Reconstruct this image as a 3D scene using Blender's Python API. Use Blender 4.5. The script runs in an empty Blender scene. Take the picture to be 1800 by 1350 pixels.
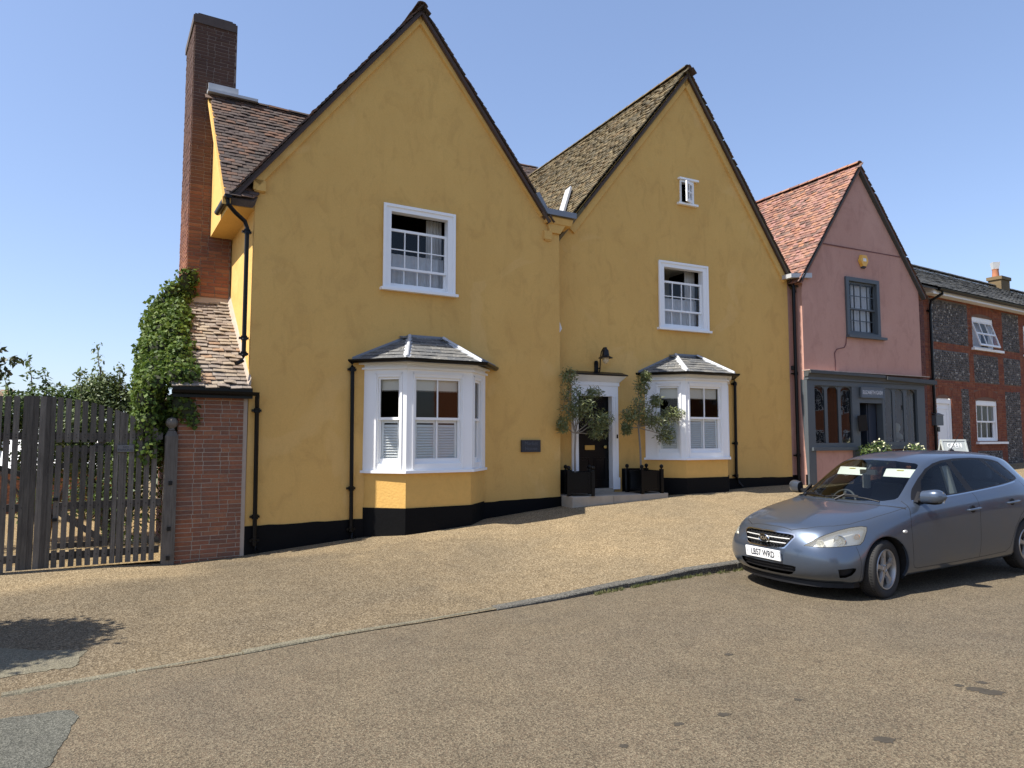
import bpy, bmesh, math, random
from math import sin, cos, tan, pi, radians, sqrt, atan2, hypot
from mathutils import Vector, Matrix, noise
from mathutils.bvhtree import BVHTree

R = random.Random(11)
SC = bpy.context.scene
COL = SC.collection

# ------------------------------------------------------------------ camera
cam_d = bpy.data.cameras.new('camera')
cam = bpy.data.objects.new('camera', cam_d)
COL.objects.link(cam)
cam_d.sensor_width = 36.0
cam_d.lens = 25.0
cam_d.clip_start = 0.05
cam_d.clip_end = 2000
cam.location = (0, 0, 1.65)
cam.rotation_euler = (radians(90 + 4.255), 0, 0)
SC.camera = cam
CAMP = Vector((0, 0, 1.65))

# ------------------------------------------------------------------ world and sun
SUN_EL, SUN_B = radians(54), radians(26.3)
SUN_DIR = Vector((-cos(SUN_B) * cos(SUN_EL), -sin(SUN_B) * cos(SUN_EL), sin(SUN_EL)))
world = bpy.data.worlds.new('World')
SC.world = world
world.use_nodes = True
wn = world.node_tree
bg = wn.nodes['Background']
sky = wn.nodes.new('ShaderNodeTexSky')
sky.sky_type = 'NISHITA'
sky.sun_disc = False
sky.sun_elevation = SUN_EL
sky.sun_rotation = atan2(SUN_DIR.x, SUN_DIR.y)
sky.altitude = 60
sky.air_density = 1.0
sky.dust_density = .8
sky.ozone_density = 2.6
gm = wn.nodes.new('ShaderNodeGamma')       # softens the fall from horizon to zenith, like a hazy summer sky
gm.inputs[1].default_value = .70
tn = wn.nodes.new('ShaderNodeMix')
tn.data_type, tn.blend_type = 'RGBA', 'MULTIPLY'
tn.inputs[0].default_value = 1.0
tn.inputs[7].default_value = (.84, .885, 1.04, 1)
wn.links.new(sky.outputs[0], gm.inputs[0])
wn.links.new(gm.outputs[0], tn.inputs[6])
wn.links.new(tn.outputs[2], bg.inputs[0])
bg.inputs[1].default_value = 0.15
sun_d = bpy.data.lights.new('sun', 'SUN')
sun_d.energy = 4.2
sun_d.angle = radians(0.5)
sun_d.color = (1.0, 0.95, 0.87)
sun = bpy.data.objects.new('sun', sun_d)
COL.objects.link(sun)
sun.rotation_euler = (-SUN_DIR).to_track_quat('-Z', 'Y').to_euler()
SC.view_settings.view_transform = 'Standard'
SC.view_settings.look = 'None'
SC.view_settings.exposure = 1.10
SC.view_settings.gamma = 1.0
SC.view_settings.use_curve_mapping = False
SC.render.engine = 'CYCLES'
SC.cycles.max_bounces = 8
SC.cycles.transparent_max_bounces = 16
SC.cycles.use_denoising = True

# ------------------------------------------------------------------ materials
def nt(m):
    m.use_nodes = True
    return m.node_tree, m.node_tree.nodes['Principled BSDF']

def setin(b, **k):
    for n, v in k.items():
        n = n.replace('_', ' ')
        if n in b.inputs:
            b.inputs[n].default_value = v

def rgba(c):
    return (c[0], c[1], c[2], 1.0)

class NG:
    """small helper for building node graphs"""
    def __init__(s, m):
        s.t, s.b = nt(m)
        s.pos = s.t.nodes.new('ShaderNodeNewGeometry')
    def n(s, typ, **k):
        x = s.t.nodes.new(typ)
        for a, v in k.items():
            setattr(x, a, v)
        return x
    def l(s, a, b):
        s.t.links.new(a, b)
    def noise(s, scale, detail=4, rough=.55, vec=None, dist=0.0):
        x = s.n('ShaderNodeTexNoise')
        x.inputs['Scale'].default_value = scale
        x.inputs['Detail'].default_value = detail
        x.inputs['Roughness'].default_value = rough
        x.inputs['Distortion'].default_value = dist
        s.l(vec if vec else s.pos.outputs['Position'], x.inputs['Vector'])
        return x.outputs['Fac']
    def voro(s, scale, feature='F1', out='Color', vec=None):
        x = s.n('ShaderNodeTexVoronoi')
        x.feature = feature
        x.inputs['Scale'].default_value = scale
        s.l(vec if vec else s.pos.outputs['Position'], x.inputs['Vector'])
        return x.outputs[out]
    def ramp(s, fac, stops, interp='LINEAR'):
        x = s.n('ShaderNodeValToRGB')
        cr = x.color_ramp
        cr.interpolation = interp
        while len(cr.elements) < len(stops):
            cr.elements.new(0.5)
        for e, (p, c) in zip(cr.elements, stops):
            e.position = p
            e.color = rgba(c) if not isinstance(c, (int, float)) else (c, c, c, 1)
        s.l(fac, x.inputs[0])
        return x.outputs[0]
    def mix(s, fac, a, b, mode='MIX'):
        x = s.n('ShaderNodeMix', data_type='RGBA', blend_type=mode)
        for i, v in ((0, fac), (6, a), (7, b)):
            if isinstance(v, (int, float)):
                x.inputs[i].default_value = v if i == 0 else (v, v, v, 1)
            elif isinstance(v, (tuple, list)):
                x.inputs[i].default_value = rgba(v)
            else:
                s.l(v, x.inputs[i])
        return x.outputs[2]
    def math(s, op, a, b=0.0):
        x = s.n('ShaderNodeMath', operation=op)
        for i, v in ((0, a), (1, b)):
            if isinstance(v, (int, float)):
                x.inputs[i].default_value = v
            else:
                s.l(v, x.inputs[i])
        return x.outputs[0]
    def mapping(s, scale=(1, 1, 1), rot=(0, 0, 0), vec=None):
        x = s.n('ShaderNodeMapping')
        x.inputs['Scale'].default_value = scale
        x.inputs['Rotation'].default_value = rot
        s.l(vec if vec else s.pos.outputs['Position'], x.inputs['Vector'])
        return x.outputs[0]
    def bump(s, h, strength=.3, dist=.01, prev=None):
        x = s.n('ShaderNodeBump')
        x.inputs['Strength'].default_value = strength
        x.inputs['Distance'].default_value = dist
        s.l(h, x.inputs['Height'])
        if prev:
            s.l(prev, x.inputs['Normal'])
        s.l(x.outputs[0], s.b.inputs['Normal'])
        return x.outputs[0]
    def piece(s):
        """one random number for every separate piece"""
        o = s.n('ShaderNodeObjectInfo')
        return s.math('FRACT', s.math('ADD', o.outputs['Random'], s.pos.outputs['Random Per Island']))
    def color(s, c):
        s.l(c, s.b.inputs['Base Color'])

def mat(name, col, rough=.7, metal=0.0, spec=.5, var=.12, vscale=6.0, bump=0.0, bscale=40.0, bdist=.004, coat=0.0):
    m = bpy.data.materials.new(name)
    g = NG(m)
    g.b.inputs['Roughness'].default_value = rough
    g.b.inputs['Metallic'].default_value = metal
    g.b.inputs['Specular IOR Level'].default_value = spec
    g.b.inputs['Coat Weight'].default_value = coat
    if var:
        f = g.noise(vscale, 5)
        g.color(g.mix(f, tuple(c * (1 - var) for c in col), tuple(min(1, c * (1 + var)) for c in col)))
    else:
        g.b.inputs['Base Color'].default_value = rgba(col)
    if bump:
        g.bump(g.noise(bscale, 5), bump, bdist)
    return m

def pieces_mat(name, cols, rough=.85, fineamt=.65, dirt=None, dirt_amt=.5, dscale=5.0, bump=.35, bscale=70, spec=.3, lich=None, lamt=.6):
    """cols spread at random over the pieces, with stains and surface relief"""
    m = bpy.data.materials.new(name)
    g = NG(m)
    g.b.inputs['Roughness'].default_value = rough
    g.b.inputs['Specular IOR Level'].default_value = spec
    k = len(cols)
    c = g.ramp(g.piece(), [(i / k, cc) for i, cc in enumerate(cols)], 'CONSTANT')
    fine = g.noise(38, 4, .6)
    c = g.mix(fineamt, c, g.ramp(fine, [(.25, .55), (.75, 1.25)]), 'MULTIPLY')
    if dirt:
        big = g.ramp(g.noise(dscale, 5, .6), [(.42, 0.0), (.68, 1.0)])
        c = g.mix(g.math('MULTIPLY', big, dirt_amt), c, dirt)
    if lich:
        sp = g.ramp(g.noise(23, 3, .7), [(.60, 0.0), (.68, 1.0)])
        c = g.mix(g.math('MULTIPLY', sp, lamt), c, lich)
    g.color(c)
    g.bump(g.noise(bscale, 5, .65), bump, .006)
    return m

def plaster(name, a, b, dirt, bump=.35, patch=None):
    m = bpy.data.materials.new(name)
    g = NG(m)
    g.b.inputs['Roughness'].default_value = .9
    g.b.inputs['Specular IOR Level'].default_value = .2
    v = g.mapping((1, 1, .6))
    c = g.mix(g.ramp(g.noise(.9, 6, .6, v, .4), [(.3, 0.0), (.72, 1.0)]), a, b)
    c = g.mix(g.math('MULTIPLY', g.ramp(g.noise(3.1, 7, .68, v, .8), [(.50, 0.0), (.66, 1.0)]), .38), c, dirt)
    str_ = g.mapping((7, 7, .55))
    c = g.mix(g.math('MULTIPLY', g.ramp(g.noise(1.0, 5, .7, str_), [(.56, 0.0), (.75, 1.0)]), .22), c, dirt)
    if patch:
        c = g.mix(g.math('MULTIPLY', g.ramp(g.noise(.55, 3, .5, None, 1.2), [(.60, 0.0), (.64, 1.0)]), .35), c, patch)
    c = g.mix(.14, c, g.ramp(g.noise(55, 3), [(.3, .6), (.7, 1.2)]), 'MULTIPLY')
    g.color(c)
    h = g.math('ADD', g.math('MULTIPLY', g.noise(2.4, 4, .5), 2.2), g.math('MULTIPLY', g.noise(34, 5, .6), .22))
    g.bump(h, bump, .03)
    return m

M = {}
M['yellow'] = plaster('yellow_limewash', (.69, .428, .135), (.63, .382, .12), (.49, .285, .09), .4, (.72, .47, .18))
M['yellow_brick'] = mat('yellow_painted_brick', (.66, .39, .105), .85, var=.1, vscale=9, bump=.5, bscale=26, bdist=.012)
M['pink'] = plaster('pink_render', (.53, .31, .245), (.47, .265, .21), (.34, .18, .145), .25, (.56, .34, .27))
M['plinth'] = mat('black_plinth', (.0035, .0035, .004), .6, spec=.12, var=.2, bump=.35, bscale=18, bdist=.012)
M['black'] = mat('black_gloss_paint', (.004, .004, .0045), .28, spec=.22, var=.1)
M['black_iron'] = mat('black_iron', (.006, .006, .0065), .4, spec=.3, var=.2, bump=.1)
M['white'] = mat('white_paint', (.86, .86, .85), .42, spec=.4, var=.025, vscale=4, bump=.05, bscale=30)
M['shutter'] = mat('shutter_white', (.84, .86, .85), .5, var=.03)
M['cream'] = mat('cream_blind', (.72, .68, .58), .8, var=.04)
M['lace'] = mat('net_fabric', (.62, .62, .64), .9, var=.12, vscale=14)
M['drape'] = mat('drape_fabric', (.56, .54, .52), .9, var=.12, vscale=10)
M['lead'] = mat('lead_sheet', (.20, .215, .24), .5, metal=.35, var=.18, vscale=7, bump=.12, bscale=12)
M['lead_pale'] = mat('lead_pale', (.46, .47, .48), .55, metal=.2, var=.15, vscale=9, bump=.15, bscale=14)
M['stone'] = mat('step_stone', (.36, .31, .24), .9, var=.22, vscale=7, bump=.5, bscale=45)
M['mortar'] = mat('mortar', (.40, .325, .255), .95, var=.18, vscale=10, bump=.5, bscale=60)
M['mortar_dark'] = mat('mortar_sooty', (.22, .17, .14), .95, var=.25, vscale=6, bump=.5, bscale=60)
M['brick'] = pieces_mat('wall_brick', [(0.242, 0.105, 0.058), (0.294, 0.117, 0.062), (0.209, 0.096, 0.058), (0.313, 0.135, 0.07), (0.267, 0.105, 0.053)], .9, .65, (.12, .075, .065), .5, 3.0, lich=(.30, .26, .2), lamt=.12)
def chimney_brick():
    m = bpy.data.materials.new('chimney_brick')
    g = NG(m)
    g.b.inputs['Roughness'].default_value = .92
    g.b.inputs['Specular IOR Level'].default_value = .25
    cols = [(.29, .115, .062), (.33, .13, .066), (.26, .10, .06), (.35, .15, .08), (.23, .095, .062)]
    c = g.ramp(g.piece(), [(i / 5, k) for i, k in enumerate(cols)], 'CONSTANT')
    c = g.mix(.6, c, g.ramp(g.noise(38, 4, .6), [(.25, .6), (.75, 1.2)]), 'MULTIPLY')
    sp = g.n('ShaderNodeSeparateXYZ')
    g.l(g.pos.outputs['Position'], sp.inputs[0])
    soot = g.math('ADD', g.math('MULTIPLY', sp.outputs['Z'], .2), g.math('MULTIPLY', g.noise(1.6, 5), .7))
    c = g.mix(g.ramp(soot, [(.47, 0.0), (.56, 0.45), (.66, .82)]) if False else g.ramp(g.math('SUBTRACT', soot, 1.0), [(.22, 0.0), (.62, .7), (1.0, .9)]), c, (.062, .040, .034))
    g.color(c)
    g.bump(g.noise(70, 5, .65), .35, .006)
    return m
M['chimney_brick'] = chimney_brick()
M['brick_red'] = pieces_mat('red_brick', [(0.222, 0.068, 0.034), (0.252, 0.08, 0.039), (0.2, 0.06, 0.034), (0.274, 0.096, 0.047)], .9, .65, (.2, .075, .05), .5, 2.0)
M['brick_dark'] = pieces_mat('dark_brick', [(.17, .07, .055), (.14, .06, .055), (.2, .08, .06)], .9, .65, (.09, .06, .055), .5, 2.0)
M['mortar_red'] = mat('mortar_red', (.17, .095, .065), .95, var=.25, vscale=5, bump=.5, bscale=60)
M['tile_dark'] = pieces_mat('old_dark_tile', [(.105, .070, .056), (.085, .060, .052), (.13, .083, .062), (.075, .056, .05), (.155, .085, .056), (.10, .075, .065)], .92, .65, (.05, .045, .038), .55, 3.0, lich=(.24, .22, .17), lamt=.3)
M['tile_moss'] = pieces_mat('mossy_tile', [(0.16, 0.125, 0.068), (0.133, 0.106, 0.063), (0.188, 0.144, 0.077), (0.115, 0.096, 0.063), (0.173, 0.121, 0.063)], .95, .25, (.085, .072, .042), .5, 1.2, lich=(.24, .21, .11), lamt=.3)
M['tile_grey'] = pieces_mat('weathered_tile', [(0.291, 0.235, 0.176), (0.252, 0.205, 0.162), (0.33, 0.27, 0.199), (0.213, 0.17, 0.138), (0.301, 0.2, 0.128), (0.272, 0.23, 0.19)], .92, .65, (.13, .105, .088), .5, 4.0, lich=(.44, .40, .33), lamt=.4)
M['tile_red'] = pieces_mat('orange_red_tile', [(0.257, 0.117, 0.081), (0.295, 0.147, 0.099), (0.217, 0.103, 0.079), (0.326, 0.173, 0.121), (0.165, 0.091, 0.075), (0.303, 0.155, 0.129), (0.123, 0.078, 0.062), (0.335, 0.161, 0.092)], .9, .65, (.25, .15, .115), .5, 2.2, lich=(.50, .44, .36), lamt=.4)
M['slate'] = pieces_mat('grey_slate', [(0.122, 0.122, 0.119), (0.149, 0.145, 0.135), (0.106, 0.109, 0.112), (0.172, 0.165, 0.149)], .7, .65, (.12, .12, .115), .5, 5, lich=(.46, .45, .38), lamt=.7, spec=.4)
M['slate_roof'] = pieces_mat('roof_slate', [(0.066, 0.066, 0.062), (0.079, 0.078, 0.071), (0.055, 0.057, 0.055), (0.09, 0.087, 0.079)], .75, .65, (.075, .075, .068), .5, 1.5, lich=(.27, .25, .17), lamt=.45, spec=.35)
M['board'] = mat('dark_red_board', (.055, .032, .024), .7, var=.2, bump=.2)
M['grey_paint'] = mat('slate_grey_paint', (.075, .088, .098), .5, var=.08, bump=.05)
M['sign_grey'] = mat('sign_grey_paint', (.105, .125, .15), .55, var=.05)
M['sign_white'] = mat('sign_lettering', (.62, .63, .66), .6, var=0)
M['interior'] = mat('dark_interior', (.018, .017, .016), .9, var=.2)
M['brass'] = mat('brass', (.55, .40, .13), .32, metal=.9, var=.1)
M['terracotta'] = mat('terracotta', (.42, .17, .09), .85, var=.1)
M['alarm_white'] = mat('alarm_white', (.74, .74, .72), .45, var=.02)
M['alarm_yellow'] = mat('alarm_yellow', (.75, .40, .06), .45, var=.04)
M['ink'] = mat('dark_ink', (.03, .035, .05), .6, var=0)
M['soil'] = mat('soil', (.05, .035, .025), .95, var=.3, vscale=30, bump=.6, bscale=60)
M['globe'] = mat('lamp_globe', (.55, .47, .33), .25, var=.1)
def wood():
    m = bpy.data.materials.new('weathered_oak')
    g = NG(m)
    g.b.inputs['Roughness'].default_value = .88
    g.b.inputs['Specular IOR Level'].default_value = .25
    c = g.ramp(g.piece(), [(0, (.105, .094, .078)), (.3, (.138, .122, .102)), (.6, (.088, .078, .065)), (.8, (.165, .147, .123))], 'CONSTANT')
    c = g.mix(.75, c, g.ramp(g.noise(1.0, 5, .65, g.mapping((46, 46, 3.2))), [(.28, .45), (.72, 1.35)]), 'MULTIPLY')
    c = g.mix(g.math('MULTIPLY', g.ramp(g.noise(2.2, 4), [(.5, 0.0), (.7, 1.0)]), .45), c, (.045, .04, .036))
    g.color(c)
    g.bump(g.noise(1.0, 5, .65, g.mapping((60, 60, 4))), .5, .004)
    return m
M['wood'] = wood()

def glass(name, tint=(.86, .9, .89), rough=.008, ior=1.55, k=1.5):
    m = bpy.data.materials.new(name)
    m.use_nodes = True
    t = m.node_tree
    t.nodes.clear()
    out = t.nodes.new('ShaderNodeOutputMaterial')
    mx = t.nodes.new('ShaderNodeMixShader')
    tr = t.nodes.new('ShaderNodeBsdfTransparent')
    gl = t.nodes.new('ShaderNodeBsdfGlossy')
    fr = t.nodes.new('ShaderNodeFresnel')
    no = t.nodes.new('ShaderNodeTexNoise')
    bp = t.nodes.new('ShaderNodeBump')
    ge = t.nodes.new('ShaderNodeNewGeometry')
    no.inputs['Scale'].default_value = 2.2
    bp.inputs['Strength'].default_value = .05
    bp.inputs['Distance'].default_value = .05
    t.links.new(ge.outputs['Position'], no.inputs['Vector'])
    t.links.new(no.outputs['Fac'], bp.inputs['Height'])
    tr.inputs[0].default_value = rgba(tint)
    gl.inputs['Roughness'].default_value = rough
    fr.inputs[0].default_value = ior
    mt = t.nodes.new('ShaderNodeMath')
    mt.operation = 'MULTIPLY_ADD'
    mt.inputs[1].default_value = k
    mt.inputs[2].default_value = .008
    mt.use_clamp = True
    t.links.new(fr.outputs[0], mt.inputs[0])
    t.links.new(bp.outputs[0], gl.inputs['Normal'])
    t.links.new(mt.outputs[0], mx.inputs[0])
    t.links.new(tr.outputs[0], mx.inputs[1])
    t.links.new(gl.outputs[0], mx.inputs[2])
    t.links.new(mx.outputs[0], out.inputs[0])
    return m
M['glass'] = glass('window_glass', (.98, .99, .985), .006, 1.5, .62)
M['shop_glass'] = glass('shop_glass', (.8, .84, .83), .004, 1.55, 2.2)
M['car_glass'] = glass('car_glass', (.78, .83, .81), .003, 1.5, .8)
def brightened_glass():
    m = glass('headlamp_glass', (.95, .95, .92), .03, 1.5)
    t = m.node_tree
    out = [n for n in t.nodes if n.type == 'OUTPUT_MATERIAL'][0]
    src = out.inputs[0].links[0].from_socket
    d = t.nodes.new('ShaderNodeBsdfDiffuse')
    d.inputs[0].default_value = (.78, .76, .66, 1)  # cream put into the cover in place of light from the bowl
    mx = t.nodes.new('ShaderNodeMixShader')
    mx.inputs[0].default_value = .16
    t.links.new(src, mx.inputs[1])
    t.links.new(d.outputs[0], mx.inputs[2])
    t.links.new(mx.outputs[0], out.inputs[0])
    return m
M['lamp_glass'] = brightened_glass()

def leafmat(name, cols, trans=.35, rough=.45, spec=.5):
    m = bpy.data.materials.new(name)
    g = NG(m)
    k = len(cols)
    c = g.ramp(g.pos.outputs['Random Per Island'], [(i / k, cc) for i, cc in enumerate(cols)])
    g.color(c)
    g.b.inputs['Roughness'].default_value = rough
    g.b.inputs['Specular IOR Level'].default_value = spec
    tl = g.n('ShaderNodeBsdfTranslucent')
    g.l(g.mix(.0, c, c), tl.inputs[0])
    mx = g.n('ShaderNodeMixShader')
    mx.inputs[0].default_value = trans
    g.l(g.b.outputs[0], mx.inputs[1])
    g.l(tl.outputs[0], mx.inputs[2])
    g.l(mx.outputs[0], g.t.nodes['Material Output'].inputs[0])
    return m
M['ivy'] = leafmat('ivy_leaf', [(.065, .105, .018), (.105, .16, .026), (.05, .085, .018), (.17, .22, .04), (.08, .13, .02)], .30, .58, .25)
M['olive'] = leafmat('olive_leaf', [(0.149, 0.169, 0.061), (0.108, 0.132, 0.047), (0.216, 0.23, 0.108), (0.176, 0.203, 0.068)], .30, .42)
M['bush'] = leafmat('bush_leaf', [(.055, .095, .02), (.085, .14, .03), (.04, .07, .02), (.12, .17, .04)], .35, .5)
M['bush2'] = leafmat('bush_leaf_pale', [(.085, .12, .035), (.11, .155, .045), (.07, .10, .03), (.15, .19, .07)], .35, .5)
M['apple'] = leafmat('apple_leaf', [(.045, .062, .025), (.07, .09, .03), (.035, .05, .022), (.09, .085, .035)], .3, .5)
M['grass'] = leafmat('grass_blade', [(.10, .12, .03), (.14, .15, .045), (.07, .10, .02), (.20, .18, .08)], .3, .6)
M['bark'] = mat('bark', (.14, .11, .085), .95, var=.3, vscale=20, bump=.6, bscale=50)
M['bark_pale'] = mat('bark_pale', (.24, .21, .17), .95, var=.25, vscale=30, bump=.4, bscale=60)
M['ivy_core'] = mat('ivy_core', (.035, .04, .018), .95, var=.3, vscale=20, bump=.5)

def aggregate(name, cols, macro, s1=95, s2=210, patchcol=None, bump=.5, base=None):
    """loose or bound stone chippings: grain by grain colour, big soft wear"""
    m = bpy.data.materials.new(name)
    g = NG(m)
    g.b.inputs['Roughness'].default_value = .92
    g.b.inputs['Specular IOR Level'].default_value = .25
    cell = g.n('ShaderNodeSeparateColor')
    g.l(g.voro(s1), cell.inputs[0])
    k = len(cols)
    c = g.ramp(cell.outputs[0], [(i / k, cc) for i, cc in enumerate(cols)], 'CONSTANT')
    cell2 = g.n('ShaderNodeSeparateColor')
    g.l(g.voro(s2), cell2.inputs[0])
    c = g.mix(.5, c, g.ramp(cell2.outputs[1], [(0, .5), (.8, 1.25), (1, 2.0)]), 'MULTIPLY')
    c = g.mix(.55, c, g.ramp(g.noise(64, 4, .7), [(.25, .78), (.75, 1.22)]), 'MULTIPLY')
    big = g.noise(.55, 6, .6, None, .6)
    c = g.mix(1.0, c, g.ramp(big, [(.3, macro[0]), (.7, macro[1])]), 'MULTIPLY')
    mid = g.ramp(g.noise(3.4, 5, .65), [(.35, .86), (.7, 1.1)])
    c = g.mix(.8, c, mid, 'MULTIPLY')
    if patchcol:
        c = g.mix(patchcol[0](g), c, patchcol[1], 'MULTIPLY')
    g.color(c)
    d = g.voro(s1, out='Distance')
    g.bump(g.math('ADD', d, g.math('MULTIPLY', g.noise(30, 4, .7), .8)), bump, .008)
    return m
M['road'] = aggregate('road_chippings', [(0.104, 0.083, 0.054), (0.136, 0.112, 0.075), (0.071, 0.057, 0.038), (0.167, 0.138, 0.092), (0.118, 0.089, 0.058)], [(.90, .90, .92), (1.08, 1.05, 1.0)], 100, 210, bump=.6)
M['gravel'] = aggregate('forecourt_gravel', [(.42, .315, .195), (.50, .385, .25), (.33, .245, .15), (.56, .45, .31), (.38, .275, .17)], [(.86, .88, .92), (1.08, 1.05, 1.0)], 85, 200, bump=.6)
M['drive'] = aggregate('drive_asphalt', [(0.107, 0.09, 0.058), (0.14, 0.119, 0.077), (0.073, 0.06, 0.041), (0.163, 0.14, 0.094)], [(.90, .90, .92), (1.06, 1.05, 1.02)], 110, 230, bump=.5)
M['loose'] = aggregate('loose_gravel', [(0.2, 0.136, 0.062), (0.261, 0.188, 0.095), (0.14, 0.089, 0.038), (0.297, 0.235, 0.134)], [(.9, .9, .9), (1.05, 1.05, 1.0)], 55, 140, bump=.8)
M['patch'] = aggregate('asphalt_patch', [(0.082, 0.081, 0.066), (0.118, 0.115, 0.095), (0.058, 0.058, 0.047)], [(.9, .9, .9), (1.08, 1.08, 1.06)], 105, 220)
M['concrete'] = aggregate('worn_concrete', [(0.143, 0.13, 0.089), (0.18, 0.161, 0.114), (0.113, 0.1, 0.071)], [(.88, .88, .88), (1.1, 1.1, 1.08)], 100, 220)
M['kerb'] = aggregate('kerb_granite', [(.085, .08, .068), (.115, .108, .092), (.06, .057, .05), (.15, .142, .122)], [(.8, .8, .8), (1.1, 1.1, 1.08)], 90, 200)
M['ground'] = mat('field_ground', (.12, .12, .06), .95, var=.3, vscale=.4)
M['stain'] = mat('oil_stain', (.055, .048, .038), .9, spec=.1, var=.3, vscale=20)

# ------------------------------------------------------------------ mesh building
class MB:
    def __init__(s):
        s.v, s.f, s.m = [], [], []
    def face(s, pts, m=0):
        i = len(s.v)
        s.v += [tuple(p) for p in pts]
        s.f.append(tuple(range(i, i + len(pts))))
        s.m.append(m)
    def box(s, x0, x1, y0, y1, z0, z1, m=0, T=None):
        c = [(x, y, z) for z in (z0, z1) for y in (y0, y1) for x in (x0, x1)]
        if T is not None:
            c = [tuple(T @ Vector(p)) for p in c]
        i = len(s.v)
        s.v += c
        for q in ((0, 2, 3, 1), (4, 5, 7, 6), (0, 1, 5, 4), (2, 6, 7, 3), (0, 4, 6, 2), (1, 3, 7, 5)):
            s.f.append(tuple(i + k for k in q))
            s.m.append(m)
    def prism(s, A, B, m=0, caps=True):
        """A, B: matching 3-D outlines"""
        n = len(A)
        i = len(s.v)
        s.v += [tuple(p) for p in A] + [tuple(p) for p in B]
        for k in range(n):
            l = (k + 1) % n
            s.f.append((i + k, i + l, i + n + l, i + n + k))
            s.m.append(m)
        if caps:
            s.f.append(tuple(i + k for k in reversed(range(n))))
            s.f.append(tuple(i + n + k for k in range(n)))
            s.m += [m, m]
    def tube(s, pts, r, n=8, m=0, caps=True):
        pts = [Vector(p) for p in pts]
        rs = r if isinstance(r, (list, tuple)) else [r] * len(pts)
        rings = []
        up = Vector((0, 0, 1))
        for k, p in enumerate(pts):
            d = (pts[min(k + 1, len(pts) - 1)] - pts[max(k - 1, 0)]).normalized()
            a = d.cross(up if abs(d.z) < .95 else Vector((0, 1, 0))).normalized()
            b = d.cross(a).normalized()
            i = len(s.v)
            for j in range(n):
                t = 2 * pi * j / n
                s.v.append(tuple(p + (a * cos(t) + b * sin(t)) * rs[k]))
            rings.append(i)
        for a, b in zip(rings, rings[1:]):
            for j in range(n):
                l = (j + 1) % n
                s.f.append((a + j, b + j, b + l, a + l))
                s.m.append(m)
        if caps:
            s.f.append(tuple(rings[0] + j for j in range(n)))
            s.f.append(tuple(rings[-1] + j for j in reversed(range(n))))
            s.m += [m, m]
    def lathe(s, prof, n=20, T=None, m=0, close=False):
        """profile (r, z) turned round z"""
        i = len(s.v)
        for (r, z) in prof:
            for j in range(n):
                t = 2 * pi * j / n
                p = Vector((r * cos(t), r * sin(t), z))
                s.v.append(tuple(T @ p) if T is not None else tuple(p))
        k = len(prof)
        for a in range(k if close else k - 1):
            b = (a + 1) % k
            for j in range(n):
                l = (j + 1) % n
                s.f.append((i + a * n + j, i + a * n + l, i + b * n + l, i + b * n + j))
                s.m.append(m)
    def add(s, me, T):
        i = len(s.v)
        s.v += [tuple(T @ v.co) for v in me.vertices]
        for p in me.polygons:
            s.f.append(tuple(i + k for k in p.vertices))
            s.m.append(p.material_index)
    def mesh(s, name, mats, smooth=False):
        me = bpy.data.meshes.new(name)
        me.from_pydata(s.v, [], s.f)
        for x in (mats if isinstance(mats, (list, tuple)) else [mats]):
            me.materials.append(x)
        if len(me.polygons):
            me.polygons.foreach_set('material_index', s.m)
            if smooth:
                me.polygons.foreach_set('use_smooth', [True] * len(me.polygons))
        me.update()
        return me
    def build(s, name, mats, parent=None, smooth=False, fix=True, **k):
        me = s.mesh(name, mats, smooth)
        if fix:
            bm = bmesh.new()
            bm.from_mesh(me)
            bmesh.ops.recalc_face_normals(bm, faces=bm.faces)
            bm.to_mesh(me)
            bm.free()
        if smooth:
            try:
                me.set_sharp_from_angle(angle=radians(38))
            except Exception:
                pass
        return link(name, me, parent, **k)

def link(name, me, parent=None, kind=None, mw=None):
    o = bpy.data.objects.new(name, me)
    COL.objects.link(o)
    if parent:
        o.parent = parent
    if mw is not None:
        o.matrix_local = mw
    if kind:
        o['kind'] = kind
    return o

def thing(name, label, cat, loc=(0, 0, 0), rz=0.0, group=None):
    o = bpy.data.objects.new(name, None)
    COL.objects.link(o)
    o.location = loc
    o.rotation_euler = (0, 0, rz)
    o.empty_display_size = .2
    return tag(o, label, cat, group)

def tag(o, label, cat, group=None):
    o['label'] = label
    o['category'] = cat
    if group:
        o['group'] = group
    return o

def struct(name, mb, m, **k):
    return mb.build(name, m, None, kind='structure', **k)

def wmat(o):
    """world matrix of a root placed by location and z rotation"""
    return Matrix.Translation(o.location) @ Matrix.Rotation(o.rotation_euler.z, 4, 'Z')

def pieces(name, items, parent, m, root, restname=None, limit=300, key=None):
    """items: (mesh, local matrix); the ones nearest the camera become parts, the rest one stuff part"""
    W = wmat(root)
    def dist(it):
        return ((W @ it[1].to_translation()) - CAMP).length
    items = sorted(items, key=key or dist)
    for me, T in items[:limit]:
        link(name, me, parent, mw=T)
    rest = items[limit:]
    if rest:
        mb = MB()
        for me, T in rest:
            mb.add(me, T)
        mb.build(restname or name + 's', m, parent, fix=False, kind='stuff')

def clip2(poly, clip):
    """Sutherland-Hodgman; clip is convex, anticlockwise"""
    out = list(poly)
    for i in range(len(clip)):
        a, b = clip[i], clip[(i + 1) % len(clip)]
        src, out = out, []
        def side(p):
            return (b[0] - a[0]) * (p[1] - a[1]) - (b[1] - a[1]) * (p[0] - a[0])
        for j in range(len(src)):
            p, q = src[j], src[(j + 1) % len(src)]
            sp, sq = side(p), side(q)
            if sp >= 0:
                out.append(p)
            if (sp >= 0) != (sq >= 0):
                t = sp / (sp - sq)
                out.append((p[0] + (q[0] - p[0]) * t, p[1] + (q[1] - p[1]) * t))
        if len(out) < 3:
            return []
    return out

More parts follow.
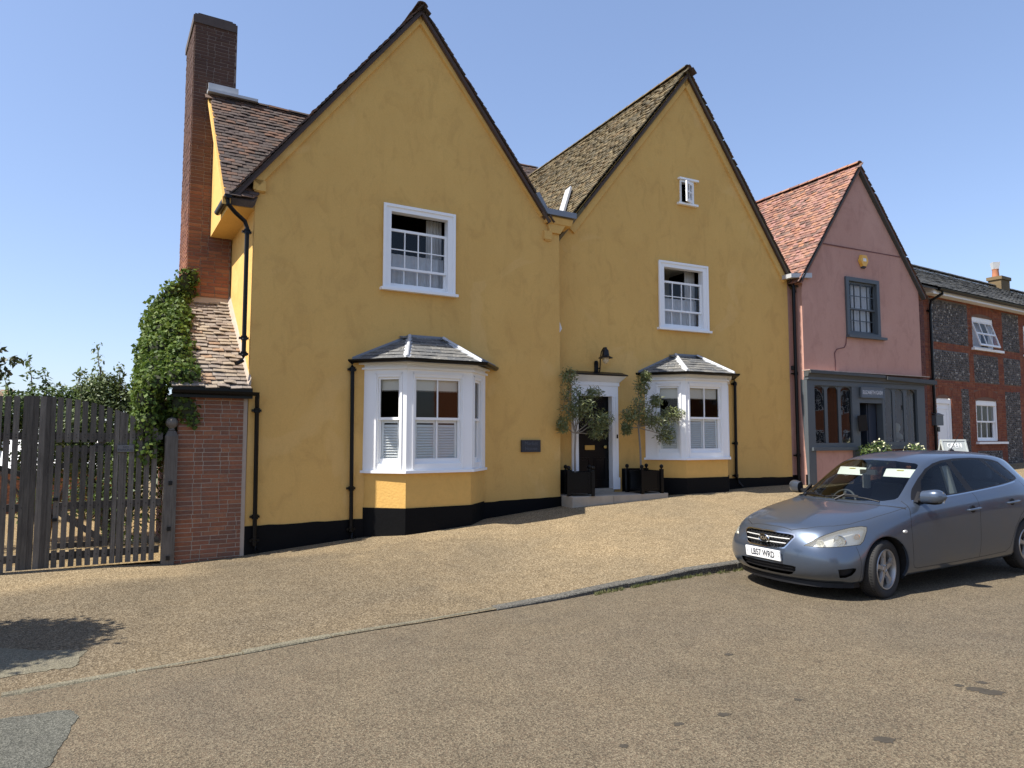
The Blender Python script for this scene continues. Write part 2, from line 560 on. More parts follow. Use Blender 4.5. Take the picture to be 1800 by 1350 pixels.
def area2(p):
    return .5 * sum(p[i][0] * p[(i + 1) % len(p)][1] - p[(i + 1) % len(p)][0] * p[i][1] for i in range(len(p)))

def rooftiles(parent, root, name, O, U, W, poly, m, tw=.165, gauge=.1, ln=.17, th=.014, lift=.026, limit=300, jit=1.0, restname=None, sag=None, seed=1, vis=None, keyfn=None):
    """plain tiles laid in staggered courses over poly (eave direction U, up-slope W), each with its own thickness and tilt"""
    rr = random.Random(seed)
    U, W, O = Vector(U).normalized(), Vector(W).normalized(), Vector(O)
    N = U.cross(W).normalized()
    if N.z < 0:
        N = -N
    if area2(poly) < 0:
        poly = poly[::-1]
    u0, u1 = min(p[0] for p in poly), max(p[0] for p in poly)
    w0, w1 = min(p[1] for p in poly), max(p[1] for p in poly)
    B = Matrix((U, W, N)).transposed().to_4x4()
    vm = []
    for q in range(6):   # a few tile shapes, shared
        mb = MB()
        h = tw * .5 - .003
        c = (q - 2.5) * .0022 * jit
        z0, z1 = lift + c, .004
        A = [(-h, 0, z0), (h, 0, z0 - c * .9), (h, ln, z1), (-h, ln, z1)]
        mid = (0, 0, z0 + .004)
        A = [A[0], mid, A[1], A[2], A[3]]
        mb.prism([(x, y, z - th) for x, y, z in A], A)
        vm.append(mb.mesh(name, m))
    items = []
    k = 0
    w = w0
    while w < w1:
        off = (k % 2) * tw * .5 + rr.uniform(-.02, .02) * jit
        u = u0 - tw + off
        while u < u1 + tw:
            rect = [(u - tw / 2 + .003, w), (u + tw / 2 - .003, w), (u + tw / 2 - .003, w + ln), (u - tw / 2 + .003, w + ln)]
            c = clip2(rect, poly)
            a = area2(c) if c else 0
            if a > .25 * tw * ln * (.5 if w + ln > w1 else 1) and (vis is None or vis(u, w)):
                s = 0
                if sag:
                    s = sag(u, w)
                if a > .96 * tw * ln or w + ln > w1:
                    T = Matrix.Translation(O + U * u + W * (w + rr.uniform(-.006, .006) * jit) + N * (s + rr.uniform(0, .004) * jit)) @ B @ Matrix.Rotation(rr.uniform(-.018, .018) * jit, 4, 'Z') @ Matrix.Rotation(rr.uniform(-.02, .02) * jit, 4, 'Y')
                    items.append((rr.choice(vm), T))
                else:
                    mb = MB()
                    cx, cy = sum(p[0] for p in c) / len(c), sum(p[1] for p in c) / len(c)
                    zt = lambda p: lift + (.004 - lift) * (p[1] - w) / ln
                    A = [(p[0] - cx, p[1] - cy, zt(p)) for p in c]
                    mb.prism([(x, y, z - th) for x, y, z in A], A)
                    T = Matrix.Translation(O + U * cx + W * cy + N * (s + rr.uniform(0, .004) * jit)) @ B
                    items.append((mb.mesh(name, m), T))
            u += tw
        w += gauge
        k += 1
    pieces(name, items, parent, m, root, restname, limit, keyfn)
    return items

def brickface(T, w, h, z0=0.0, course=.065, L=.24, D=.1, joint=.010, inside=None, seed=3, m=None, flem=True, name='brick', x0=0.0, spans=None):
    """bricks laid on a face: T maps (x along, y out of the face, z up); returns (mesh, matrix) items"""
    rr = random.Random(seed)
    cache = {}
    items = []
    k = 0
    z = z0
    while z < z0 + h - .01:
        hh = min(course, z0 + h - z) - joint
        x = x0 - rr.uniform(0, .03) - (L * .5 if k % 2 else 0.0)
        i = k % 2
        while x < x0 + w:
            ln = L if (not flem or (i % 2 == 0) or rr.random() < .25) else L * .5
            for sa, sb in (spans(z + hh / 2) if spans else ((x0, x0 + w),)):
                a, b = max(x, sa) + joint * .5, min(x + ln, sb) - joint * .5
                if b - a < .025 or (inside is not None and not inside((a + b) / 2, z + hh / 2)):
                    continue
                q = max(1, round((b - a) / .02))
                key = (q, round(hh / .005))
                if key not in cache:
                    mb = MB()
                    sx, sz = q * .01, hh / 2
                    e = .004
                    A = [(-sx, -D * .3, -sz), (sx, -D * .3, -sz), (sx, -D * .3, sz), (-sx, -D * .3, sz)]
                    Bq = [(-sx, .004, -sz), (sx, .004, -sz), (sx, .004, sz), (-sx, .004, sz)]
                    Cq = [(-sx + e, .008, -sz + e), (sx - e, .008, -sz + e), (sx - e, .008, sz - e), (-sx + e, .008, sz - e)]
                    mb.prism(A, Bq, caps=False)
                    mb.prism(Bq, Cq, caps=False)
                    mb.face(Cq)
                    me = mb.mesh(name, m)
                    bm = bmesh.new(); bm.from_mesh(me)
                    bmesh.ops.remove_doubles(bm, verts=bm.verts, dist=1e-5)
                    bm.to_mesh(me); bm.free()
                    cache[key] = me
                Q = Matrix.Translation(((a + b) / 2, rr.uniform(-.003, .004), z + hh / 2)) @ Matrix.Rotation(rr.uniform(-.012, .012), 4, 'Y') @ Matrix.Diagonal(((b - a) / (q * .02), 1, 1, 1))
                items.append((cache[key], T @ Q))
            x += ln
            i += 1
        z += course
        k += 1
    return items

def wallmesh(poly, holes, y, cell=.5, wob=.012, seed=0.0, mb=None):
    """flat wall outline in (u, z) with openings, gently uneven like old plaster"""
    bm = bmesh.new()
    bm.faces.new([bm.verts.new((p[0], y, p[1])) for p in poly])
    us = sorted({round(v, 4) for hl in holes for v in (hl[0], hl[1])})
    zs = sorted({round(v, 4) for hl in holes for v in (hl[2], hl[3])})
    u0, u1 = min(p[0] for p in poly), max(p[0] for p in poly)
    z0, z1 = min(p[1] for p in poly), max(p[1] for p in poly)
    if cell:
        u = u0 + cell
        while u < u1:
            if all(abs(u - q) > .05 for q in us):
                us.append(u)
            u += cell
        z = z0 + cell
        while z < z1:
            if all(abs(z - q) > .05 for q in zs):
                zs.append(z)
            z += cell
    for u in us:
        bmesh.ops.bisect_plane(bm, geom=bm.verts[:] + bm.edges[:] + bm.faces[:], plane_co=(u, 0, 0), plane_no=(1, 0, 0), dist=1e-5)
    for z in zs:
        bmesh.ops.bisect_plane(bm, geom=bm.verts[:] + bm.edges[:] + bm.faces[:], plane_co=(0, 0, z), plane_no=(0, 0, 1), dist=1e-5)
    kill = [f for f in bm.faces for c in [f.calc_center_median()] if any(h[0] < c.x < h[1] and h[2] < c.z < h[3] for h in holes)]
    bmesh.ops.delete(bm, geom=kill, context='FACES')
    if wob:
        for v in bm.verts:
            v.co.y += wob * noise.noise(Vector((v.co.x * .55 + seed, seed * 2.1, v.co.z * .55)))
    bm.verts.index_update()
    mb = mb or MB()
    i = len(mb.v)
    mb.v += [tuple(v.co) for v in bm.verts]
    for f in bm.faces:
        mb.f.append(tuple(i + v.index for v in f.verts))
        mb.m.append(0)
    bm.free()
    return mb

def frame_boxes(mb, u0, u1, z0, z1, l, r, t, b, y0, y1, m=0, T=None):
    mb.box(u0, u0 + l, y0, y1, z0, z1, m, T)
    mb.box(u1 - r, u1, y0, y1, z0, z1, m, T)
    mb.box(u0 + l, u1 - r, y0, y1, z1 - t, z1, m, T)
    if b:
        mb.box(u0 + l, u1 - r, y0, y1, z0, z0 + b, m, T)

def pane(parent, x0, x1, y, z0, z1, T=None, m=None, wob=.006):
    mb = MB()
    a, b = R.uniform(-wob, wob), R.uniform(-wob, wob)
    cx, cz = (x0 + x1) / 2, (z0 + z1) / 2
    P = [(x0, z0), (x1, z0), (x1, z1), (x0, z1)]
    P = [Vector((p[0], y + a * (p[0] - cx) + b * (p[1] - cz), p[1])) for p in P]
    mb.face([T @ p for p in P] if T is not None else P)
    return mb.build('pane', m or M['glass'], parent, fix=False)

def sash(parent, u0, u1, z0, z1, y, cols, rows, m, stile=.035, top=.04, bot=.05, bar=.018, T=None, dep=.035, glazed=True):
    mb = MB()
    frame_boxes(mb, u0, u1, z0, z1, stile, stile, top, bot, y, y + dep, 0, T)
    gu0, gu1, gz0, gz1 = u0 + stile, u1 - stile, z0 + bot, z1 - top
    for i in range(1, cols):
        x = gu0 + (gu1 - gu0) * i / cols
        mb.box(x - bar / 2, x + bar / 2, y + .004, y + dep - .004, gz0, gz1, 0, T)
    for j in range(1, rows):
        z = gz0 + (gz1 - gz0) * j / rows
        mb.box(gu0, gu1, y + .006, y + dep - .006, z - bar / 2, z + bar / 2, 0, T)
    o = mb.build('sash', m, parent)
    if glazed:
        for i in range(cols):
            for j in range(rows):
                pane(parent, gu0 + (gu1 - gu0) * i / cols, gu0 + (gu1 - gu0) * (i + 1) / cols, y + dep * .5,
                     gz0 + (gz1 - gz0) * j / rows, gz0 + (gz1 - gz0) * (j + 1) / rows, T)
    return o

def drape(name, label, root, u0, u1, z0, z1, y, m, amp=.03, waves=7, n=48, group=None, taper=0.0):
    """hanging cloth with folds"""
    mb = MB()
    rows = 6
    ph = R.uniform(0, 6)
    for j in range(rows + 1):
        f = j / rows
        for i in range(n + 1):
            t = i / n
            w = (u1 - u0) * (1 - taper * f * (1 - f))
            u = u0 + w * t
            mb.v.append((u, y + amp * sin(t * waves * 2 * pi + ph + .6 * sin(t * 9)) * (.55 + .45 * f) , z1 + (z0 - z1) * f))
    for j in range(rows):
        for i in range(n):
            a = j * (n + 1) + i
            mb.f.append((a, a + 1, a + n + 2, a + n + 1))
            mb.m.append(0)
    o = mb.build(name, m, None, smooth=True, fix=False)
    o.location = root.location
    o.rotation_euler = root.rotation_euler
    return tag(o, label, 'curtain', group)

def textmesh(txt, size, depth=.004, sx=1.0, align='CENTER', bold=0.0):
    cu = bpy.data.curves.new('lettering', 'FONT')
    cu.body = txt
    cu.size = size
    cu.align_x = align
    cu.align_y = 'CENTER'
    cu.extrude = depth
    cu.offset = bold
    o = bpy.data.objects.new('lettering', cu)
    COL.objects.link(o)
    dg = bpy.context.evaluated_depsgraph_get()
    me = bpy.data.meshes.new_from_object(o.evaluated_get(dg))
    bpy.data.objects.remove(o)
    for v in me.vertices:
        v.co.x *= sx
    me.name = 'lettering'
    return me

def lettering(txt, size, parent, T, m, depth=.002, sx=1.0, name='lettering', bold=0.0):
    me = textmesh(txt, size, depth, sx, bold=bold)
    me.transform(T)
    me.materials.clear()
    me.materials.append(m)
    return link(name, me, parent)

def pipe(parent, pts, r=.036, collars=(), m=None, name='downpipe'):
    mb = MB()
    mb.tube(pts, r, 10)
    for (p, s) in collars:
        p = Vector(p)
        mb.lathe([(0, -.035), (r * s, -.035), (r * s, -.02), (r * 1.12, -.014), (r * 1.12, .014), (r * s, .02), (r * s, .035), (0, .035)], 12, Matrix.Translation(p))
        mb.box(p.x - r * 2.1, p.x + r * 2.1, p.y + r * .2, p.y + r + .03, p.z - .018, p.z + .018)
    return mb.build(name, m or M['black'], parent, smooth=True)

def gutter(parent, pts, r=.055, m=None, name='gutter', brackets=6):
    """half-round gutter along pts (open at the top)"""
    mb = MB()
    n = 9
    pts = [Vector(p) for p in pts]
    rings = []
    for k, p in enumerate(pts):
        d0 = (pts[k] - pts[k - 1]).normalized() if k else None
        d1 = (pts[k + 1] - pts[k]).normalized() if k < len(pts) - 1 else None
        d = ((d0 or d1) + (d1 or d0)).normalized()
        c = 1 / max(.5, d.dot(d1 or d0))
        s = Vector((d.y, -d.x, 0)).normalized()
        ring = []
        for side, rr in ((1, r), (-1, r - .008)):
            for j in range(n):
                a = pi * j / (n - 1)
                a = a if side == 1 else pi - a
                ring.append(p + s * cos(a) * rr * c + Vector((0, 0, -sin(a) * rr)))
        i = len(mb.v)
        mb.v += [tuple(q) for q in ring]
        rings.append(i)
    L = 2 * n
    for a, b in zip(rings, rings[1:]):
        for j in range(L):
            l = (j + 1) % L
            mb.f.append((a + j, a + l, b + l, b + j))
            mb.m.append(0)
    for a in (rings[0], rings[-1]):
        mb.f.append(tuple(a + j for j in range(n)))
        mb.m.append(0)
    return mb.build(name, m or M['black'], parent, smooth=True)

def leafcloud(mb, clumps, n, size, aspect=.5, rr=None, shell=.55, up=.35, fold=.25, droop=0.0):
    """n leaves per clump; clump = (centre, (rx, ry, rz)); each leaf its own small bent face"""
    rr = rr or R
    for c, rad in clumps:
        c = Vector(c)
        k = n if isinstance(n, int) else int(n * rad[0] * rad[2])
        for _ in range(k):
            d = Vector((rr.gauss(0, 1), rr.gauss(0, 1), rr.gauss(0, 1))).normalized()
            f = shell + (1 - shell) * rr.random() ** .6
            if rr.random() < .08:
                f *= 1.14
            p = c + Vector((d.x * rad[0], d.y * rad[1], d.z * rad[2])) * f
            nrm = (d * .8 + Vector((rr.gauss(0, .6), rr.gauss(0, .6), rr.gauss(0, .6) + up))).normalized()
            t = nrm.cross(Vector((rr.gauss(0, 1), rr.gauss(0, 1), rr.gauss(0, 1)))).normalized()
            t = (t + Vector((0, 0, -droop))).normalized()
            b = nrm.cross(t).normalized()
            s = size * rr.uniform(.6, 1.3)
            q = b * s * aspect * .5
            mid = p + t * s * .45 - nrm * s * fold * .3
            i = len(mb.v)
            mb.v += [tuple(p), tuple(mid + q + nrm * s * fold * .25), tuple(p + t * s), tuple(mid - q + nrm * s * fold * .25)]
            mb.f.append((i, i + 1, i + 2, i + 3))
            mb.m.append(0)

# ------------------------------------------------------------------ the ground
P1, A1 = (-4.1001, 11.1), radians(30.5)
P2, A2 = (1.6530, 14.8), radians(27.0)
P3, A3 = (7.2908, 17.392), radians(27.0)
P4, A4 = (10.9793, 19.7764), radians(33.0)

def loc(P, A, u, v, z=0.0):
    return Vector((P[0] + u * cos(A) - v * sin(A), P[1] + u * sin(A) + v * cos(A), z))

def roadz(x, y):
    t = x * cos(radians(28)) + y * sin(radians(28))
    t = max(-14.0, min(34.0, t))
    return .022 * (t - 6.94) - .10

KERB = [(-26, -10.6), (-12, -.6), (-7.4, 2.8), (-3.79, 5.42), (-3.0, 5.94), (-2.64, 6.11), (-1.6, 6.83), (-.9, 7.22), (-.47, 7.48), (.3, 7.93), (.91, 8.30), (1.5, 8.70), (1.9, 8.97), (3.09, 9.58), (5.0, 10.55), (7.5, 11.85), (13.8, 15.0), (30, 23.3), (60, 38.6)]
KH = [.0, .0, .0, .0, .004, .006, .008, .01, .012, .02, .035, .055, .075, .09, .10, .10, .10, .10, .10]
BASE = [loc(P1, A1, -26, 0, -.4), loc(P1, A1, -12, 0, -.25), loc(P1, A1, -6, 0, -.19), loc(P1, A1, -3.1, 0, -.147), loc(P1, A1, -1.9, 0, -.16), loc(P1, A1, -1.0, 0, -.205),
        loc(P1, A1, -.04, 0, -.165), loc(P1, A1, 2.4, -.5, .033), loc(P1, A1, 3.64, -.5, .125), loc(P1, A1, 5.86, 0, .30), loc(P2, A2, -.85, -.72, .305),
        loc(P2, A2, .6, -.72, .37), loc(P2, A2, 1.99, -.63, .445), loc(P2, A2, 3.2, -.63, .46), loc(P2, A2, 5.8, 0, .50), loc(P3, A3, 4.4, 0, .60), loc(P4, A4, 8, 0, .85), loc(P4, A4, 26, 0, 1.3), loc(P4, A4, 56, 0, 1.5)]

def cr(a, b, c, d, t):
    return .5 * ((2 * b) + (c - a) * t + (2 * a - 5 * b + 4 * c - d) * t * t + (3 * b - a - 3 * c + d) * t ** 3)

def along(i, t):
    """kerb line and building line at index i + t"""
    def q(seq, k):
        return seq[max(0, min(len(seq) - 1, k))]
    kx = cr(*[q(KERB, i + k)[0] for k in (-1, 0, 1, 2)], t)
    ky = cr(*[q(KERB, i + k)[1] for k in (-1, 0, 1, 2)], t)
    h = KH[i] + (KH[min(i + 1, len(KH) - 1)] - KH[i]) * t
    B0, B1 = BASE[i], BASE[i + 1]
    return Vector((kx, ky, 0)), h, B0.lerp(B1, t)

mb = MB()
NW = 22
cols = 0
for i in range(len(KERB) - 1):
    st = 6 if 1 < i < 15 else 3
    for k in range(st + (1 if i == len(KERB) - 2 else 0)):
        K, h, B = along(i, k / st)
        K.z = roadz(K.x, K.y) + h
        for j in range(NW + 1):
            f = j / NW * 1.09
            p = K.lerp(B, f) if f <= 1 else B + (B - K).normalized() * ((B - K).length * (f - 1))
            if f > 1:
                p.z = B.z
            else:
                p.z = K.z + (B.z - K.z) * (f - .06 * sin(pi * f)) + .012 * noise.noise(Vector((p.x * .7, p.y * .7, 0))) * sin(pi * min(f, 1))
            mb.v.append(tuple(p))
        cols += 1
for a in range(cols - 1):
    for j in range(NW):
        i = a * (NW + 1) + j
        mb.f.append((i, i + NW + 1, i + NW + 2, i + 1))
        mb.m.append(0)

def forecourt_mat():
    m = aggregate('forecourt_bound_gravel', [(.205, .153, .086), (.27, .208, .120), (.14, .103, .057), (.33, .26, .158), (.175, .128, .07)], [(.88, .89, .92), (1.07, 1.04, 1.0)], 72, 160, bump=.8,
                  patchcol=(maskv, (.60, .62, .67)))
    g = NG.__new__(NG)
    return m
def maskv(g):
    # greyer worn surfacing towards the left, golden loose gravel left lying at the gate
    sp = g.n('ShaderNodeSeparateXYZ')
    g.l(g.pos.outputs['Position'], sp.inputs[0])
    x, y = g.math('ADD', sp.outputs['X'], 4.1), g.math('SUBTRACT', sp.outputs['Y'], 11.1)
    ca, sa = cos(A1), sin(A1)
    u = g.math('ADD', g.math('MULTIPLY', x, ca), g.math('MULTIPLY', y, sa))
    v = g.math('SUBTRACT', g.math('MULTIPLY', y, ca), g.math('MULTIPLY', x, sa))
    nz = g.math('SUBTRACT', g.noise(.8, 6, .65, None, .5), .5)
    f = g.math('SUBTRACT', g.math('SUBTRACT', 1.0, g.math('MULTIPLY', u, .19)), g.math('MULTIPLY', nz, .9))
    f = g.math('SUBTRACT', f, g.math('MULTIPLY', g.ramp(g.math('ADD', g.math('MULTIPLY', v, .30), g.math('ADD', 1.0, g.math('MULTIPLY', nz, .6))), [(.55, 0.0), (1.0, 1.0)]), .35))
    m = g.ramp(f, [(.15, 0.0), (.85, 1.0)])
    gate = g.math('MULTIPLY', g.ramp(g.math('ADD', g.math('ADD', v, 1.75), g.math('MULTIPLY', nz, 1.2)), [(.25, 0.0), (.8, 1.0)]), g.ramp(g.math('ADD', g.math('MULTIPLY', u, -.8), g.math('MULTIPLY', nz, .5)), [(.35, 0.0), (.95, 1.0)]))
    return g.math('MULTIPLY', m, g.math('SUBTRACT', 1.0, gate))
M['forecourt'] = forecourt_mat()
struct('forecourt', mb, M['forecourt'], smooth=False, fix=False)

# the road, a wide sheet following the hill, edge tucked under the kerb
mb = MB()
cols = 0
for i in range(len(KERB) - 1):
    st = 5 if 1 < i < 15 else 3
    for k in range(st + (1 if i == len(KERB) - 2 else 0)):
        K, h, B = along(i, k / st)
        d = Vector((.46, -.888, 0))
        for j in range(25):
            w = -.12 + 17.0 * (j / 24) ** 1.3
            p = K + d * w
            p.z = roadz(p.x, p.y) + .02 * sin(pi * min(1, max(0, w) / 7)) - .012 + .006 * noise.noise(Vector((p.x * .5, p.y * .5, 3)))
            if w < 3:
                p.z = roadz(p.x, p.y) + .008 * max(0, w) / 3 - .012 * max(0, w) / 3
            mb.v.append(tuple(p))
        cols += 1
for a in range(cols - 1):
    for j in range(24):
        i = a * 25 + j
        mb.f.append((i, i + 1, i + 26, i + 25))
        mb.m.append(0)
road = struct('road', mb, M['road'], fix=False)

# wide land under everything
mb = MB()
mb.face([(-600, -600, -1.6), (600, -600, -1.6), (600, 600, -1.6), (-600, 600, -1.6)])
struct('ground', mb, M['ground'])

# gravel yard behind the gate
mb = MB()
n = 10
for i in range(n + 1):
    for j in range(n + 1):
        u, v = -22 + 22 * i / n, .05 + 30 * j / n
        p = loc(P1, A1, u, v)
        mb.v.append((p.x, p.y, -.155 + .02 * min(0, u + 6) * .3))
for i in range(n):
    for j in range(n):
        a = i * (n + 1) + j
        mb.f.append((a, a + n + 1, a + n + 2, a + 1))
        mb.m.append(0)
struct('yard', mb, M['loose'], fix=False)

def blob(name, pts, m, dz=.004, kind='structure', zf=roadz, jag=.03, sub=7, seed=0):
    """thin irregular sheet laid on the ground"""
    rr = random.Random(seed)
    out = []
    for i in range(len(pts)):
        a, b = Vector(pts[i]), Vector(pts[(i + 1) % len(pts)])
        for k in range(sub):
            p = a.lerp(b, k / sub)
            out.append((p.x + rr.uniform(-jag, jag), p.y + rr.uniform(-jag, jag)))
    cx, cy = sum(p[0] for p in out) / len(out), sum(p[1] for p in out) / len(out)
    mb = MB()
    rings = (1.0, .5, 0.0)
    for f in rings:
        for p in out:
            x, y = cx + (p[0] - cx) * f, cy + (p[1] - cy) * f
            mb.v.append((x, y, zf(x, y) + dz))
    L = len(out)
    for q in range(2):
        for i in range(L):
            j = (i + 1) % L
            mb.f.append((q * L + i, q * L + j, (q + 1) * L + j, (q + 1) * L + i))
            mb.m.append(0)
    return struct(name, mb, m, fix=True)

# surface height by ray cast, for things that lie on road or forecourt
dg = bpy.context.evaluated_depsgraph_get()
_b = []
for o in COL.objects:
    if o.name in ('road', 'forecourt'):
        _b.append(BVHTree.FromPolygons([v.co for v in o.data.vertices], [p.vertices for p in o.data.polygons]))
def gz(x, y):
    z = -9
    for t in _b:
        h = t.ray_cast(Vector((x, y, 9)), Vector((0, 0, -1)))
        if h[0] and h[0].z > z:
            z = h[0].z
    return z if z > -9 else roadz(x, y)

blob('asphalt_patch', [(-3.75, 4.9), (-3.11, 5.15), (-2.97, 5.02), (-2.70, 4.30), (-2.9, 3.9), (-4.4, 3.9)], M['patch'], .004, zf=gz, jag=.012, sub=14, seed=2)
blob('worn_concrete_apron', [(-5.4, 6.95), (-4.5, 6.5), (-3.78, 6.45), (-3.62, 6.05), (-4.06, 5.82), (-5.2, 5.3)], M['concrete'], .004, zf=gz, jag=.02, sub=14, seed=3)
for k, (x, y, r, e) in enumerate([(1.387, 4.81, .035, 1.3), (1.063, 4.682, .03, 1.4), (1.966, 5.034, .028, 1.2), (2.224, 4.397, .05, 1.3), (1.805, 6.073, .03, 1.4), (.664, 4.383, .025, 1.3), (3.27, 5.16, .05, 1.8), (3.34, 5.10, .06, 1.6), (3.40, 5.29, .03, 1.3), (3.2, 5.24, .03, 1.2)]):
    blob('oil_stain', [(x + r * e * cos(a), y + r * sin(a)) for a in (0, 1.05, 2.1, 3.14, 4.2, 5.24)], M['stain'], .002, zf=gz, jag=r * .3, sub=3, seed=20 + k)

# kerb of worn granite lengths, flush on the left and standing up towards the car
kb = bpy.data.objects.new('kerb', None)
COL.objects.link(kb)
kb['kind'] = 'structure'
pl = []
for i in range(3, len(KERB) - 3):
    for k in range(12):
        K, h, B = along(i, k / 12)
        pl.append((K, h))
run, nxt, start = 0.0, .0, 0
for q in range(len(pl) - 1):
    pass
q = 0
while q < len(pl) - 2:
    L, e = 0.0, q
    want = R.uniform(.75, 1.0)
    while e < len(pl) - 1 and L < want:
        L += (pl[e + 1][0] - pl[e][0]).length
        e += 1
    (a, ha), (b, hb) = pl[q], pl[e]
    d = (b - a).normalized()
    s = Vector((d.y, -d.x, 0))
    a2, b2 = a + d * .006, b - d * .006
    wob = R.uniform(-.006, .006)
    mb = MB()
    w0, w1, ch = .012 + wob, -.13 + wob, .012
    if ha < .012:
        w0, w1 = .0 + R.uniform(-.025, .02), -.06 + R.uniform(-.025, .025)
    A, Bq = [], []
    for P_, h_, out in ((a2, ha, A), (b2, hb, Bq)):
        z = roadz(P_.x, P_.y)
        top = z + max(h_, .004) + .008 + R.uniform(-.004, .004)
        for w, zz in ((w0, z - .15), (w0, top - ch), (w0 - ch, top), (w1, top + .001), (w1, z - .15)):
            out.append(P_ + s * w + Vector((0, 0, zz)))
    mb.prism(A, Bq)
    mb.build('kerb_stone', M['kerb'] if ha >= .012 else M['concrete'], kb)
    q = e

# weeds in the gutter
mb = MB()
for k in range(260):
    f = R.random() ** .8
    i = 10 + int(f * 3.6)
    K, h, B = along(min(i, 13), R.random())
    p = K + Vector((.46, -.888, 0)) * R.uniform(.015, .07)
    z = roadz(p.x, p.y)
    for _ in range(5):
        a = R.uniform(0, 6.28)
        L = R.uniform(.015, .05)
        w = .004
        q = p + Vector((cos(a), sin(a), 0)) * .012
        t = q + Vector((cos(a) * L * .7, sin(a) * L * .7, 0))
        mb.face([(q.x - w, q.y, z), (q.x + w, q.y, z), (t.x, t.y, z + L)])
mb.build('gutter_weeds', M['grass'], None, fix=False, kind='stuff')

# ------------------------------------------------------------------ windows
def lowered_sash_window(house, root, u0, u1, z0, z1, l, t, ztop, zmid, cols, m):
    mb = MB()
    frame_boxes(mb, u0, u1, z0, z1, l, l, t, .04, -.035, .12)
    frame_boxes(mb, u0 - .012, u1 + .012, z0, z1 + .012, .05, .05, .05, 0, -.055, -.0352)
    w = mb.build('window', m, house)
    s = MB()
    s.box(u0 - .055, u1 + .055, -.10, .04, z0 - .045, z0 + .002)
    s.build('sill', m, w)
    sash(w, u0 + l, u1 - l, zmid - .02, ztop, .045, cols, 2, m, stile=.03, top=.045, bot=.04)
    sash(w, u0 + l, u1 - l, z0 + .04, zmid + .02, .083, cols, 1, m, stile=.035, top=.04, bot=.075)
    return w

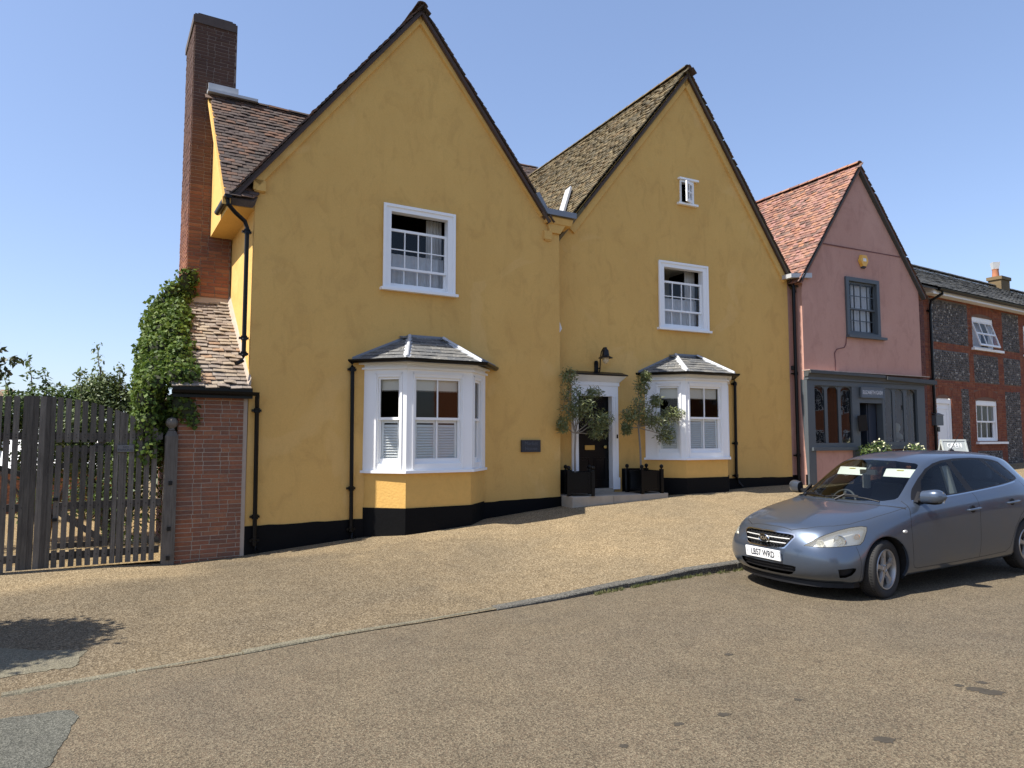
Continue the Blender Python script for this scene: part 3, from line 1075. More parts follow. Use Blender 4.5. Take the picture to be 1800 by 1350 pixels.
def bay_window(house, root, ua, ub, uc, ud, p, zs, zh, zg, gov, ridge, pl_z, glassL, glassF, seed):
    """canted bay: white joinery, yellow dado, black plinth, slate roof with lead hips"""
    Apt, B, C, D = Vector((ua, 0, 0)), Vector((ub, -p, 0)), Vector((uc, -p, 0)), Vector((ud, 0, 0))
    facets = []
    for a, b in ((Apt, B), (B, C), (C, D)):
        d = (b - a).normalized()
        n = Vector((-d.y, d.x, 0))
        T = Matrix((d, n, Vector((0, 0, 1)))).transposed().to_4x4()
        T.translation = a
        facets.append((T, (b - a).length))
    zb, zm, zt = zs + .16, (zs + .16 + zh) / 2, zh
    w = MB()
    specs = [(facets[0], glassL, 1), (facets[1], glassF, 2), (facets[2], (1 - glassL[1], 1 - glassL[0]), 1)]
    for (T, L), (g0, g1), nl in specs:
        x0, x1 = g0 * L, g1 * L
        w.box(0.0, x0, 0.0, .10, zs, zg - .04, 0, T)
        w.box(x1, L, 0.0, .10, zs, zg - .04, 0, T)
        w.box(x0, x1, 0.0, .10, zt, zg - .04, 0, T)
        w.box(x0, x1, .01, .10, zs, zb - .05, 0, T)
        # flat outer mouldings
        w.box(x0 - .045, x0 - .02, -.016, -.0002, zs + .02, zt + .07, 0, T)
        w.box(x1 + .02, x1 + .045, -.016, -.0002, zs + .02, zt + .07, 0, T)
        w.box(x0 - .045, x1 + .045, -.016, -.0003, zt + .045, zt + .07, 0, T)
        w.box(-.02, L + .02, -.045, -.0005, zg - .16, zg - .125, 0, T)
    bw = w.build('bay_window', M['white'], house)
    for (T, L), (g0, g1), nl in specs:
        x0, x1 = g0 * L, g1 * L
        # upper and lower sashes
        for (za, zz, y, bt, tp) in ((zm - .02, zt, .035, .045, .04), (zb - .05, zm + .02, .068, .085, .04)):
            sash(bw, x0, x1, za, zz, y, nl, 1, M['white'], stile=.032, top=tp, bot=bt, bar=.022, T=T)
        # louvred shutters behind the lower sash
        leaves = nl
        for q in range(leaves):
            a, b = x0 + .03 + (x1 - x0 - .06) * q / leaves + .004, x0 + .03 + (x1 - x0 - .06) * (q + 1) / leaves - .004
            s = MB()
            frame_boxes(s, a, b, zb - .03, zm - .02, .04, .04, .05, .05, .105, .128, 0, T)
            sh = s.build('shutter', M['shutter'], bw)
            ns = int((zm - zb - .09) / .045)
            me = MB()
            Q = Matrix.Rotation(radians(43), 4, 'X')
            me.box(-.5, .5, -.029, .029, -.0035, .0035, 0)
            sm = me.mesh('slat', M['shutter'])
            for k in range(ns):
                zc = zb + .045 + .045 * k
                link('slat', sm, bw, mw=T @ Matrix.Translation(((a + b) / 2, .117, zc)) @ Q @ Matrix.Diagonal((b - a - .082, 1, 1, 1)))
    # sill
    def plan(off, wall=0.0):
        o = off * 1.0
        k = off * .4142
        return [(ua - off * 1.0 - (0), wall), (ub - k, -p - o), (uc + k, -p - o), (ud + off, wall)]
    def ring(off, z0, z1, name, m, parent, dz=0):
        s = MB()
        pp = plan(off)
        s.prism([(x, y, z0) for x, y in pp], [(x, y, z1) for x, y in pp])
        return s.build(name, m, parent)
    ring(.045, zs - .045, zs, 'sill', M['white'], bw)
    ring(-.03, -.6, zs - .045, 'dado', M['yellow_brick'], bw)
    ring(-.012, -.6, pl_z, 'plinth', M['plinth'], bw)
    # soffit / cornice board and roof
    ring(.10, zg - .075, zg - .045, 'cornice', M['white'], bw)
    gov = gov
    G = [Vector((ua - gov, 0, zg)), Vector((ub - gov * .4142, -p - gov, zg)), Vector((uc + gov * .4142, -p - gov, zg)), Vector((ud + gov, 0, zg))]
    r0, r1, rz = ridge
    RL, RR = Vector((r0, 0, rz)), Vector((r1, 0, rz))
    s = MB()
    s.face([G[0], G[1], RL]); s.face([G[1], G[2], RR, RL]); s.face([G[2], G[3], RR])
    s.face([G[3], G[2], G[1], G[0]])
    rf = s.build('bay_roof', M['lead'], bw)
    for k, (a, b, tops) in enumerate(((G[0], G[1], [RL]), (G[1], G[2], [RR, RL]), (G[2], G[3], [RR]))):
        U = (b - a).normalized()
        t0 = tops[0]
        Wd = (t0 - a) - U * (t0 - a).dot(U)
        H = Wd.length
        Wd.normalize()
        poly = [(0, -.02), ((b - a).length, -.02)] + [((t - a).dot(U), H) for t in tops]
        rooftiles(bw, root, 'slate', a + Vector((0, 0, .006)), U, Wd, poly, M['slate'], tw=.30, gauge=.135, ln=.15, th=.008, lift=.014, seed=seed + k, jit=.6)
    s = MB()
    for a, b in ((G[1], RL), (G[2], RR)):
        s.tube([a.lerp(b, .02) + Vector((0, 0, .02)), b + Vector((0, -.02, .03))], [.03, .032], 8)
        d = (b - a).normalized()
        side = d.cross(Vector((0, 0, 1))).normalized()
        for sg in (-1, 1):
            q = side * sg * .085
            dn = Vector((0, 0, -.085 * .50 + .03))
            s.prism([a + Vector((0, 0, .036)), a + q + dn, b + q + dn, b + Vector((0, 0, .036))], [a + Vector((0, 0, .028)), a + q + dn - Vector((0, 0, .006)), b + q + dn - Vector((0, 0, .006)), b + Vector((0, 0, .028))])
    s.build('lead_hip', M['lead_pale'], bw, smooth=True)
    s = MB()   # flashing up the wall
    for a, b in ((G[0], RL), (RL, RR), (RR, G[3])):
        s.prism([a + Vector((0, .01, .0)), b + Vector((0, .01, 0)), b + Vector((0, .01, .05)), a + Vector((0, .01, .05))],
                [a + Vector((0, -.012, .0)), b + Vector((0, -.012, 0)), b + Vector((0, -.012, .05)), a + Vector((0, -.012, .05))])
    s.build('flashing', M['lead'], bw)
    gp = [(ua - gov - .03, .03, zg + .005), (ub - gov * .4142 - .02, -p - gov - .045, zg), (uc + gov * .4142 + .02, -p - gov - .045, zg), (ud + gov + .03, .03, zg + .005)]
    gutter(bw, gp, .06)
    return bw, facets

# ------------------------------------------------------------------ house on the left
h1 = thing('gabled_house', 'yellow rendered house with the brick chimney and larger bay, nearest the gate', 'house', (P1[0], P1[1], 0), A1)
W1 = (2.15, 3.515, 4.24, 5.725)
mb = wallmesh([(-.03, -.6), (5.86, -.6), (5.86, 6.02), (5.6, 6.02), (2.8, 9.42), (0, 5.78)], [(W1[0] + .05, W1[1] - .05, W1[2] + .01, W1[3] - .04), (1.9, 4.1, 1.12, 2.85)], 0.0, seed=1.3)
mb.face([(-.03, 0, -.6), (0, 0, 5.62), (0, 8.5, 5.62), (-.03, 8.5, -.6)])          # left flank
mb.face([(5.86, 0, -.6), (5.86, 8.5, -.6), (5.86, 8.5, 6.0), (5.86, 0, 6.0)])
mb.face([(0, 8.5, -.6), (5.86, 8.5, -.6), (5.86, 8.5, 6), (2.8, 8.5, 9.4), (0, 8.5, 5.6)])
jp = [(.02, 5.28), (4.05, 5.28), (4.05, 5.47), (2.05, 7.76), (.02, 5.40)]
mb.prism([(-.38, v, z) for v, z in jp], [(.02, v, z) for v, z in jp])
mb.prism([(0.0, -.014, 5.58), (.15, -.014, 5.70), (.15, -.014, 5.55), (0, -.014, 5.55)], [(0.0, -.06, 5.60), (.15, -.06, 5.74), (.15, -.06, 5.57), (0, -.06, 5.57)])
h1_wall = mb.build('wall', M['yellow'], h1, fix=False)
mb = MB()
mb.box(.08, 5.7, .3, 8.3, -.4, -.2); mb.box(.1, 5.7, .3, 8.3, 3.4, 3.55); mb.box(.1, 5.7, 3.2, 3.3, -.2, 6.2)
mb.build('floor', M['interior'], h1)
# plaster strips under the verge and corner consoles
mb = MB()
for (a, b) in (((-.05, 5.74), (2.79, 9.40)), ((5.52, 6.10), (2.79, 9.40))):
    d = Vector((b[0] - a[0], 0, b[1] - a[1])).normalized()
    nn = Vector((d.z, 0, -d.x)) if a[0] < b[0] else Vector((-d.z, 0, d.x))
    A, B = Vector((a[0], 0, a[1])), Vector((b[0], 0, b[1]))
    mb.prism([A + Vector((0, -.05, 0)), B + Vector((0, -.05, 0)), B + Vector((0, -.05, 0)) + nn * .13, A + Vector((0, -.05, 0)) + nn * .13],
             [A + Vector((0, .03, 0)), B + Vector((0, .03, 0)), B + Vector((0, .03, 0)) + nn * .16, A + Vector((0, .03, 0)) + nn * .16])
mb.build('verge_band', M['yellow'], h1)
for (u, z) in ((.05, 5.68), (5.57, 5.67)):
    mb = MB()
    mb.box(u - .09, u + .09, -.05, .02, z - .10, z + .07)
    mb.box(u - .07, u + .07, -.035, .02, z - .125, z - .1)
    mb.build('console', M['yellow'], h1)
mb = MB()
mb.box(5.44, 6.15, -.06, .42, 6.02, 6.055); mb.prism([(5.5, -.075, 5.90), (6.12, -.075, 5.90), (6.14, -.10, 6.02), (5.48, -.10, 6.02)], [(5.55, .4, 5.84), (6.12, .4, 5.84), (6.14, .4, 6.02), (5.48, .4, 6.02)])
mb.prism([(5.60, -.05, 5.72), (5.86, -.05, 5.72), (5.98, -.06, 5.90), (5.56, -.06, 5.90)], [(5.62, .3, 5.70), (5.86, .3, 5.70), (5.98, .38, 5.90), (5.56, .3, 5.90)])
mb.build('corbel', M['yellow'], h1)
mb = MB()
mb.box(5.50, 6.20, -.14, .45, 6.057, 6.17)
mb.prism([(5.50, -.142, 6.057), (5.50, -.142, 6.17), (5.30, -.142, 6.46), (5.22, -.142, 6.42)], [(5.50, -.05, 6.057), (5.50, -.05, 6.17), (5.30, -.05, 6.46), (5.22, -.05, 6.42)])
mb.build('valley_lead', M['lead'], h1)
# plinth
def plinthband(house, pts, zb=-.7, name='plinth', th=.016):
    s = MB()
    fine = []
    for (u0, t0), (u1, t1) in zip(pts, pts[1:]):
        n = max(1, int((u1 - u0) / .12))
        fine += [(u0 + (u1 - u0) * k / n, t0 + (t1 - t0) * k / n + (R.uniform(-.006, .006) if 0 < k < n else 0)) for k in range(n + 1)]
    for (u0, t0), (u1, t1) in zip(fine, fine[1:]):
        if u1 - u0 < 1e-4:
            continue
        s.prism([(u0, -th, zb), (u1, -th, zb), (u1, -th, t1), (u0, -th, t0)], [(u0, .02, zb), (u1, .02, zb), (u1, .02, t1), (u0, .02, t0)])
    return s.build(name, M['plinth'], house)
plinthband(h1, [(-.05, .275), (1.86, .283)])
plinthband(h1, [(4.12, .45), (5.875, .485)])
# roofs: the range along the street and the wing
def slab(mb, a, b, ln, off, th, v0, v1, axis='v'):
    """roof slab between (u,z) points a (eave) and b (ridge), running from v0 to v1"""
    A, B = Vector((a[0], 0, a[1])), Vector((b[0], 0, b[1]))
    d = (B - A).normalized()
    nn = Vector((-d.z, 0, d.x))
    if nn.z < 0:
        nn = -nn
    A, B = A + nn * off, B + nn * off
    A2, B2 = A - nn * th, B - nn * th
    mb.prism([(p.x, v0, p.z) for p in (A, B, B2, A2)], [(p.x, v1, p.z) for p in (A, B, B2, A2)])
mb = MB()
slab(mb, (-.36, 5.44), (2.79, 9.46), 0, -.01, .07, -.10, 8.6)
slab(mb, (5.62, 5.93), (2.79, 9.46), 0, -.01, .07, -.10, 8.6)
O, Wd = Vector((-.45, -.12, 5.40)), Vector((0, 2.17, 2.52))
def under(pts, dz=-.09):
    mb.prism([Vector(p) + Vector((0, 0, -.04)) for p in pts], [Vector(p) + Vector((0, .05, dz - .04)) for p in pts])
rz_ = lambda v: 5.40 + (v + .1) / 2.15 * 2.5
under([(-.42, -.1, rz_(-.1)), (-.05, -.1, rz_(-.1)), (1.85, 2.05, 7.90), (-.42, 2.05, 7.90)])
under([(-.42, 2.05, 7.90), (2.2, 2.05, 7.90), (2.2, 4.2, 5.4), (-.42, 4.2, 5.4)])
rf1 = mb.build('roof', M['tile_dark'], h1)
SL = Vector((0, 2.15, 2.50)).length
rooftiles(rf1, h1, 'tile', (-.47, -.13, 5.385), (1, 0, 0), (0, 2.15, 2.50), [(0, 0), (.42, 0), (2.55, SL + .03), (0, SL + .03)], M['tile_dark'], tw=.17, gauge=.105, ln=.18, limit=300, seed=4, jit=1.5,
          sag=lambda u, w: -.03 * sin(pi * min(1, w / SL)) + .012 * noise.noise(Vector((u * 1.5, w * 1.5, 2))))
WL = Vector((3.15, 0, 4.03)).length
WR = Vector((-2.83, 0, 3.53)).length
rooftiles(rf1, h1, 'verge_tile', (-.40, -.135, 5.39), (0, 1, 0), (3.15, 0, 4.03), [(0, 0), (.36, 0), (.36, WL), (0, WL)], M['tile_dark'], tw=.17, gauge=.1, ln=.17, seed=6, jit=2.2)
rooftiles(rf1, h1, 'verge_tile', (5.66, -.135, 5.90), (0, 1, 0), (-2.83, 0, 3.53), [(0, 0), (.36, 0), (.36, WR), (0, WR)], M['tile_dark'], tw=.17, gauge=.1, ln=.17, seed=7, jit=2.0)
def ridge(parent, p0, p1, m, r=.10, seg=.32, name='ridge_tile'):
    p0, p1 = Vector(p0), Vector(p1)
    n = max(1, int((p1 - p0).length / seg))
    for k in range(n):
        a, b = p0.lerp(p1, k / n), p0.lerp(p1, (k + 1) / n)
        d = (b - a).normalized()
        s = d.cross(Vector((0, 0, 1))).normalized()
        mb = MB()
        A, B = [], []
        for q, out, rr in ((a + d * .004, A, r), (b - d * .004, B, r * .95)):
            for j in range(7):
                t = radians(12 + 156 * j / 6)
                out.append(q + s * cos(t) * rr * 1.15 + Vector((0, 0, sin(t) * rr - .05 + R.uniform(-.003, .003))))
            for j in reversed(range(7)):
                t = radians(12 + 156 * j / 6)
                out.append(q + s * cos(t) * (rr - .016) * 1.15 + Vector((0, 0, sin(t) * (rr - .016) - .05)))
        mb.prism(A, B)
        mb.build(name, m, parent)
ridge(rf1, (2.79, -.14, 9.52), (2.79, 1.3, 9.52), M['tile_dark'])
ridge(rf1, (-.2, 2.05, 7.945), (1.7, 2.05, 7.945), M['tile_dark'], .075)
mb = MB()
for a, b in (((-.30, 5.43), (2.79, 9.39)), ((5.40, 6.13), (2.79, 9.39))):
    A, B = Vector((a[0], 0, a[1])), Vector((b[0], 0, b[1]))
    dn = Vector((0, 0, -.055))
    mb.prism([A + Vector((0, -.115, 0)), B + Vector((0, -.115, 0)), B + Vector((0, -.115, 0)) + dn, A + Vector((0, -.115, 0)) + dn],
             [A + Vector((0, -.06, 0)), B + Vector((0, -.06, 0)), B + Vector((0, -.06, 0)) + dn, A + Vector((0, -.06, 0)) + dn])
mb.build('bargeboard', M['board'], h1)
mb = MB()
mb.prism([(-.50, -.1, 5.37), (-.50, 2.05, 7.86), (-.50, 2.05, 7.74), (-.50, -.1, 5.25)], [(-.38, -.1, 5.37), (-.38, 2.05, 7.86), (-.38, 2.05, 7.74), (-.38, -.1, 5.25)])
mb.build('verge_mortar', M['yellow_brick'], h1)
mb = MB()
mb.box(-.52, .35, 1.90, 2.08, 7.92, 7.97); mb.box(-.50, .02, 2.04, 2.088, 7.95, 8.14)
mb.build('ridge_flashing', M['lead_pale'], h1)
gutter(h1, [(-.43, -.2, 5.38), (-.43, .9, 5.40)], .055)
pipe(h1, [(-.43, -.10, 5.34), (-.42, -.10, 5.26), (-.30, -.04, 5.16), (-.14, .03, 5.06), (-.10, .04, 4.96), (-.10, .04, 2.92), (-.12, .02, 2.84), (-.22, -.05, 2.78)], .034, [((-.10, .04, 4.90), 1.5), ((-.10, .04, 3.2), 1.4), ((-.10, .04, 2.95), 1.4)])
# chimney
mb = MB()
mb.box(-.75, -.02, 2.10, 3.40, 1.5, 9.36)
ch = mb.build('chimney', M['mortar_dark'], h1)
T = Matrix.Translation((0, 2.10, 0)) @ Matrix.Rotation(pi, 4, 'Z')
T = Matrix(((1, 0, 0, 0), (0, 1, 0, 2.10), (0, 0, 1, 0), (0, 0, 0, 1))) @ Matrix.Diagonal((1, -1, 1, 1))
it = brickface(Matrix(((1, 0, 0, 0), (0, -1, 0, 2.10), (0, 0, 1, 0), (0, 0, 0, 1))), .735, 5.25, 4.05, x0=-.755, seed=5, m=M['chimney_brick'], course=.066, joint=.011)
pieces('brick', it, ch, M['chimney_brick'], h1, 'brickwork', 300)
it = brickface(Matrix(((0, -1, 0, -.755), (1, 0, 0, 0), (0, 0, 1, 0), (0, 0, 0, 1))), 1.3, 6.2, 3.1, x0=2.10, seed=6, m=M['chimney_brick'], course=.066, joint=.011)
pieces('brick', it, ch, M['chimney_brick'], h1, 'flank_brickwork', 0)
mb = MB()
mb.box(-.785, -.025, 2.07, 3.43, 9.24, 9.38); mb.box(-.76, -.05, 2.095, 3.405, 9.38, 9.42); mb.box(-.70, -.10, 2.15, 3.35, 9.42, 9.47)
mb.build('chimney_cap', mat('sooty_cap', (.085, .065, .058), .95, var=.3, vscale=9, bump=.5), ch)

lowered_sash_window(h1, h1, W1[0], W1[1], W1[2], W1[3], .135, .115, 5.325, 4.62, 4, M['white'])
drape('net_curtain', 'white net half curtain behind the upper sash window above the larger bay', h1, 2.26, 3.40, 4.28, 4.92, .22, M['lace'], .022, 9)
drape('drape', 'grey drape at the right side of the upper window above the larger bay', h1, 3.10, 3.42, 4.28, 5.66, .32, M['drape'], .03, 5)
bay1, fac1 = bay_window(h1, h1, 1.84, 2.40, 3.635, 4.18, .54, 1.09, 2.66, 2.945, .21, (2.655, 3.30, 3.40), .47, (.33, .84), (.125, .82), 40)
pipe(h1, [(1.62, -.03, 2.90), (1.62, -.06, 2.82), (1.64, -.06, .10), (1.66, -.10, .0)], .034, [((1.62, -.06, 2.78), 1.5), ((1.635, -.06, .80), 1.45), ((1.64, -.06, .13), 1.45)])
def blinds(root, fac, specs, zt, drop, pre, group):
    for (T, L), (g0, g1), nm in specs:
        mb = MB()
        a, b = g0 * L + .02, g1 * L - .02
        mb.box(a, b, .115, .125, zt - drop, zt - .005, 0, T)
        k = int((b - a) / .028)
        for q in range(k):
            x = a + (q + .5) * (b - a) / k
            mb.lathe([(0, -.008), (.008, 0), (0, .008)], 6, T @ Matrix.Translation((x, .118, zt - drop - .012)))
        o = mb.build('roller_blind', M['cream'], None)
        o.location = root.location
        o.rotation_euler = root.rotation_euler
        tag(o, nm, 'blind', group)
blinds(h1, fac1, [(fac1[0], (.33, .84), 'cream pom-pom blind in the left cant of the larger bay window'), (fac1[1], (.125, .82), 'wide cream pom-pom blind across the front of the larger bay window')], 2.66, .22, 'larger', 'blinds in the bay windows')

# plaque on the wall
pq = thing('house_plaque', 'dark slate house name plaque on the yellow wall right of the larger bay', 'plaque', loc(P1, A1, 5.16, 0, 1.475), A1)
mb = MB()
mb.box(-.215, .215, -.045, -.012, -.115, .115)
mb.build('plate', mat('plaque_slate', (.022, .025, .032), .55, var=.1), pq)
mm = mat('plaque_letters', (.075, .08, .095), .6, var=0)
for k, (s_, z) in enumerate((('Market', .048), ('House', -.05))):
    lettering(s_, .105, pq, Matrix.Translation((0, -.0465, z)) @ Matrix.Rotation(radians(90), 4, 'X'), mm, .0015)

# ------------------------------------------------------------------ lean-to
lt = thing('lean_to', 'low brick lean-to with a steep tiled roof between the gate and the yellow house', 'outbuilding', (P1[0], P1[1], 0), A1)
mb = MB()
mb.box(-1.0, -.03, -.02, .25, -.6, 2.36); mb.box(-1.0, -.80, .25, 3.4, -.6, 2.36)
lw = mb.build('wall', M['mortar'], lt)
def pier_in(x, z):
    return x > -.99 + max(0, (z - 1.60)) * .0 + (.11 if z > 1.66 else 0) + (.05 if z > 1.60 else 0)
it = brickface(Matrix(((1, 0, 0, 0), (0, -1, 0, -.02), (0, 0, 1, 0), (0, 0, 0, 1))), .92, 2.62, -.28, x0=-1.005, seed=8, m=M['brick'], course=.0655, joint=.011, L=.245)
pieces('brick', it, lw, M['brick'], lt, 'brickwork', 300)
it = brickface(Matrix(((0, -1, 0, -1.005), (1, 0, 0, 0), (0, 0, 1, 0), (0, 0, 0, 1))), 3.3, 2.6, -.28, x0=-.02, seed=9, m=M['brick'], course=.0655, joint=.011, L=.245)
pieces('brick', it, lw, M['brick'], lt, 'flank_brickwork', 40)
mb = MB()
mb.prism([(-1.10, -.10, 2.40), (-1.10, 2.12, 4.08), (-1.10, 2.12, 3.98), (-1.10, -.10, 2.30)], [(-.0, -.10, 2.40), (-.0, 2.12, 4.08), (-.0, 2.12, 3.98), (-.0, -.10, 2.30)])
lr = mb.build('roof', M['mortar'], lt)
LL = Vector((0, 2.22, 1.68)).length
rooftiles(lr, lt, 'tile', (-1.12, -.15, 2.375), (1, 0, 0), (0, 2.22, 1.68), [(0, 0), (1.115, 0), (1.115, LL), (0, LL)], M['tile_grey'], tw=.18, gauge=.108, ln=.17, seed=11, jit=2.4, lift=.034, th=.018,
          sag=lambda u, w: .022 * noise.noise(Vector((u * 2.2, w * 2, 5))))
mb = MB()
mb.prism([(-.80, 2.09, 4.04), (-.80, 2.02, 4.05), (-.80, 2.09, 4.16)], [(0, 2.09, 4.04), (0, 2.02, 4.05), (0, 2.09, 4.16)])
mb.prism([(-.002, -.1, 2.46), (-.002, 2.1, 4.12), (-.002, 2.1, 4.24), (-.002, -.1, 2.56)], [(-.05, -.1, 2.44), (-.07, 2.1, 4.10), (-.03, 2.1, 4.2), (-.03, -.1, 2.5)])
mb.build('cement_fillet', M['mortar'], lt)
gutter(lt, [(-1.12, -.19, 2.345), (.10, -.19, 2.335)], .055)
mb = MB()
mb.box(-1.1, .02, -.125, -.045, 2.24, 2.40)
mb.build('fascia', M['black'], lt)
pipe(lt, [(.08, -.19, 2.30), (.08, -.17, 2.20), (.10, -.075, 2.10), (.115, -.075, -.02), (.14, -.13, -.10)], .034, [((.10, -.075, 2.06), 1.5), ((.112, -.075, .42), 1.5), ((.113, -.075, .06), 1.5)])

# ------------------------------------------------------------------ house with the front door
h2 = thing('gabled_house', 'yellow rendered house with the black front door, small attic window and smaller bay', 'house', (P2[0], P2[1], 0), A2)
W2 = (1.80, 3.205, 4.068, 5.57)
SM = (2.45, 2.85, 6.99, 7.53)
mb = wallmesh([(-1.35, -.5), (5.815, -.5), (5.815, 5.66), (2.66, 10.05), (-.62, 6.02), (-1.35, 6.02)],
              [(W2[0] + .05, W2[1] - .05, W2[2] + .01, W2[3] - .04), (SM[0] + .03, SM[1] - .03, SM[2] + .01, SM[3] - .02), (-.40, .56, .40, 2.66), (1.45, 3.72, 1.25, 2.95)], 0.0, seed=7.7)
mb.face([(5.815, 0, -.5), (5.815, 9, -.5), (5.815, 9, 5.66), (5.815, 0, 5.66)])
mb.face([(-1.35, 9, -.5), (5.815, 9, -.5), (5.815, 9, 5.66), (2.66, 9, 10.05), (-1.35, 9, 5.0)])
mb.face([(-1.35, 0, -.5), (-1.35, 9, -.5), (-1.35, 9, 6.0), (-1.35, 0, 6.0)])
mb.build('wall', M['yellow'], h2, fix=False)
mb = MB()
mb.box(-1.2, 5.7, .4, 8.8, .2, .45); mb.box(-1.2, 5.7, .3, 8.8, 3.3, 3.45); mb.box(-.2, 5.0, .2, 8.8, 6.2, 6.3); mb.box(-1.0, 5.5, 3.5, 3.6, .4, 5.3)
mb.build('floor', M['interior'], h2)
mb = MB()
for (a, b) in (((-.55, 6.0), (2.66, 10.04)), ((5.80, 5.56), (2.66, 10.04))):
    d = Vector((b[0] - a[0], 0, b[1] - a[1])).normalized()
    nn = Vector((d.z, 0, -d.x)) if a[0] < b[0] else Vector((-d.z, 0, d.x))
    A, B = Vector((a[0], 0, a[1])), Vector((b[0], 0, b[1]))
    mb.prism([A + Vector((0, -.05, 0)), B + Vector((0, -.05, 0)), B + Vector((0, -.05, 0)) + nn * .17, A + Vector((0, -.05, 0)) + nn * .17],
             [A + Vector((0, .03, 0)), B + Vector((0, .03, 0)), B + Vector((0, .03, 0)) + nn * .20, A + Vector((0, .03, 0)) + nn * .20])
mb.build('verge_band', M['yellow'], h2)
plinthband(h2, [(-1.35, .98), (-.50, .985)]); plinthband(h2, [(.75, .985), (1.42, .985)]); plinthband(h2, [(3.75, .70), (5.83, .685)])
mb = MB()
slab(mb, (-1.2, 5.40), (2.66, 10.15), 0, -.075, .06, -.10, 9.1)
slab(mb, (6.02, 5.36), (2.66, 10.15), 0, 0, .07, -.10, 9.1)
rf2 = mb.build('roof', M['tile_moss'], h2)
WL = Vector((3.86, 0, 4.75)).length
rooftiles(rf2, h2, 'tile', (-1.24, -.13, 5.37), (0, 1, 0), (3.86, 0, 4.75), [(0, .7), (.6, .1), (7.9, .1), (7.9, WL), (0, WL)], M['tile_moss'], tw=.17, gauge=.105, ln=.17, seed=14, jit=1.6, restname='tile_courses',
          sag=lambda u, w: -.035 * sin(pi * min(1, u / 7)) * sin(pi * min(1, w / WL)) + .010 * noise.noise(Vector((u * 1.2, w * 1.2, 9))))
WR = Vector((-3.36, 0, 4.79)).length
rooftiles(rf2, h2, 'verge_tile', (6.06, -.135, 5.33), (0, 1, 0), (-3.36, 0, 4.79), [(0, 0), (.36, 0), (.36, WR), (0, WR)], M['tile_dark'], tw=.17, gauge=.1, ln=.17, seed=16, jit=2.0)
ridge(rf2, (2.66, -.14, 10.21), (2.66, 7.6, 10.16), M['tile_moss'])
mb = MB()   # taller roof further back
mb.prism([(-1.5, 6.9, 9.2), (-1.5, 8.4, 10.85), (-1.5, 9.9, 9.2)], [(3.4, 6.9, 9.2), (3.4, 8.4, 10.85), (3.4, 9.9, 9.2)])
mb.build('rear_roof', M['tile_dark'], h2)
rooftiles(rf2, h2, 'tile', (-1.5, 6.85, 9.16), (1, 0, 0), (0, 1.5, 1.65), [(0, 0), (4.9, 0), (4.9, 2.23), (0, 2.23)], M['tile_dark'], tw=.17, gauge=.105, ln=.18, limit=0, seed=5, restname='rear_tile_courses')
ridge(rf2, (-1.5, 8.4, 10.88), (3.4, 8.4, 10.88), M['tile_dark'], .08)
mb = MB()
for a, b in (((-.20, 6.51), (2.66, 10.06)), ((6.0, 5.28), (2.66, 10.06))):
    A, B = Vector((a[0], 0, a[1])), Vector((b[0], 0, b[1]))
    dn = Vector((0, 0, -.06))
    mb.prism([A + Vector((0, -.115, 0)), B + Vector((0, -.115, 0)), B + Vector((0, -.115, 0)) + dn, A + Vector((0, -.115, 0)) + dn],
             [A + Vector((0, -.06, 0)), B + Vector((0, -.06, 0)), B + Vector((0, -.06, 0)) + dn, A + Vector((0, -.06, 0)) + dn])
mb.build('bargeboard', M['board'], h2)
mb = MB()
q0, q1 = Vector((-.66, .12, 6.16)), Vector((.30, 1.30, 7.36))
sd = (q1 - q0).cross(Vector((-.776, 0, .63))).normalized() * .085
up = Vector((-.776, 0, .63)) * .05
mb.prism([q0 - sd, q0 + sd, q1 + sd, q1 - sd], [q0 - sd + up, q0 + sd + up, q1 + sd + up, q1 - sd + up])
mb.build('lead_strip', M['lead_pale'], h2)

lowered_sash_window(h2, h2, W2[0], W2[1], W2[2], W2[3], .14, .12, 5.155, 4.49, 4, M['white'])
drape('net_curtain', 'white net half curtain behind the upper sash window above the smaller bay', h2, 1.92, 3.08, 4.10, 4.80, .22, M['lace'], .022, 9)
drape('drape', 'pale drape at the right side of the upper window above the smaller bay', h2, 2.82, 3.12, 4.10, 5.50, .32, M['drape'], .03, 4)
mb = MB()
mb.box(1.9, 3.1, 1.2, 1.22, 4.95, 5.75)
mb.box(1.9, 3.1, .6, 1.2, 5.56, 5.60)
mb.build('inner_wall', M['cream'], h2)
# little attic casement standing open
mb = MB()
frame_boxes(mb, SM[0], SM[1], SM[2], SM[3], .035, .035, .05, .02, -.03, .09)
aw = mb.build('attic_window', M['white'], h2)
s = MB(); s.box(2.40, 2.97, -.075, .02, 7.53, 7.575); s.build('head_board', M['white'], aw)
s = MB(); s.box(2.37, 2.94, -.075, .02, 6.945, 6.992); s.build('sill', M['white'], aw)
T = Matrix.Translation((2.815, -.02, 0)) @ Matrix.Rotation(radians(24), 4, 'Z') @ Matrix.Translation((-.33, -.02, 0))
sash(aw, 0, .33, 7.0, 7.48, 0, 2, 2, M['white'], stile=.06, top=.06, bot=.07, bar=.025, T=T)
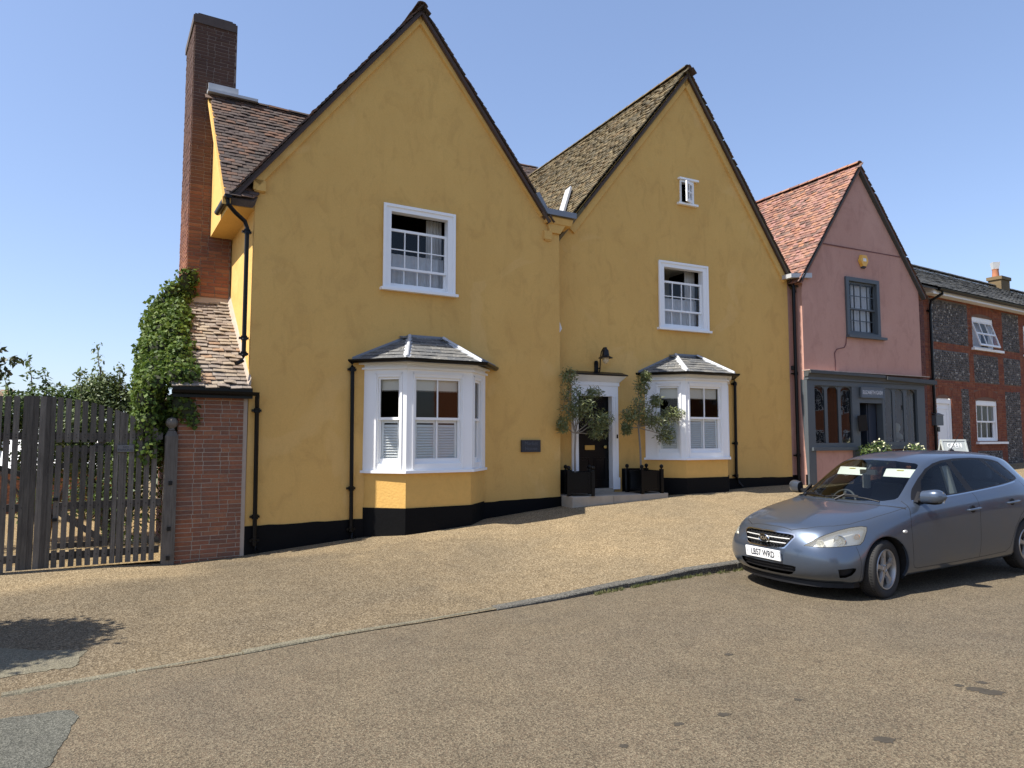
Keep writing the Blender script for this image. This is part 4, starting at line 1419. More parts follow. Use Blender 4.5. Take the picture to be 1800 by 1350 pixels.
# front door
mb = MB()
mb.box(-.495, -.345, -.045, .10, .56, 2.72); mb.box(.495, .645, -.045, .10, .56, 2.72); mb.box(-.345, .495, -.045, .10, 2.50, 2.72)
for a in (-.47, -.42, .52, .57):
    mb.box(a, a + .03, -.06, -.0452, .80, 2.50)
mb.box(-.515, -.335, -.065, -.0455, .56, .80); mb.box(.485, .665, -.065, -.0455, .56, .80)
mb.prism([(-.52, -.06, 2.72), (.67, -.06, 2.72), (.67, -.06, 2.80), (-.52, -.06, 2.80)], [(-.52, .02, 2.72), (.67, .02, 2.72), (.67, .02, 2.80), (-.52, .02, 2.80)])
mb.prism([(-.53, -.07, 2.80), (.68, -.07, 2.80), (.76, -.20, 2.92), (-.60, -.20, 2.92)], [(-.53, .02, 2.80), (.68, .02, 2.80), (.76, .02, 2.92), (-.60, .02, 2.92)])
ds = mb.build('door_surround', M['white'], h2)
s = MB(); s.prism([(-.62, -.23, 2.922), (.78, -.23, 2.922), (.78, .02, 2.99), (-.62, .02, 2.99)], [(-.62, -.23, 2.947), (.78, -.23, 2.947), (.78, .02, 3.02), (-.62, .02, 3.02)])
s.build('hood_lead', M['black_iron'], ds)
mb = MB()
mb.box(-.345, .495, .12, .165, .58, 2.50)
for (a, b) in ((-.27, .02), (.13, .42)):
    for (c, d) in ((.74, 1.22), (1.62, 2.02), (2.12, 2.40)):
        frame_boxes(mb, a, b, c, d, .025, .025, .025, .025, .108, .1198)
        mb.box(a + .05, b - .05, .112, .1199, c + .05, d - .05)
door = mb.build('front_door', M['black'], h2)
s = MB(); frame_boxes(s, -.10, .14, 1.38, 1.475, .012, .012, .012, .012, .100, .1195); s.box(-.088, .128, .106, .1193, 1.392, 1.463); s.box(.085, .10, .098, .1055, 1.40, 1.45)
s.build('letter_plate', M['brass'], door)
s = MB(); s.lathe([(0, .0), (.012, 0), (.012, .03), (.035, .045), (.035, .06), (0, .075)], 14, Matrix.Translation((.385, .118, 1.44)) @ Matrix.Rotation(radians(90), 4, 'X'))
s.build('knob', M['brass'], door, smooth=True)
s = MB(); s.box(-.36, .51, -.06, .16, .50, .58); s.build('threshold', M['stone'], h2)
s = MB(); s.box(.585, .615, -.075, -.0605, 1.62, 1.70); s.build('bell_push', M['black'], h2)

bay2, fac2 = bay_window(h2, h2, 1.385, 1.985, 3.175, 3.78, .62, 1.205, 2.74, 3.03, .17, (2.24, 2.86, 3.46), .78, (.33, .84), (.10, .83), 60)
pipe(h2, [(3.95, -.02, 3.0), (3.95, -.06, 2.93), (3.93, -.06, .72), (3.99, -.08, .58), (4.05, -.12, .5)], .034, [((3.95, -.06, 2.88), 1.5), ((3.94, -.06, 1.5), 1.45), ((3.93, -.06, .76), 1.45)])
blinds(h2, fac2, [(fac2[0], (.33, .84), 'cream fringed blind in the left cant of the smaller bay behind the olive tree'), (fac2[1], (.10, .83), 'cream fringed blind across the front of the smaller bay window')], 2.74, .26, 'smaller', 'blinds in the bay windows')
pipe(h2, [(5.93, -.09, 5.52), (5.93, -.09, .5)], .042, [((5.93, -.09, 5.40), 1.4), ((5.93, -.09, 3.2), 1.35), ((5.93, -.09, 1.2), 1.35)])

# steps: two long stones
st = thing('door_step', 'long pale stone step under the two black planters at the front door', 'step', loc(P2, A2, 0, 0, 0), A2)
for k, (a, b) in enumerate(((-.935, .02), (.026, 1.38))):
    mb = MB()
    mb.box(a, b, -.74, -.017, .0, .505 - k * .004)
    o = mb.build('stone', M['stone'], st)
    bv = o.modifiers.new('b', 'BEVEL'); bv.width = .012; bv.segments = 2

# wall lamp
lp = thing('wall_lamp', 'black swan-neck wall lamp with a pale glass globe above the front door', 'lamp', loc(P2, A2, .115, 0, 0), A2)
mb = MB()
mb.box(-.045, .045, -.035, -.012, 3.0, 3.20)
mb.lathe([(.045, 0), (.045, .022), (0, .022)], 14, Matrix.Translation((0, -.013, 3.20)) @ Matrix.Rotation(radians(90), 4, 'X'))
mb.lathe([(.045, 0), (.045, .022), (0, .022)], 14, Matrix.Translation((0, -.013, 3.0)) @ Matrix.Rotation(radians(90), 4, 'X'))
mb.build('back_plate', M['black_iron'], lp, smooth=True)
mb = MB()
mb.tube([(.04, -.05, 2.97), (.04, -.10, 3.05), (.04, -.12, 3.30), (.04, -.16, 3.42), (.04, -.24, 3.49), (.04, -.31, 3.49)], .013, 8)
mb.tube([(.04, -.012, 3.08), (.04, -.11, 3.08)], .012, 8)
mb.build('arm', M['black_iron'], lp, smooth=True)
LT = Matrix.Translation((.04, -.31, 3.27))
mb = MB(); mb.lathe([(0, .235), (.03, .225), (.032, .195), (.062, .165), (.072, .09), (.078, .05), (.15, .008), (.152, .0), (.07, .028), (.0, .03)], 24, LT)
mb.build('lamp_shade', M['black_iron'], lp, smooth=True)
mb = MB(); mb.lathe([(.066, .025), (.07, -.01), (.062, -.06), (.035, -.10), (.012, -.115), (0, -.125)], 20, LT)
mb.build('globe', M['globe'], lp, smooth=True)

def alarm(name, label, root_loc, rz, m, foot):
    a = thing(name, label, 'alarm box', root_loc, rz)
    mb = MB()
    o = [(-.10, .15), (.10, .15), (.17, -.02), (.07, -.17), (-.07, -.17), (-.17, -.02)]
    mb.prism([(x, -.012, z) for x, z in o], [(x * .86, -.085, z * .9) for x, z in o])
    mb.build('cover', m, a)
    mb = MB()
    mb.prism([(-.06, -.088, -.03), (.06, -.088, -.03), (.06, -.088, .05), (-.06, -.088, .05)], [(-.06, -.083, -.03), (.06, -.083, -.03), (.06, -.083, .05), (-.06, -.083, .05)])
    mb.build('badge', M['ink'] if foot is None else M['alarm_white'], a)
    if foot:
        mb = MB()
        mb.prism([(-.072, -.012, -.205), (.072, -.012, -.205), (.07, -.012, -.171), (-.07, -.012, -.171)], [(-.06, -.07, -.19), (.06, -.07, -.19), (.062, -.076, -.158), (-.062, -.076, -.158)])
        mb.build('strobe', foot, a)
    return a
alarm('alarm_box', 'white alarm box high in the corner left of the front door', loc(P2, A2, -.90, 0, 3.87), A2, M['alarm_white'], None)

# ------------------------------------------------------------------ pink shop house
h3 = thing('shop_house', 'pink rendered gabled house with a dark grey shop front', 'house', (P3[0], P3[1], 0), A3)
W3 = (1.405, 2.705, 4.255, 5.765)
mb = wallmesh([(-.17, .2), (4.40, .2), (4.40, 5.72), (2.025, 8.74), (-.12, 5.60), (-.17, 5.2)], [(W3[0] + .04, W3[1] - .04, W3[2] + .01, W3[3] - .03), (.08, 4.10, .55, 2.98)], 0.0, seed=4.4)
mb.face([(-.17, 0, .2), (-.17, .35, .2), (-.17, .35, 5.6), (-.12, 0, 5.60)])
mb.face([(-.375, .28, .2), (-.17, .28, .2), (-.17, .28, 5.6), (-.375, .28, 5.6)])
mb.face([(4.40, 0, .2), (4.40, 8, .2), (4.40, 8, 5.72), (4.40, 0, 5.72)])
mb.face([(-.17, 8, .2), (4.40, 8, .2), (4.40, 8, 5.7), (2.0, 8, 8.7), (-.17, 8, 5.6)])
mb.build('wall', M['pink'], h3, fix=False)
mb = MB()
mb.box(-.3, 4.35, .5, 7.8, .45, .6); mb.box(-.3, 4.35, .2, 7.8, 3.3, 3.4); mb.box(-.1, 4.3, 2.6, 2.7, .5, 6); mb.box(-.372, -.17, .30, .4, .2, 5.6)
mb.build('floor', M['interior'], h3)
plinthband(h3, [(-.19, .74), (-.02, .74)])
s = MB(); s.box(-.37, -.19, .26, .29, .2, .72); s.build('plinth', M['plinth'], h3)
# crack and plaster ledge
mb = MB()
pts = [(1.40, 4.20), (1.37, 4.02), (1.30, 3.92), (1.02, 3.86), (.93, 3.76), (.95, 3.55), (.94, 3.28)]
for (a, b) in zip(pts, pts[1:]):
    A, B = Vector((a[0], -.017, a[1])), Vector((b[0], -.017, b[1]))
    d = (B - A).normalized(); q = Vector((-d.z, 0, d.x)) * .010
    mb.prism([A - q, A + q, B + q, B - q], [A - q + Vector((0, .02, 0)), A + q + Vector((0, .02, 0)), B + q + Vector((0, .02, 0)), B - q + Vector((0, .02, 0))])
mb.box(.55, 4.05, -.016, .0, 6.52, 6.545)
mb.build('crack', mat('crack_shade', (.16, .07, .065), .9, var=.2), h3)
mb = MB()
slab(mb, (-.34, 5.46), (2.03, 8.80), 0, -.055, .06, -.09, 8.1)
slab(mb, (4.62, 5.48), (2.03, 8.80), 0, 0, .07, -.09, 8.1)
rf3 = mb.build('roof', M['tile_red'], h3)
WL = Vector((2.37, 0, 3.34)).length
rooftiles(rf3, h3, 'tile', (-.38, -.12, 5.42), (0, 1, 0), (2.37, 0, 3.34), [(0, 0), (4.6, 0), (4.6, WL), (0, WL)], M['tile_red'], tw=.17, gauge=.105, ln=.17, seed=24, jit=1.7, restname='tile_courses',
          sag=lambda u, w: -.03 * sin(pi * min(1, u / 4.6)) * sin(pi * min(1, w / WL)) + .012 * noise.noise(Vector((u * 1.3, w * 1.3, 11))))
WR = Vector((-2.59, 0, 3.32)).length
rooftiles(rf3, h3, 'verge_tile', (4.66, -.125, 5.44), (0, 1, 0), (-2.59, 0, 3.32), [(0, 0), (.36, 0), (.36, WR), (0, WR)], M['tile_dark'], tw=.17, gauge=.1, ln=.17, seed=26, jit=2.0)
ridge(rf3, (2.03, -.12, 8.85), (2.03, 5.0, 8.83), M['tile_red'])
mb = MB()
for a, b in (((-.25, 5.52), (2.03, 8.74)), ((4.56, 5.50), (2.03, 8.74))):
    A, B = Vector((a[0], 0, a[1])), Vector((b[0], 0, b[1]))
    dn = Vector((0, 0, -.07))
    mb.prism([A + Vector((0, -.10, 0)), B + Vector((0, -.10, 0)), B + Vector((0, -.10, 0)) + dn, A + Vector((0, -.10, 0)) + dn],
             [A + Vector((0, .01, 0)), B + Vector((0, .01, 0)), B + Vector((0, .01, 0)) + dn, A + Vector((0, .01, 0)) + dn])
mb.build('bargeboard', mat('grey_barge', (.06, .062, .06), .8, var=.25), h3)
s = MB(); s.prism([(-.60, -.08, 5.52), (.10, -.10, 5.58), (.10, -.10, 5.70), (-.60, -.08, 5.62)], [(-.60, .3, 5.52), (.10, .3, 5.58), (.10, .3, 5.70), (-.60, .3, 5.62)])
s.build('valley_lead', M['lead_pale'], h3)
# first-floor window
mb = MB()
frame_boxes(mb, W3[0], W3[1], W3[2], W3[3], .11, .11, .10, .07, -.05, .10)
w3 = mb.build('window', M['grey_paint'], h3)
s = MB(); s.box(1.39, 2.87, -.11, .03, 4.19, 4.254); s.build('sill', M['grey_paint'], w3)
sash(w3, 1.515, 2.595, 4.94, 5.665, .02, 4, 2, M['grey_paint'], stile=.04, top=.05, bot=.04, bar=.02)
sash(w3, 1.515, 2.595, 4.325, 4.98, .058, 4, 2, M['grey_paint'], stile=.04, top=.04, bot=.06, bar=.02)
drape('lace_curtain', 'white lace curtain in the grey-framed window of the pink house', h3, 1.85, 2.60, 4.35, 5.62, .17, M['lace'], .02, 7, taper=.1)
alarm('alarm_box', 'yellow and white alarm box on the pink gable above the grey window', loc(P3, A3, 2.11, 0, 6.25), A3, M['alarm_yellow'], M['ink'])
# shop front
mb = MB()
mb.box(-.165, .09, -.07, .12, .45, 3.05)             # corner post
mb.box(4.05, 4.38, -.07, .12, .45, 3.05)
mb.box(.09, 4.05, -.07, .12, 2.92, 3.05)
mb.box(1.46, 1.74, -.06, .12, .45, 2.92); mb.box(2.63, 2.74, -.06, .12, .45, 2.92)
mb.box(1.74, 2.63, -.055, .12, 2.52, 2.92)
mb.box(.09, 1.46, -.06, .12, 1.40, 1.50); mb.box(2.74, 4.05, -.06, .12, 1.40, 1.52)
for u in (.475, .965):
    mb.box(u + .01, u + .11, -.03, .03, 1.50, 2.92)
for u in (3.06, 3.52):
    mb.box(u + .015, u + .125, -.03, .03, 1.52, 2.92)
lights = [(.09, .485), (.585, .975), (1.075, 1.46), (2.74, 3.075), (3.185, 3.535), (3.645, 4.05)]
for a, b in lights:   # arched heads: the two corners of each light filled by a curved fillet
    w = b - a
    for sx, x0 in ((1, a), (-1, b)):
        r = w * .5
        P = [(x0, 2.92), (x0, 2.92 - r * .75)] + [(x0 + sx * (r - r * cos(t)), 2.92 - r * .75 + r * .72 * sin(t)) for t in [radians(90 * q / 6) for q in range(1, 7)]] + [(x0 + sx * r, 2.92)]
        mb.prism([(x, -.024, z) for x, z in P], [(x, .02, z) for x, z in P])
mb.box(-.17, 4.42, -.12, .02, 3.05, 3.12)
sf = mb.build('shop_front', M['grey_paint'], h3)
for a, b in lights:
    pane(sf, a, b, -.012, 1.50, 2.92, None, M['shop_glass'], .004)
s = MB(); s.box(-.06, 1.60, -.13, .0, 1.315, 1.398); s.build('sill', M['grey_paint'], sf)
s = MB(); s.box(2.70, 4.2, -.10, .0, 1.33, 1.398); s.build('sill', M['grey_paint'], sf)
s = MB(); s.box(.092, 1.458, -.03, .1, .4, 1.314); s.build('stall_riser', M['pink'], sf)
s = MB(); s.box(2.742, 4.048, -.03, .1, .4, 1.329); s.build('stall_riser', M['brick_dark'], sf)
s = MB(); s.box(2.28, 2.33, .16, .9, .62, 2.50); s.box(2.33, 2.63, .14, .18, .6, 2.52); s.build('shop_door', mat('navy_paint', (.03, .04, .06), .4, var=.05), sf)
mb = MB()
mb.prism([(-.19, -.13, 3.12), (4.70, -.13, 3.06), (4.70, -.17, 3.20), (-.19, -.17, 3.26)], [(-.19, -.01, 3.12), (4.70, -.01, 3.06), (4.70, -.01, 3.20), (-.19, -.01, 3.26)])
mb.prism([(-.19, -.22, 3.20), (2.58, -.22, 3.17), (2.58, -.22, 3.24), (-.19, -.22, 3.27)], [(-.19, -.171, 3.20), (2.58, -.171, 3.17), (2.58, -.171, 3.24), (-.19, -.171, 3.27)])
mb.prism([(2.66, -.22, 3.13), (4.72, -.22, 3.07), (4.72, -.22, 3.18), (2.66, -.22, 3.22)], [(2.66, -.171, 3.13), (4.72, -.171, 3.07), (4.72, -.171, 3.18), (2.66, -.171, 3.22)])
sg = mb.build('shop_gutter', mat('gutter_grey', (.055, .06, .062), .6, var=.2), sf)
s = MB(); s.box(-.2, 4.45, -.20, .03, 3.262, 3.285); s.build('flashing', mat('old_flashing', (.40, .30, .25), .9, var=.5, vscale=12), sf)
sn = thing('shop_sign', 'grey shop name board over the shop door of the pink house', 'sign', loc(P3, A3, 2.19, 0, 0), A3)
mb = MB(); mb.box(-.44, .44, -.115, -.0725, 2.66, 2.915); frame_boxes(mb, -.45, .45, 2.65, 2.925, .02, .02, .02, .02, -.125, -.1152)
mb.build('board', M['sign_grey'], sn)
lettering('ELIZABETH GASH', .135, sn, Matrix.Translation((0, -.117, 2.785)) @ Matrix.Rotation(radians(90), 4, 'X'), M['sign_white'], .002, .74)
nb = thing('notice_board', 'small black slanted notice board beside the shop doorway', 'notice', loc(P3, A3, 1.70, -.15, 2.0), A3)
mb = MB(); mb.box(-.13, .13, -.02, .0, -.20, .20, 0, Matrix.Rotation(radians(-6), 4, 'Y') @ Matrix.Rotation(radians(-12), 4, 'Z')); mb.box(-.04, .02, .0, .085, .1, .13)
mb.build('board', M['black_iron'], nb)
dr = thing('dress', 'blue and white patterned dress on a stand at the left of the shop window', 'dress', loc(P3, A3, .16, .45, 0), A3)
dm = bpy.data.materials.new('dress_print')
g = NG(dm)
g.color(g.ramp(g.voro(26), [(.35, (.10, .14, .32)), (.55, (.62, .66, .75))], 'CONSTANT'))
mb = MB(); mb.lathe([(.26, 1.42), (.21, 1.7), (.14, 2.02), (.11, 2.12), (.15, 2.3), (.16, 2.42), (.08, 2.5), (0, 2.52)], 18)
mb.build('cloth', dm, dr, smooth=True)
mb = MB(); mb.tube([(0, 0, .6), (0, 0, 1.5)], .02, 8); mb.lathe([(0, .60), (.16, .60), (.14, .63), (0, .64)], 14)
mb.build('stand', M['black_iron'], dr)
for k, (u, v, lab, cat) in enumerate(((3.86, .42, 'pale plaster bust at the right end of the shop window', 'bust'),)):
    b = thing('bust', lab, cat, loc(P3, A3, u, v, 0), A3)
    mb = MB(); mb.lathe([(0, 1.42), (.10, 1.42), (.10, 1.47), (.05, 1.5), (.05, 1.55), (.16, 1.60), (.17, 1.68), (.07, 1.75), (.05, 1.79), (.085, 1.85), (.095, 1.92), (.075, 2.0), (0, 2.04)], 18)
    mb.build('figure', M['cream'], b, smooth=True)
    mb = MB(); mb.box(-.2, .2, -.15, .15, .6, 1.42); mb.build('pedestal', M['white'], b)

def potted(u, v, h, label, flowers):
    p = thing('potted_plant', label, 'plant', loc(P3, A3, u, v, 0), A3)
    mb = MB(); mb.lathe([(0, .52), (.15, .52), (.2, .85), (.215, .86), (.215, .9), (.185, .9), (.18, .84), (0, .84)], 18)
    mb.build('pot', M['terracotta'], p, smooth=True)
    mb = MB(); leafcloud(mb, [((0, 0, .95 + h * .5), (.27, .27, h * .55))], 420, .07, .45)
    mb.build('foliage', M['bush'], p, fix=False, kind='stuff')
    if flowers:
        mb = MB(); leafcloud(mb, [((0, 0, .95 + h * .55), (.28, .28, h * .55))], 70, .055, .8, shell=.9)
        mb.build('blossom', mat('pale_blossom', (.62, .60, .38), .7, var=.1), p, fix=False, kind='stuff')
potted(1.98, -.42, .58, 'bushy potted plant with pale flowers in front of the shop door', True)
potted(1.60, -.36, .50, 'dark leafy potted plant left of the shop door', False)
potted(3.35, -.40, .52, 'dark potted shrub under the right-hand shop window', True)

# ------------------------------------------------------------------ flint house
h4 = thing('flint_house', 'flint and red brick terraced house with white windows and a slate roof', 'house', (P4[0], P4[1], 0), A4)
UMAX = 12.0
holes = [(3.98, 5.38, 4.43, 5.40), (3.98, 5.38, 1.52, 2.78), (1.62, 2.50, .5, 2.78), (7.55, 8.9, 4.43, 5.42)]
mb = wallmesh([(0, .2), (UMAX, .2), (UMAX, 5.86), (0, 5.86)], holes, 0.0, cell=0, wob=0)
mb.face([(UMAX, 0, .2), (UMAX, 8, .2), (UMAX, 8, 5.86), (UMAX, 0, 5.86)]); mb.face([(0, 7, .2), (UMAX, 7, .2), (UMAX, 7, 5.86), (0, 7, 5.86)]); mb.face([(0, 0, .2), (0, 7, .2), (0, 7, 5.86), (0, 0, 5.86)])
fw = mb.build('wall', M['mortar_red'], h4, fix=False)
mb = MB(); mb.box(.1, UMAX - .1, 3., 3.1, .4, 5.8); mb.box(.1, UMAX - .1, .2, 6.9, .4, .6); mb.box(.1, UMAX - .1, .2, 6.9, 3.2, 3.3)
mb.build('floor', M['interior'], h4)
panels = [(1.44, 3.69, 4.43, 5.73), (1.40, 3.66, 3.34, 4.21), (3.98, 5.60, 3.34, 4.19), (6.0, 7.19, 4.46, 5.72), (5.97, 7.19, 3.35, 4.21), (3.10, 3.56, 1.0, 3.12), (5.97, 7.05, .75, 3.12), (3.98, 5.6, .75, 1.22), (9.0, 11.5, 3.4, 5.6), (7.6, 9.2, 3.35, 4.2), (7.6, 11, .8, 3.1)]
def brick_spans(z):
    out = [(1.12, 7.9)]
    cuts = [(a, b) for a, b, c, d in panels if c < z < d]
    cuts += [(a, b) for a, b, c, d in holes if c - .03 < z < d + .02]
    cuts += [(a - .08, b + .08) for a, b, d in ((3.98, 5.38, 5.40), (3.98, 5.38, 2.78), (1.62, 2.50, 2.78)) if d + .02 <= z < d + .34]
    for a, b in sorted(cuts):
        nxt = []
        for x, y in out:
            if b <= x or a >= y:
                nxt.append((x, y))
            else:
                if a > x:
                    nxt.append((x, a))
                if b < y:
                    nxt.append((b, y))
        out = nxt
    return out
FT = Matrix(((1, 0, 0, 0), (0, -1, 0, 0), (0, 0, 1, 0), (0, 0, 0, 1)))
it = brickface(FT, 6.8, 5.1, .7, x0=1.1, spans=brick_spans, seed=31, m=M['brick_red'], course=.075, L=.225, joint=.010)
# segmental arches of soldier bricks
for a, b, c, d in holes[:3]:
    vm = MB(); vm.prism([(-.028, -.0, -.11), (.028, 0, -.11), (.036, 0, .11), (-.036, 0, .11)], [(-.028, .012, -.11), (.028, .012, -.11), (.036, .012, .11), (-.036, .012, .11)])
    vme = vm.mesh('brick', M['brick_red'])
    n = int((b - a + .16) / .075)
    for k in range(n):
        t = (k + .5) / n * 2 - 1
        x = (a + b) / 2 + t * (b - a + .12) / 2
        z = d + .13 + .10 * (1 - t * t)
        it.append((vme, FT @ Matrix.Translation((x, 0, z)) @ Matrix.Rotation(.28 * t, 4, 'Y')))
pieces('brick', it, fw, M['brick_red'], h4, 'brickwork', 290)
it = brickface(FT, 1.1, 5.2, .6, x0=0.02, seed=32, m=M['brick_dark'], course=.075, L=.225)
pieces('brick', it, fw, M['brick_dark'], h4, 'dark_brickwork', 0)
# flint nodules, knapped lumps bedded in mortar
flm = bpy.data.materials.new('flint')
g = NG(flm)
g.b.inputs['Roughness'].default_value = .5
g.color(g.mix(.5, g.ramp(g.pos.outputs['Random Per Island'], [(0, (.042, .038, .036)), (.28, (.075, .066, .06)), (.5, (.115, .10, .085)), (.68, (.06, .055, .055)), (.82, (.19, .17, .145)), (.93, (.36, .335, .29))], 'CONSTANT'), g.ramp(g.noise(30, 3), [(.3, .4), (.7, 1.3)]), 'MULTIPLY'))
rr = random.Random(77)
bmi = bmesh.new()
bmesh.ops.create_icosphere(bmi, subdivisions=1, radius=1)
iv, iff = [v.co.copy() for v in bmi.verts], [tuple(v.index for v in f.verts) for f in bmi.faces]
bmi.free()
fl = MB()
bed = MB()
for a, b, c, d in panels[:8]:
    bed.box(a, b, -.004, .02, c, d)
    z = c + .03
    row = 0
    while z < d - .02:
        x = a + .03 + (row % 2) * .035
        while x < b - .02:
            s = Vector((rr.uniform(.022, .044), rr.uniform(.012, .03), rr.uniform(.022, .044)))
            Q = Matrix.Rotation(rr.uniform(-.9, .9), 3, 'Y') @ Matrix.Rotation(rr.uniform(0, 3), 3, 'Z')
            p = Vector((x + rr.uniform(-.014, .014), -.006, z + rr.uniform(-.014, .014)))
            i = len(fl.v)
            for v in iv:
                q = Q @ v
                fl.v.append((p.x + q.x * s.x * rr.uniform(.85, 1.15), p.y + q.y * s.y, p.z + q.z * s.z * rr.uniform(.85, 1.15)))
            for f in iff:
                fl.f.append(tuple(i + k for k in f)); fl.m.append(0)
            x += rr.uniform(.058, .088)
        z += .066
        row += 1
bed.build('flint_bed', mat('flint_mortar', (.15, .13, .115), .95, var=.3, vscale=14, bump=.5), fw)
fl.build('flint_nodules', flm, fw, fix=False, kind='stuff')

def arched_frame(mb, u0, u1, z0, z1, rise, l, t, y0, y1):
    mb.box(u0, u0 + l, y0, y1, z0, z1 - rise * .2)
    mb.box(u1 - l, u1, y0, y1, z0, z1 - rise * .2)
    n = 10
    top = [((u0 + (u1 - u0) * k / n), z1 - rise + rise * (1 - (2 * k / n - 1) ** 2)) for k in range(n + 1)]
    P = top + [(u1, z1 - rise - t), (u0, z1 - rise - t)]
    mb.prism([(x, y0 - .003, z) for x, z in P], [(x, y1, z) for x, z in P])
# lower window
mb = MB(); arched_frame(mb, 3.98, 5.38, 1.50, 2.85, .13, .09, .09, .02, .14); mb.box(3.98, 5.38, .02, .14, 1.50, 1.56)
w4 = mb.build('window', M['white'], h4)
sash(w4, 4.07, 5.29, 2.10, 2.66, .05, 3, 1, M['white'], stile=.04, top=.04, bot=.05, bar=.025)
sash(w4, 4.07, 5.29, 1.55, 2.14, .088, 3, 1, M['white'], stile=.045, top=.04, bot=.08, bar=.025)
s = MB(); s.box(3.88, 5.84, -.10, .06, 1.43, 1.498); s.build('sill', M['white'], w4)
# upper window, tilted open at the bottom
mb = MB(); arched_frame(mb, 3.98, 5.38, 4.42, 5.48, .13, .07, .07, .02, .14); mb.box(3.98, 5.38, .02, .14, 4.42, 4.48)
w5 = mb.build('window', M['white'], h4)
T = Matrix.Translation((0, .03, 5.30)) @ Matrix.Rotation(radians(-17), 4, 'X') @ Matrix.Translation((0, 0, -5.30))
sash(w5, 4.02, 5.34, 4.86, 5.28, 0, 3, 1, M['white'], stile=.045, top=.05, bot=.03, bar=.028, T=T)
sash(w5, 4.02, 5.34, 4.44, 4.865, .0, 3, 1, M['white'], stile=.045, top=.03, bot=.06, bar=.028, T=T)
s = MB(); s.box(3.87, 5.86, -.10, .06, 4.345, 4.418); s.build('sill', M['white'], w5)
mb = MB(); arched_frame(mb, 7.55, 8.9, 4.42, 5.48, .13, .09, .09, .02, .14)
w6 = mb.build('window', M['white'], h4)
sash(w6, 7.64, 8.81, 4.45, 5.28, .05, 3, 2, M['white'])
s = MB(); s.box(7.45, 9.0, -.10, .06, 4.345, 4.418); s.build('sill', M['white'], w6)
drape('net_curtain', 'white curtain behind the tilted upper window of the flint house', h4, 4.05, 5.3, 4.45, 5.3, .35, M['lace'], .02, 8)
# door
mb = MB(); arched_frame(mb, 1.60, 2.50, .5, 2.83, .12, .07, .08, .02, .14)
fd = mb.build('front_door', M['white'], h4)
s = MB(); s.box(1.67, 2.43, .06, .11, .55, 2.64)
for c, d in ((.75, 1.25), (1.35, 2.5)):
    frame_boxes(s, 1.78, 2.32, c, d, .03, .03, .03, .03, .045, .0598)
s.build('leaf', M['white'], fd)
lb = thing('letter_box', 'dark grey wall letter box left of the white door', 'letter box', loc(P4, A4, 1.50, 0, 2.0), A4)
mb = MB(); mb.box(-.21, .19, -.14, -.015, -.02, .27); mb.prism([(-.22, -.16, .27), (.20, -.16, .27), (.20, -.012, .33), (-.22, -.012, .33)], [(-.22, -.16, .285), (.20, -.16, .285), (.20, -.012, .345), (-.22, -.012, .345)])
mb.build('box', M['grey_paint'], lb)
mb = MB(); mb.box(-.01, .10, -.08, -.015, -.20, -.06); mb.build('lock', M['black_iron'], lb)
# eaves, gutter and slates
mb = MB(); mb.box(1.12, UMAX, -.28, .0, 5.78, 5.80); mb.box(1.12, UMAX, -.30, -.28, 5.76, 5.92); mb.prism([(1.10, -.30, 5.80), (1.10, 0, 5.80), (1.10, 0, 6.10), (1.10, -.30, 5.93)], [(1.14, -.30, 5.80), (1.14, 0, 5.80), (1.14, 0, 6.10), (1.14, -.30, 5.93)])
mb.build('eaves_board', M['white'], h4)
gutter(h4, [(1.25, -.38, 5.91), (UMAX, -.38, 5.90)], .075)
pipe(h4, [(1.50, -.36, 5.88), (1.50, -.36, 5.78), (1.36, -.10, 5.60), (1.34, -.08, 5.4), (1.34, -.08, .7)], .040, [((1.34, -.08, 5.3), 1.35), ((1.34, -.08, 3.3), 1.35)])
mb = MB()
mb.prism([(.2, -.36, 5.91), (.2, 3.4, 8.03), (.2, 7.2, 5.9), (.2, 7.2, 5.8), (.2, 3.4, 7.98), (.2, -.36, 5.86)], [(28, -.36, 5.91), (28, 3.4, 8.03), (28, 7.2, 5.9), (28, 7.2, 5.8), (28, 3.4, 7.98), (28, -.36, 5.86)])
rf4 = mb.build('roof', M['slate_roof'], h4)
SL = Vector((0, 3.76, 2.12)).length
rooftiles(rf4, h4, 'slate', (.2, -.40, 5.945), (1, 0, 0), (0, 3.76, 2.12), [(0, 0), (24, 0), (24, SL), (0, SL)], M['slate_roof'], tw=.28, gauge=.18, ln=.2, th=.008, lift=.016, seed=34, jit=.7, restname='slate_courses',
          sag=lambda u, w: -.03 * sin(pi * min(1, w / SL)) + .015 * noise.noise(Vector((u * .5, w * .8, 21))))
ridge(rf4, (.2, 3.4, 8.13), (24, 3.4, 8.13), M['slate_roof'], seg=.5)
s = MB(); s.box(13.75, 14.55, 3.1, 3.6, 7.4, 8.36); s.box(13.7, 14.6, 3.05, 3.65, 8.36, 8.50)
c4 = s.build('chimney', M['tile_moss'], h4)
s = MB(); s.lathe([(.14, 8.48), (.12, 8.80), (.14, 8.86), (.10, 8.86), (.10, 8.5)], 16, Matrix.Translation((14.0, 3.4, 0))); s.build('chimney_pot', M['terracotta'], c4, smooth=True)
s = MB(); s.lathe([(.15, 8.87), (.21, 9.16), (.17, 9.16), (.12, 8.88)], 4, Matrix.Translation((14.0, 3.4, 0))); s.build('cowl', mat('galvanised', (.62, .62, .6), .5, metal=.3), c4)

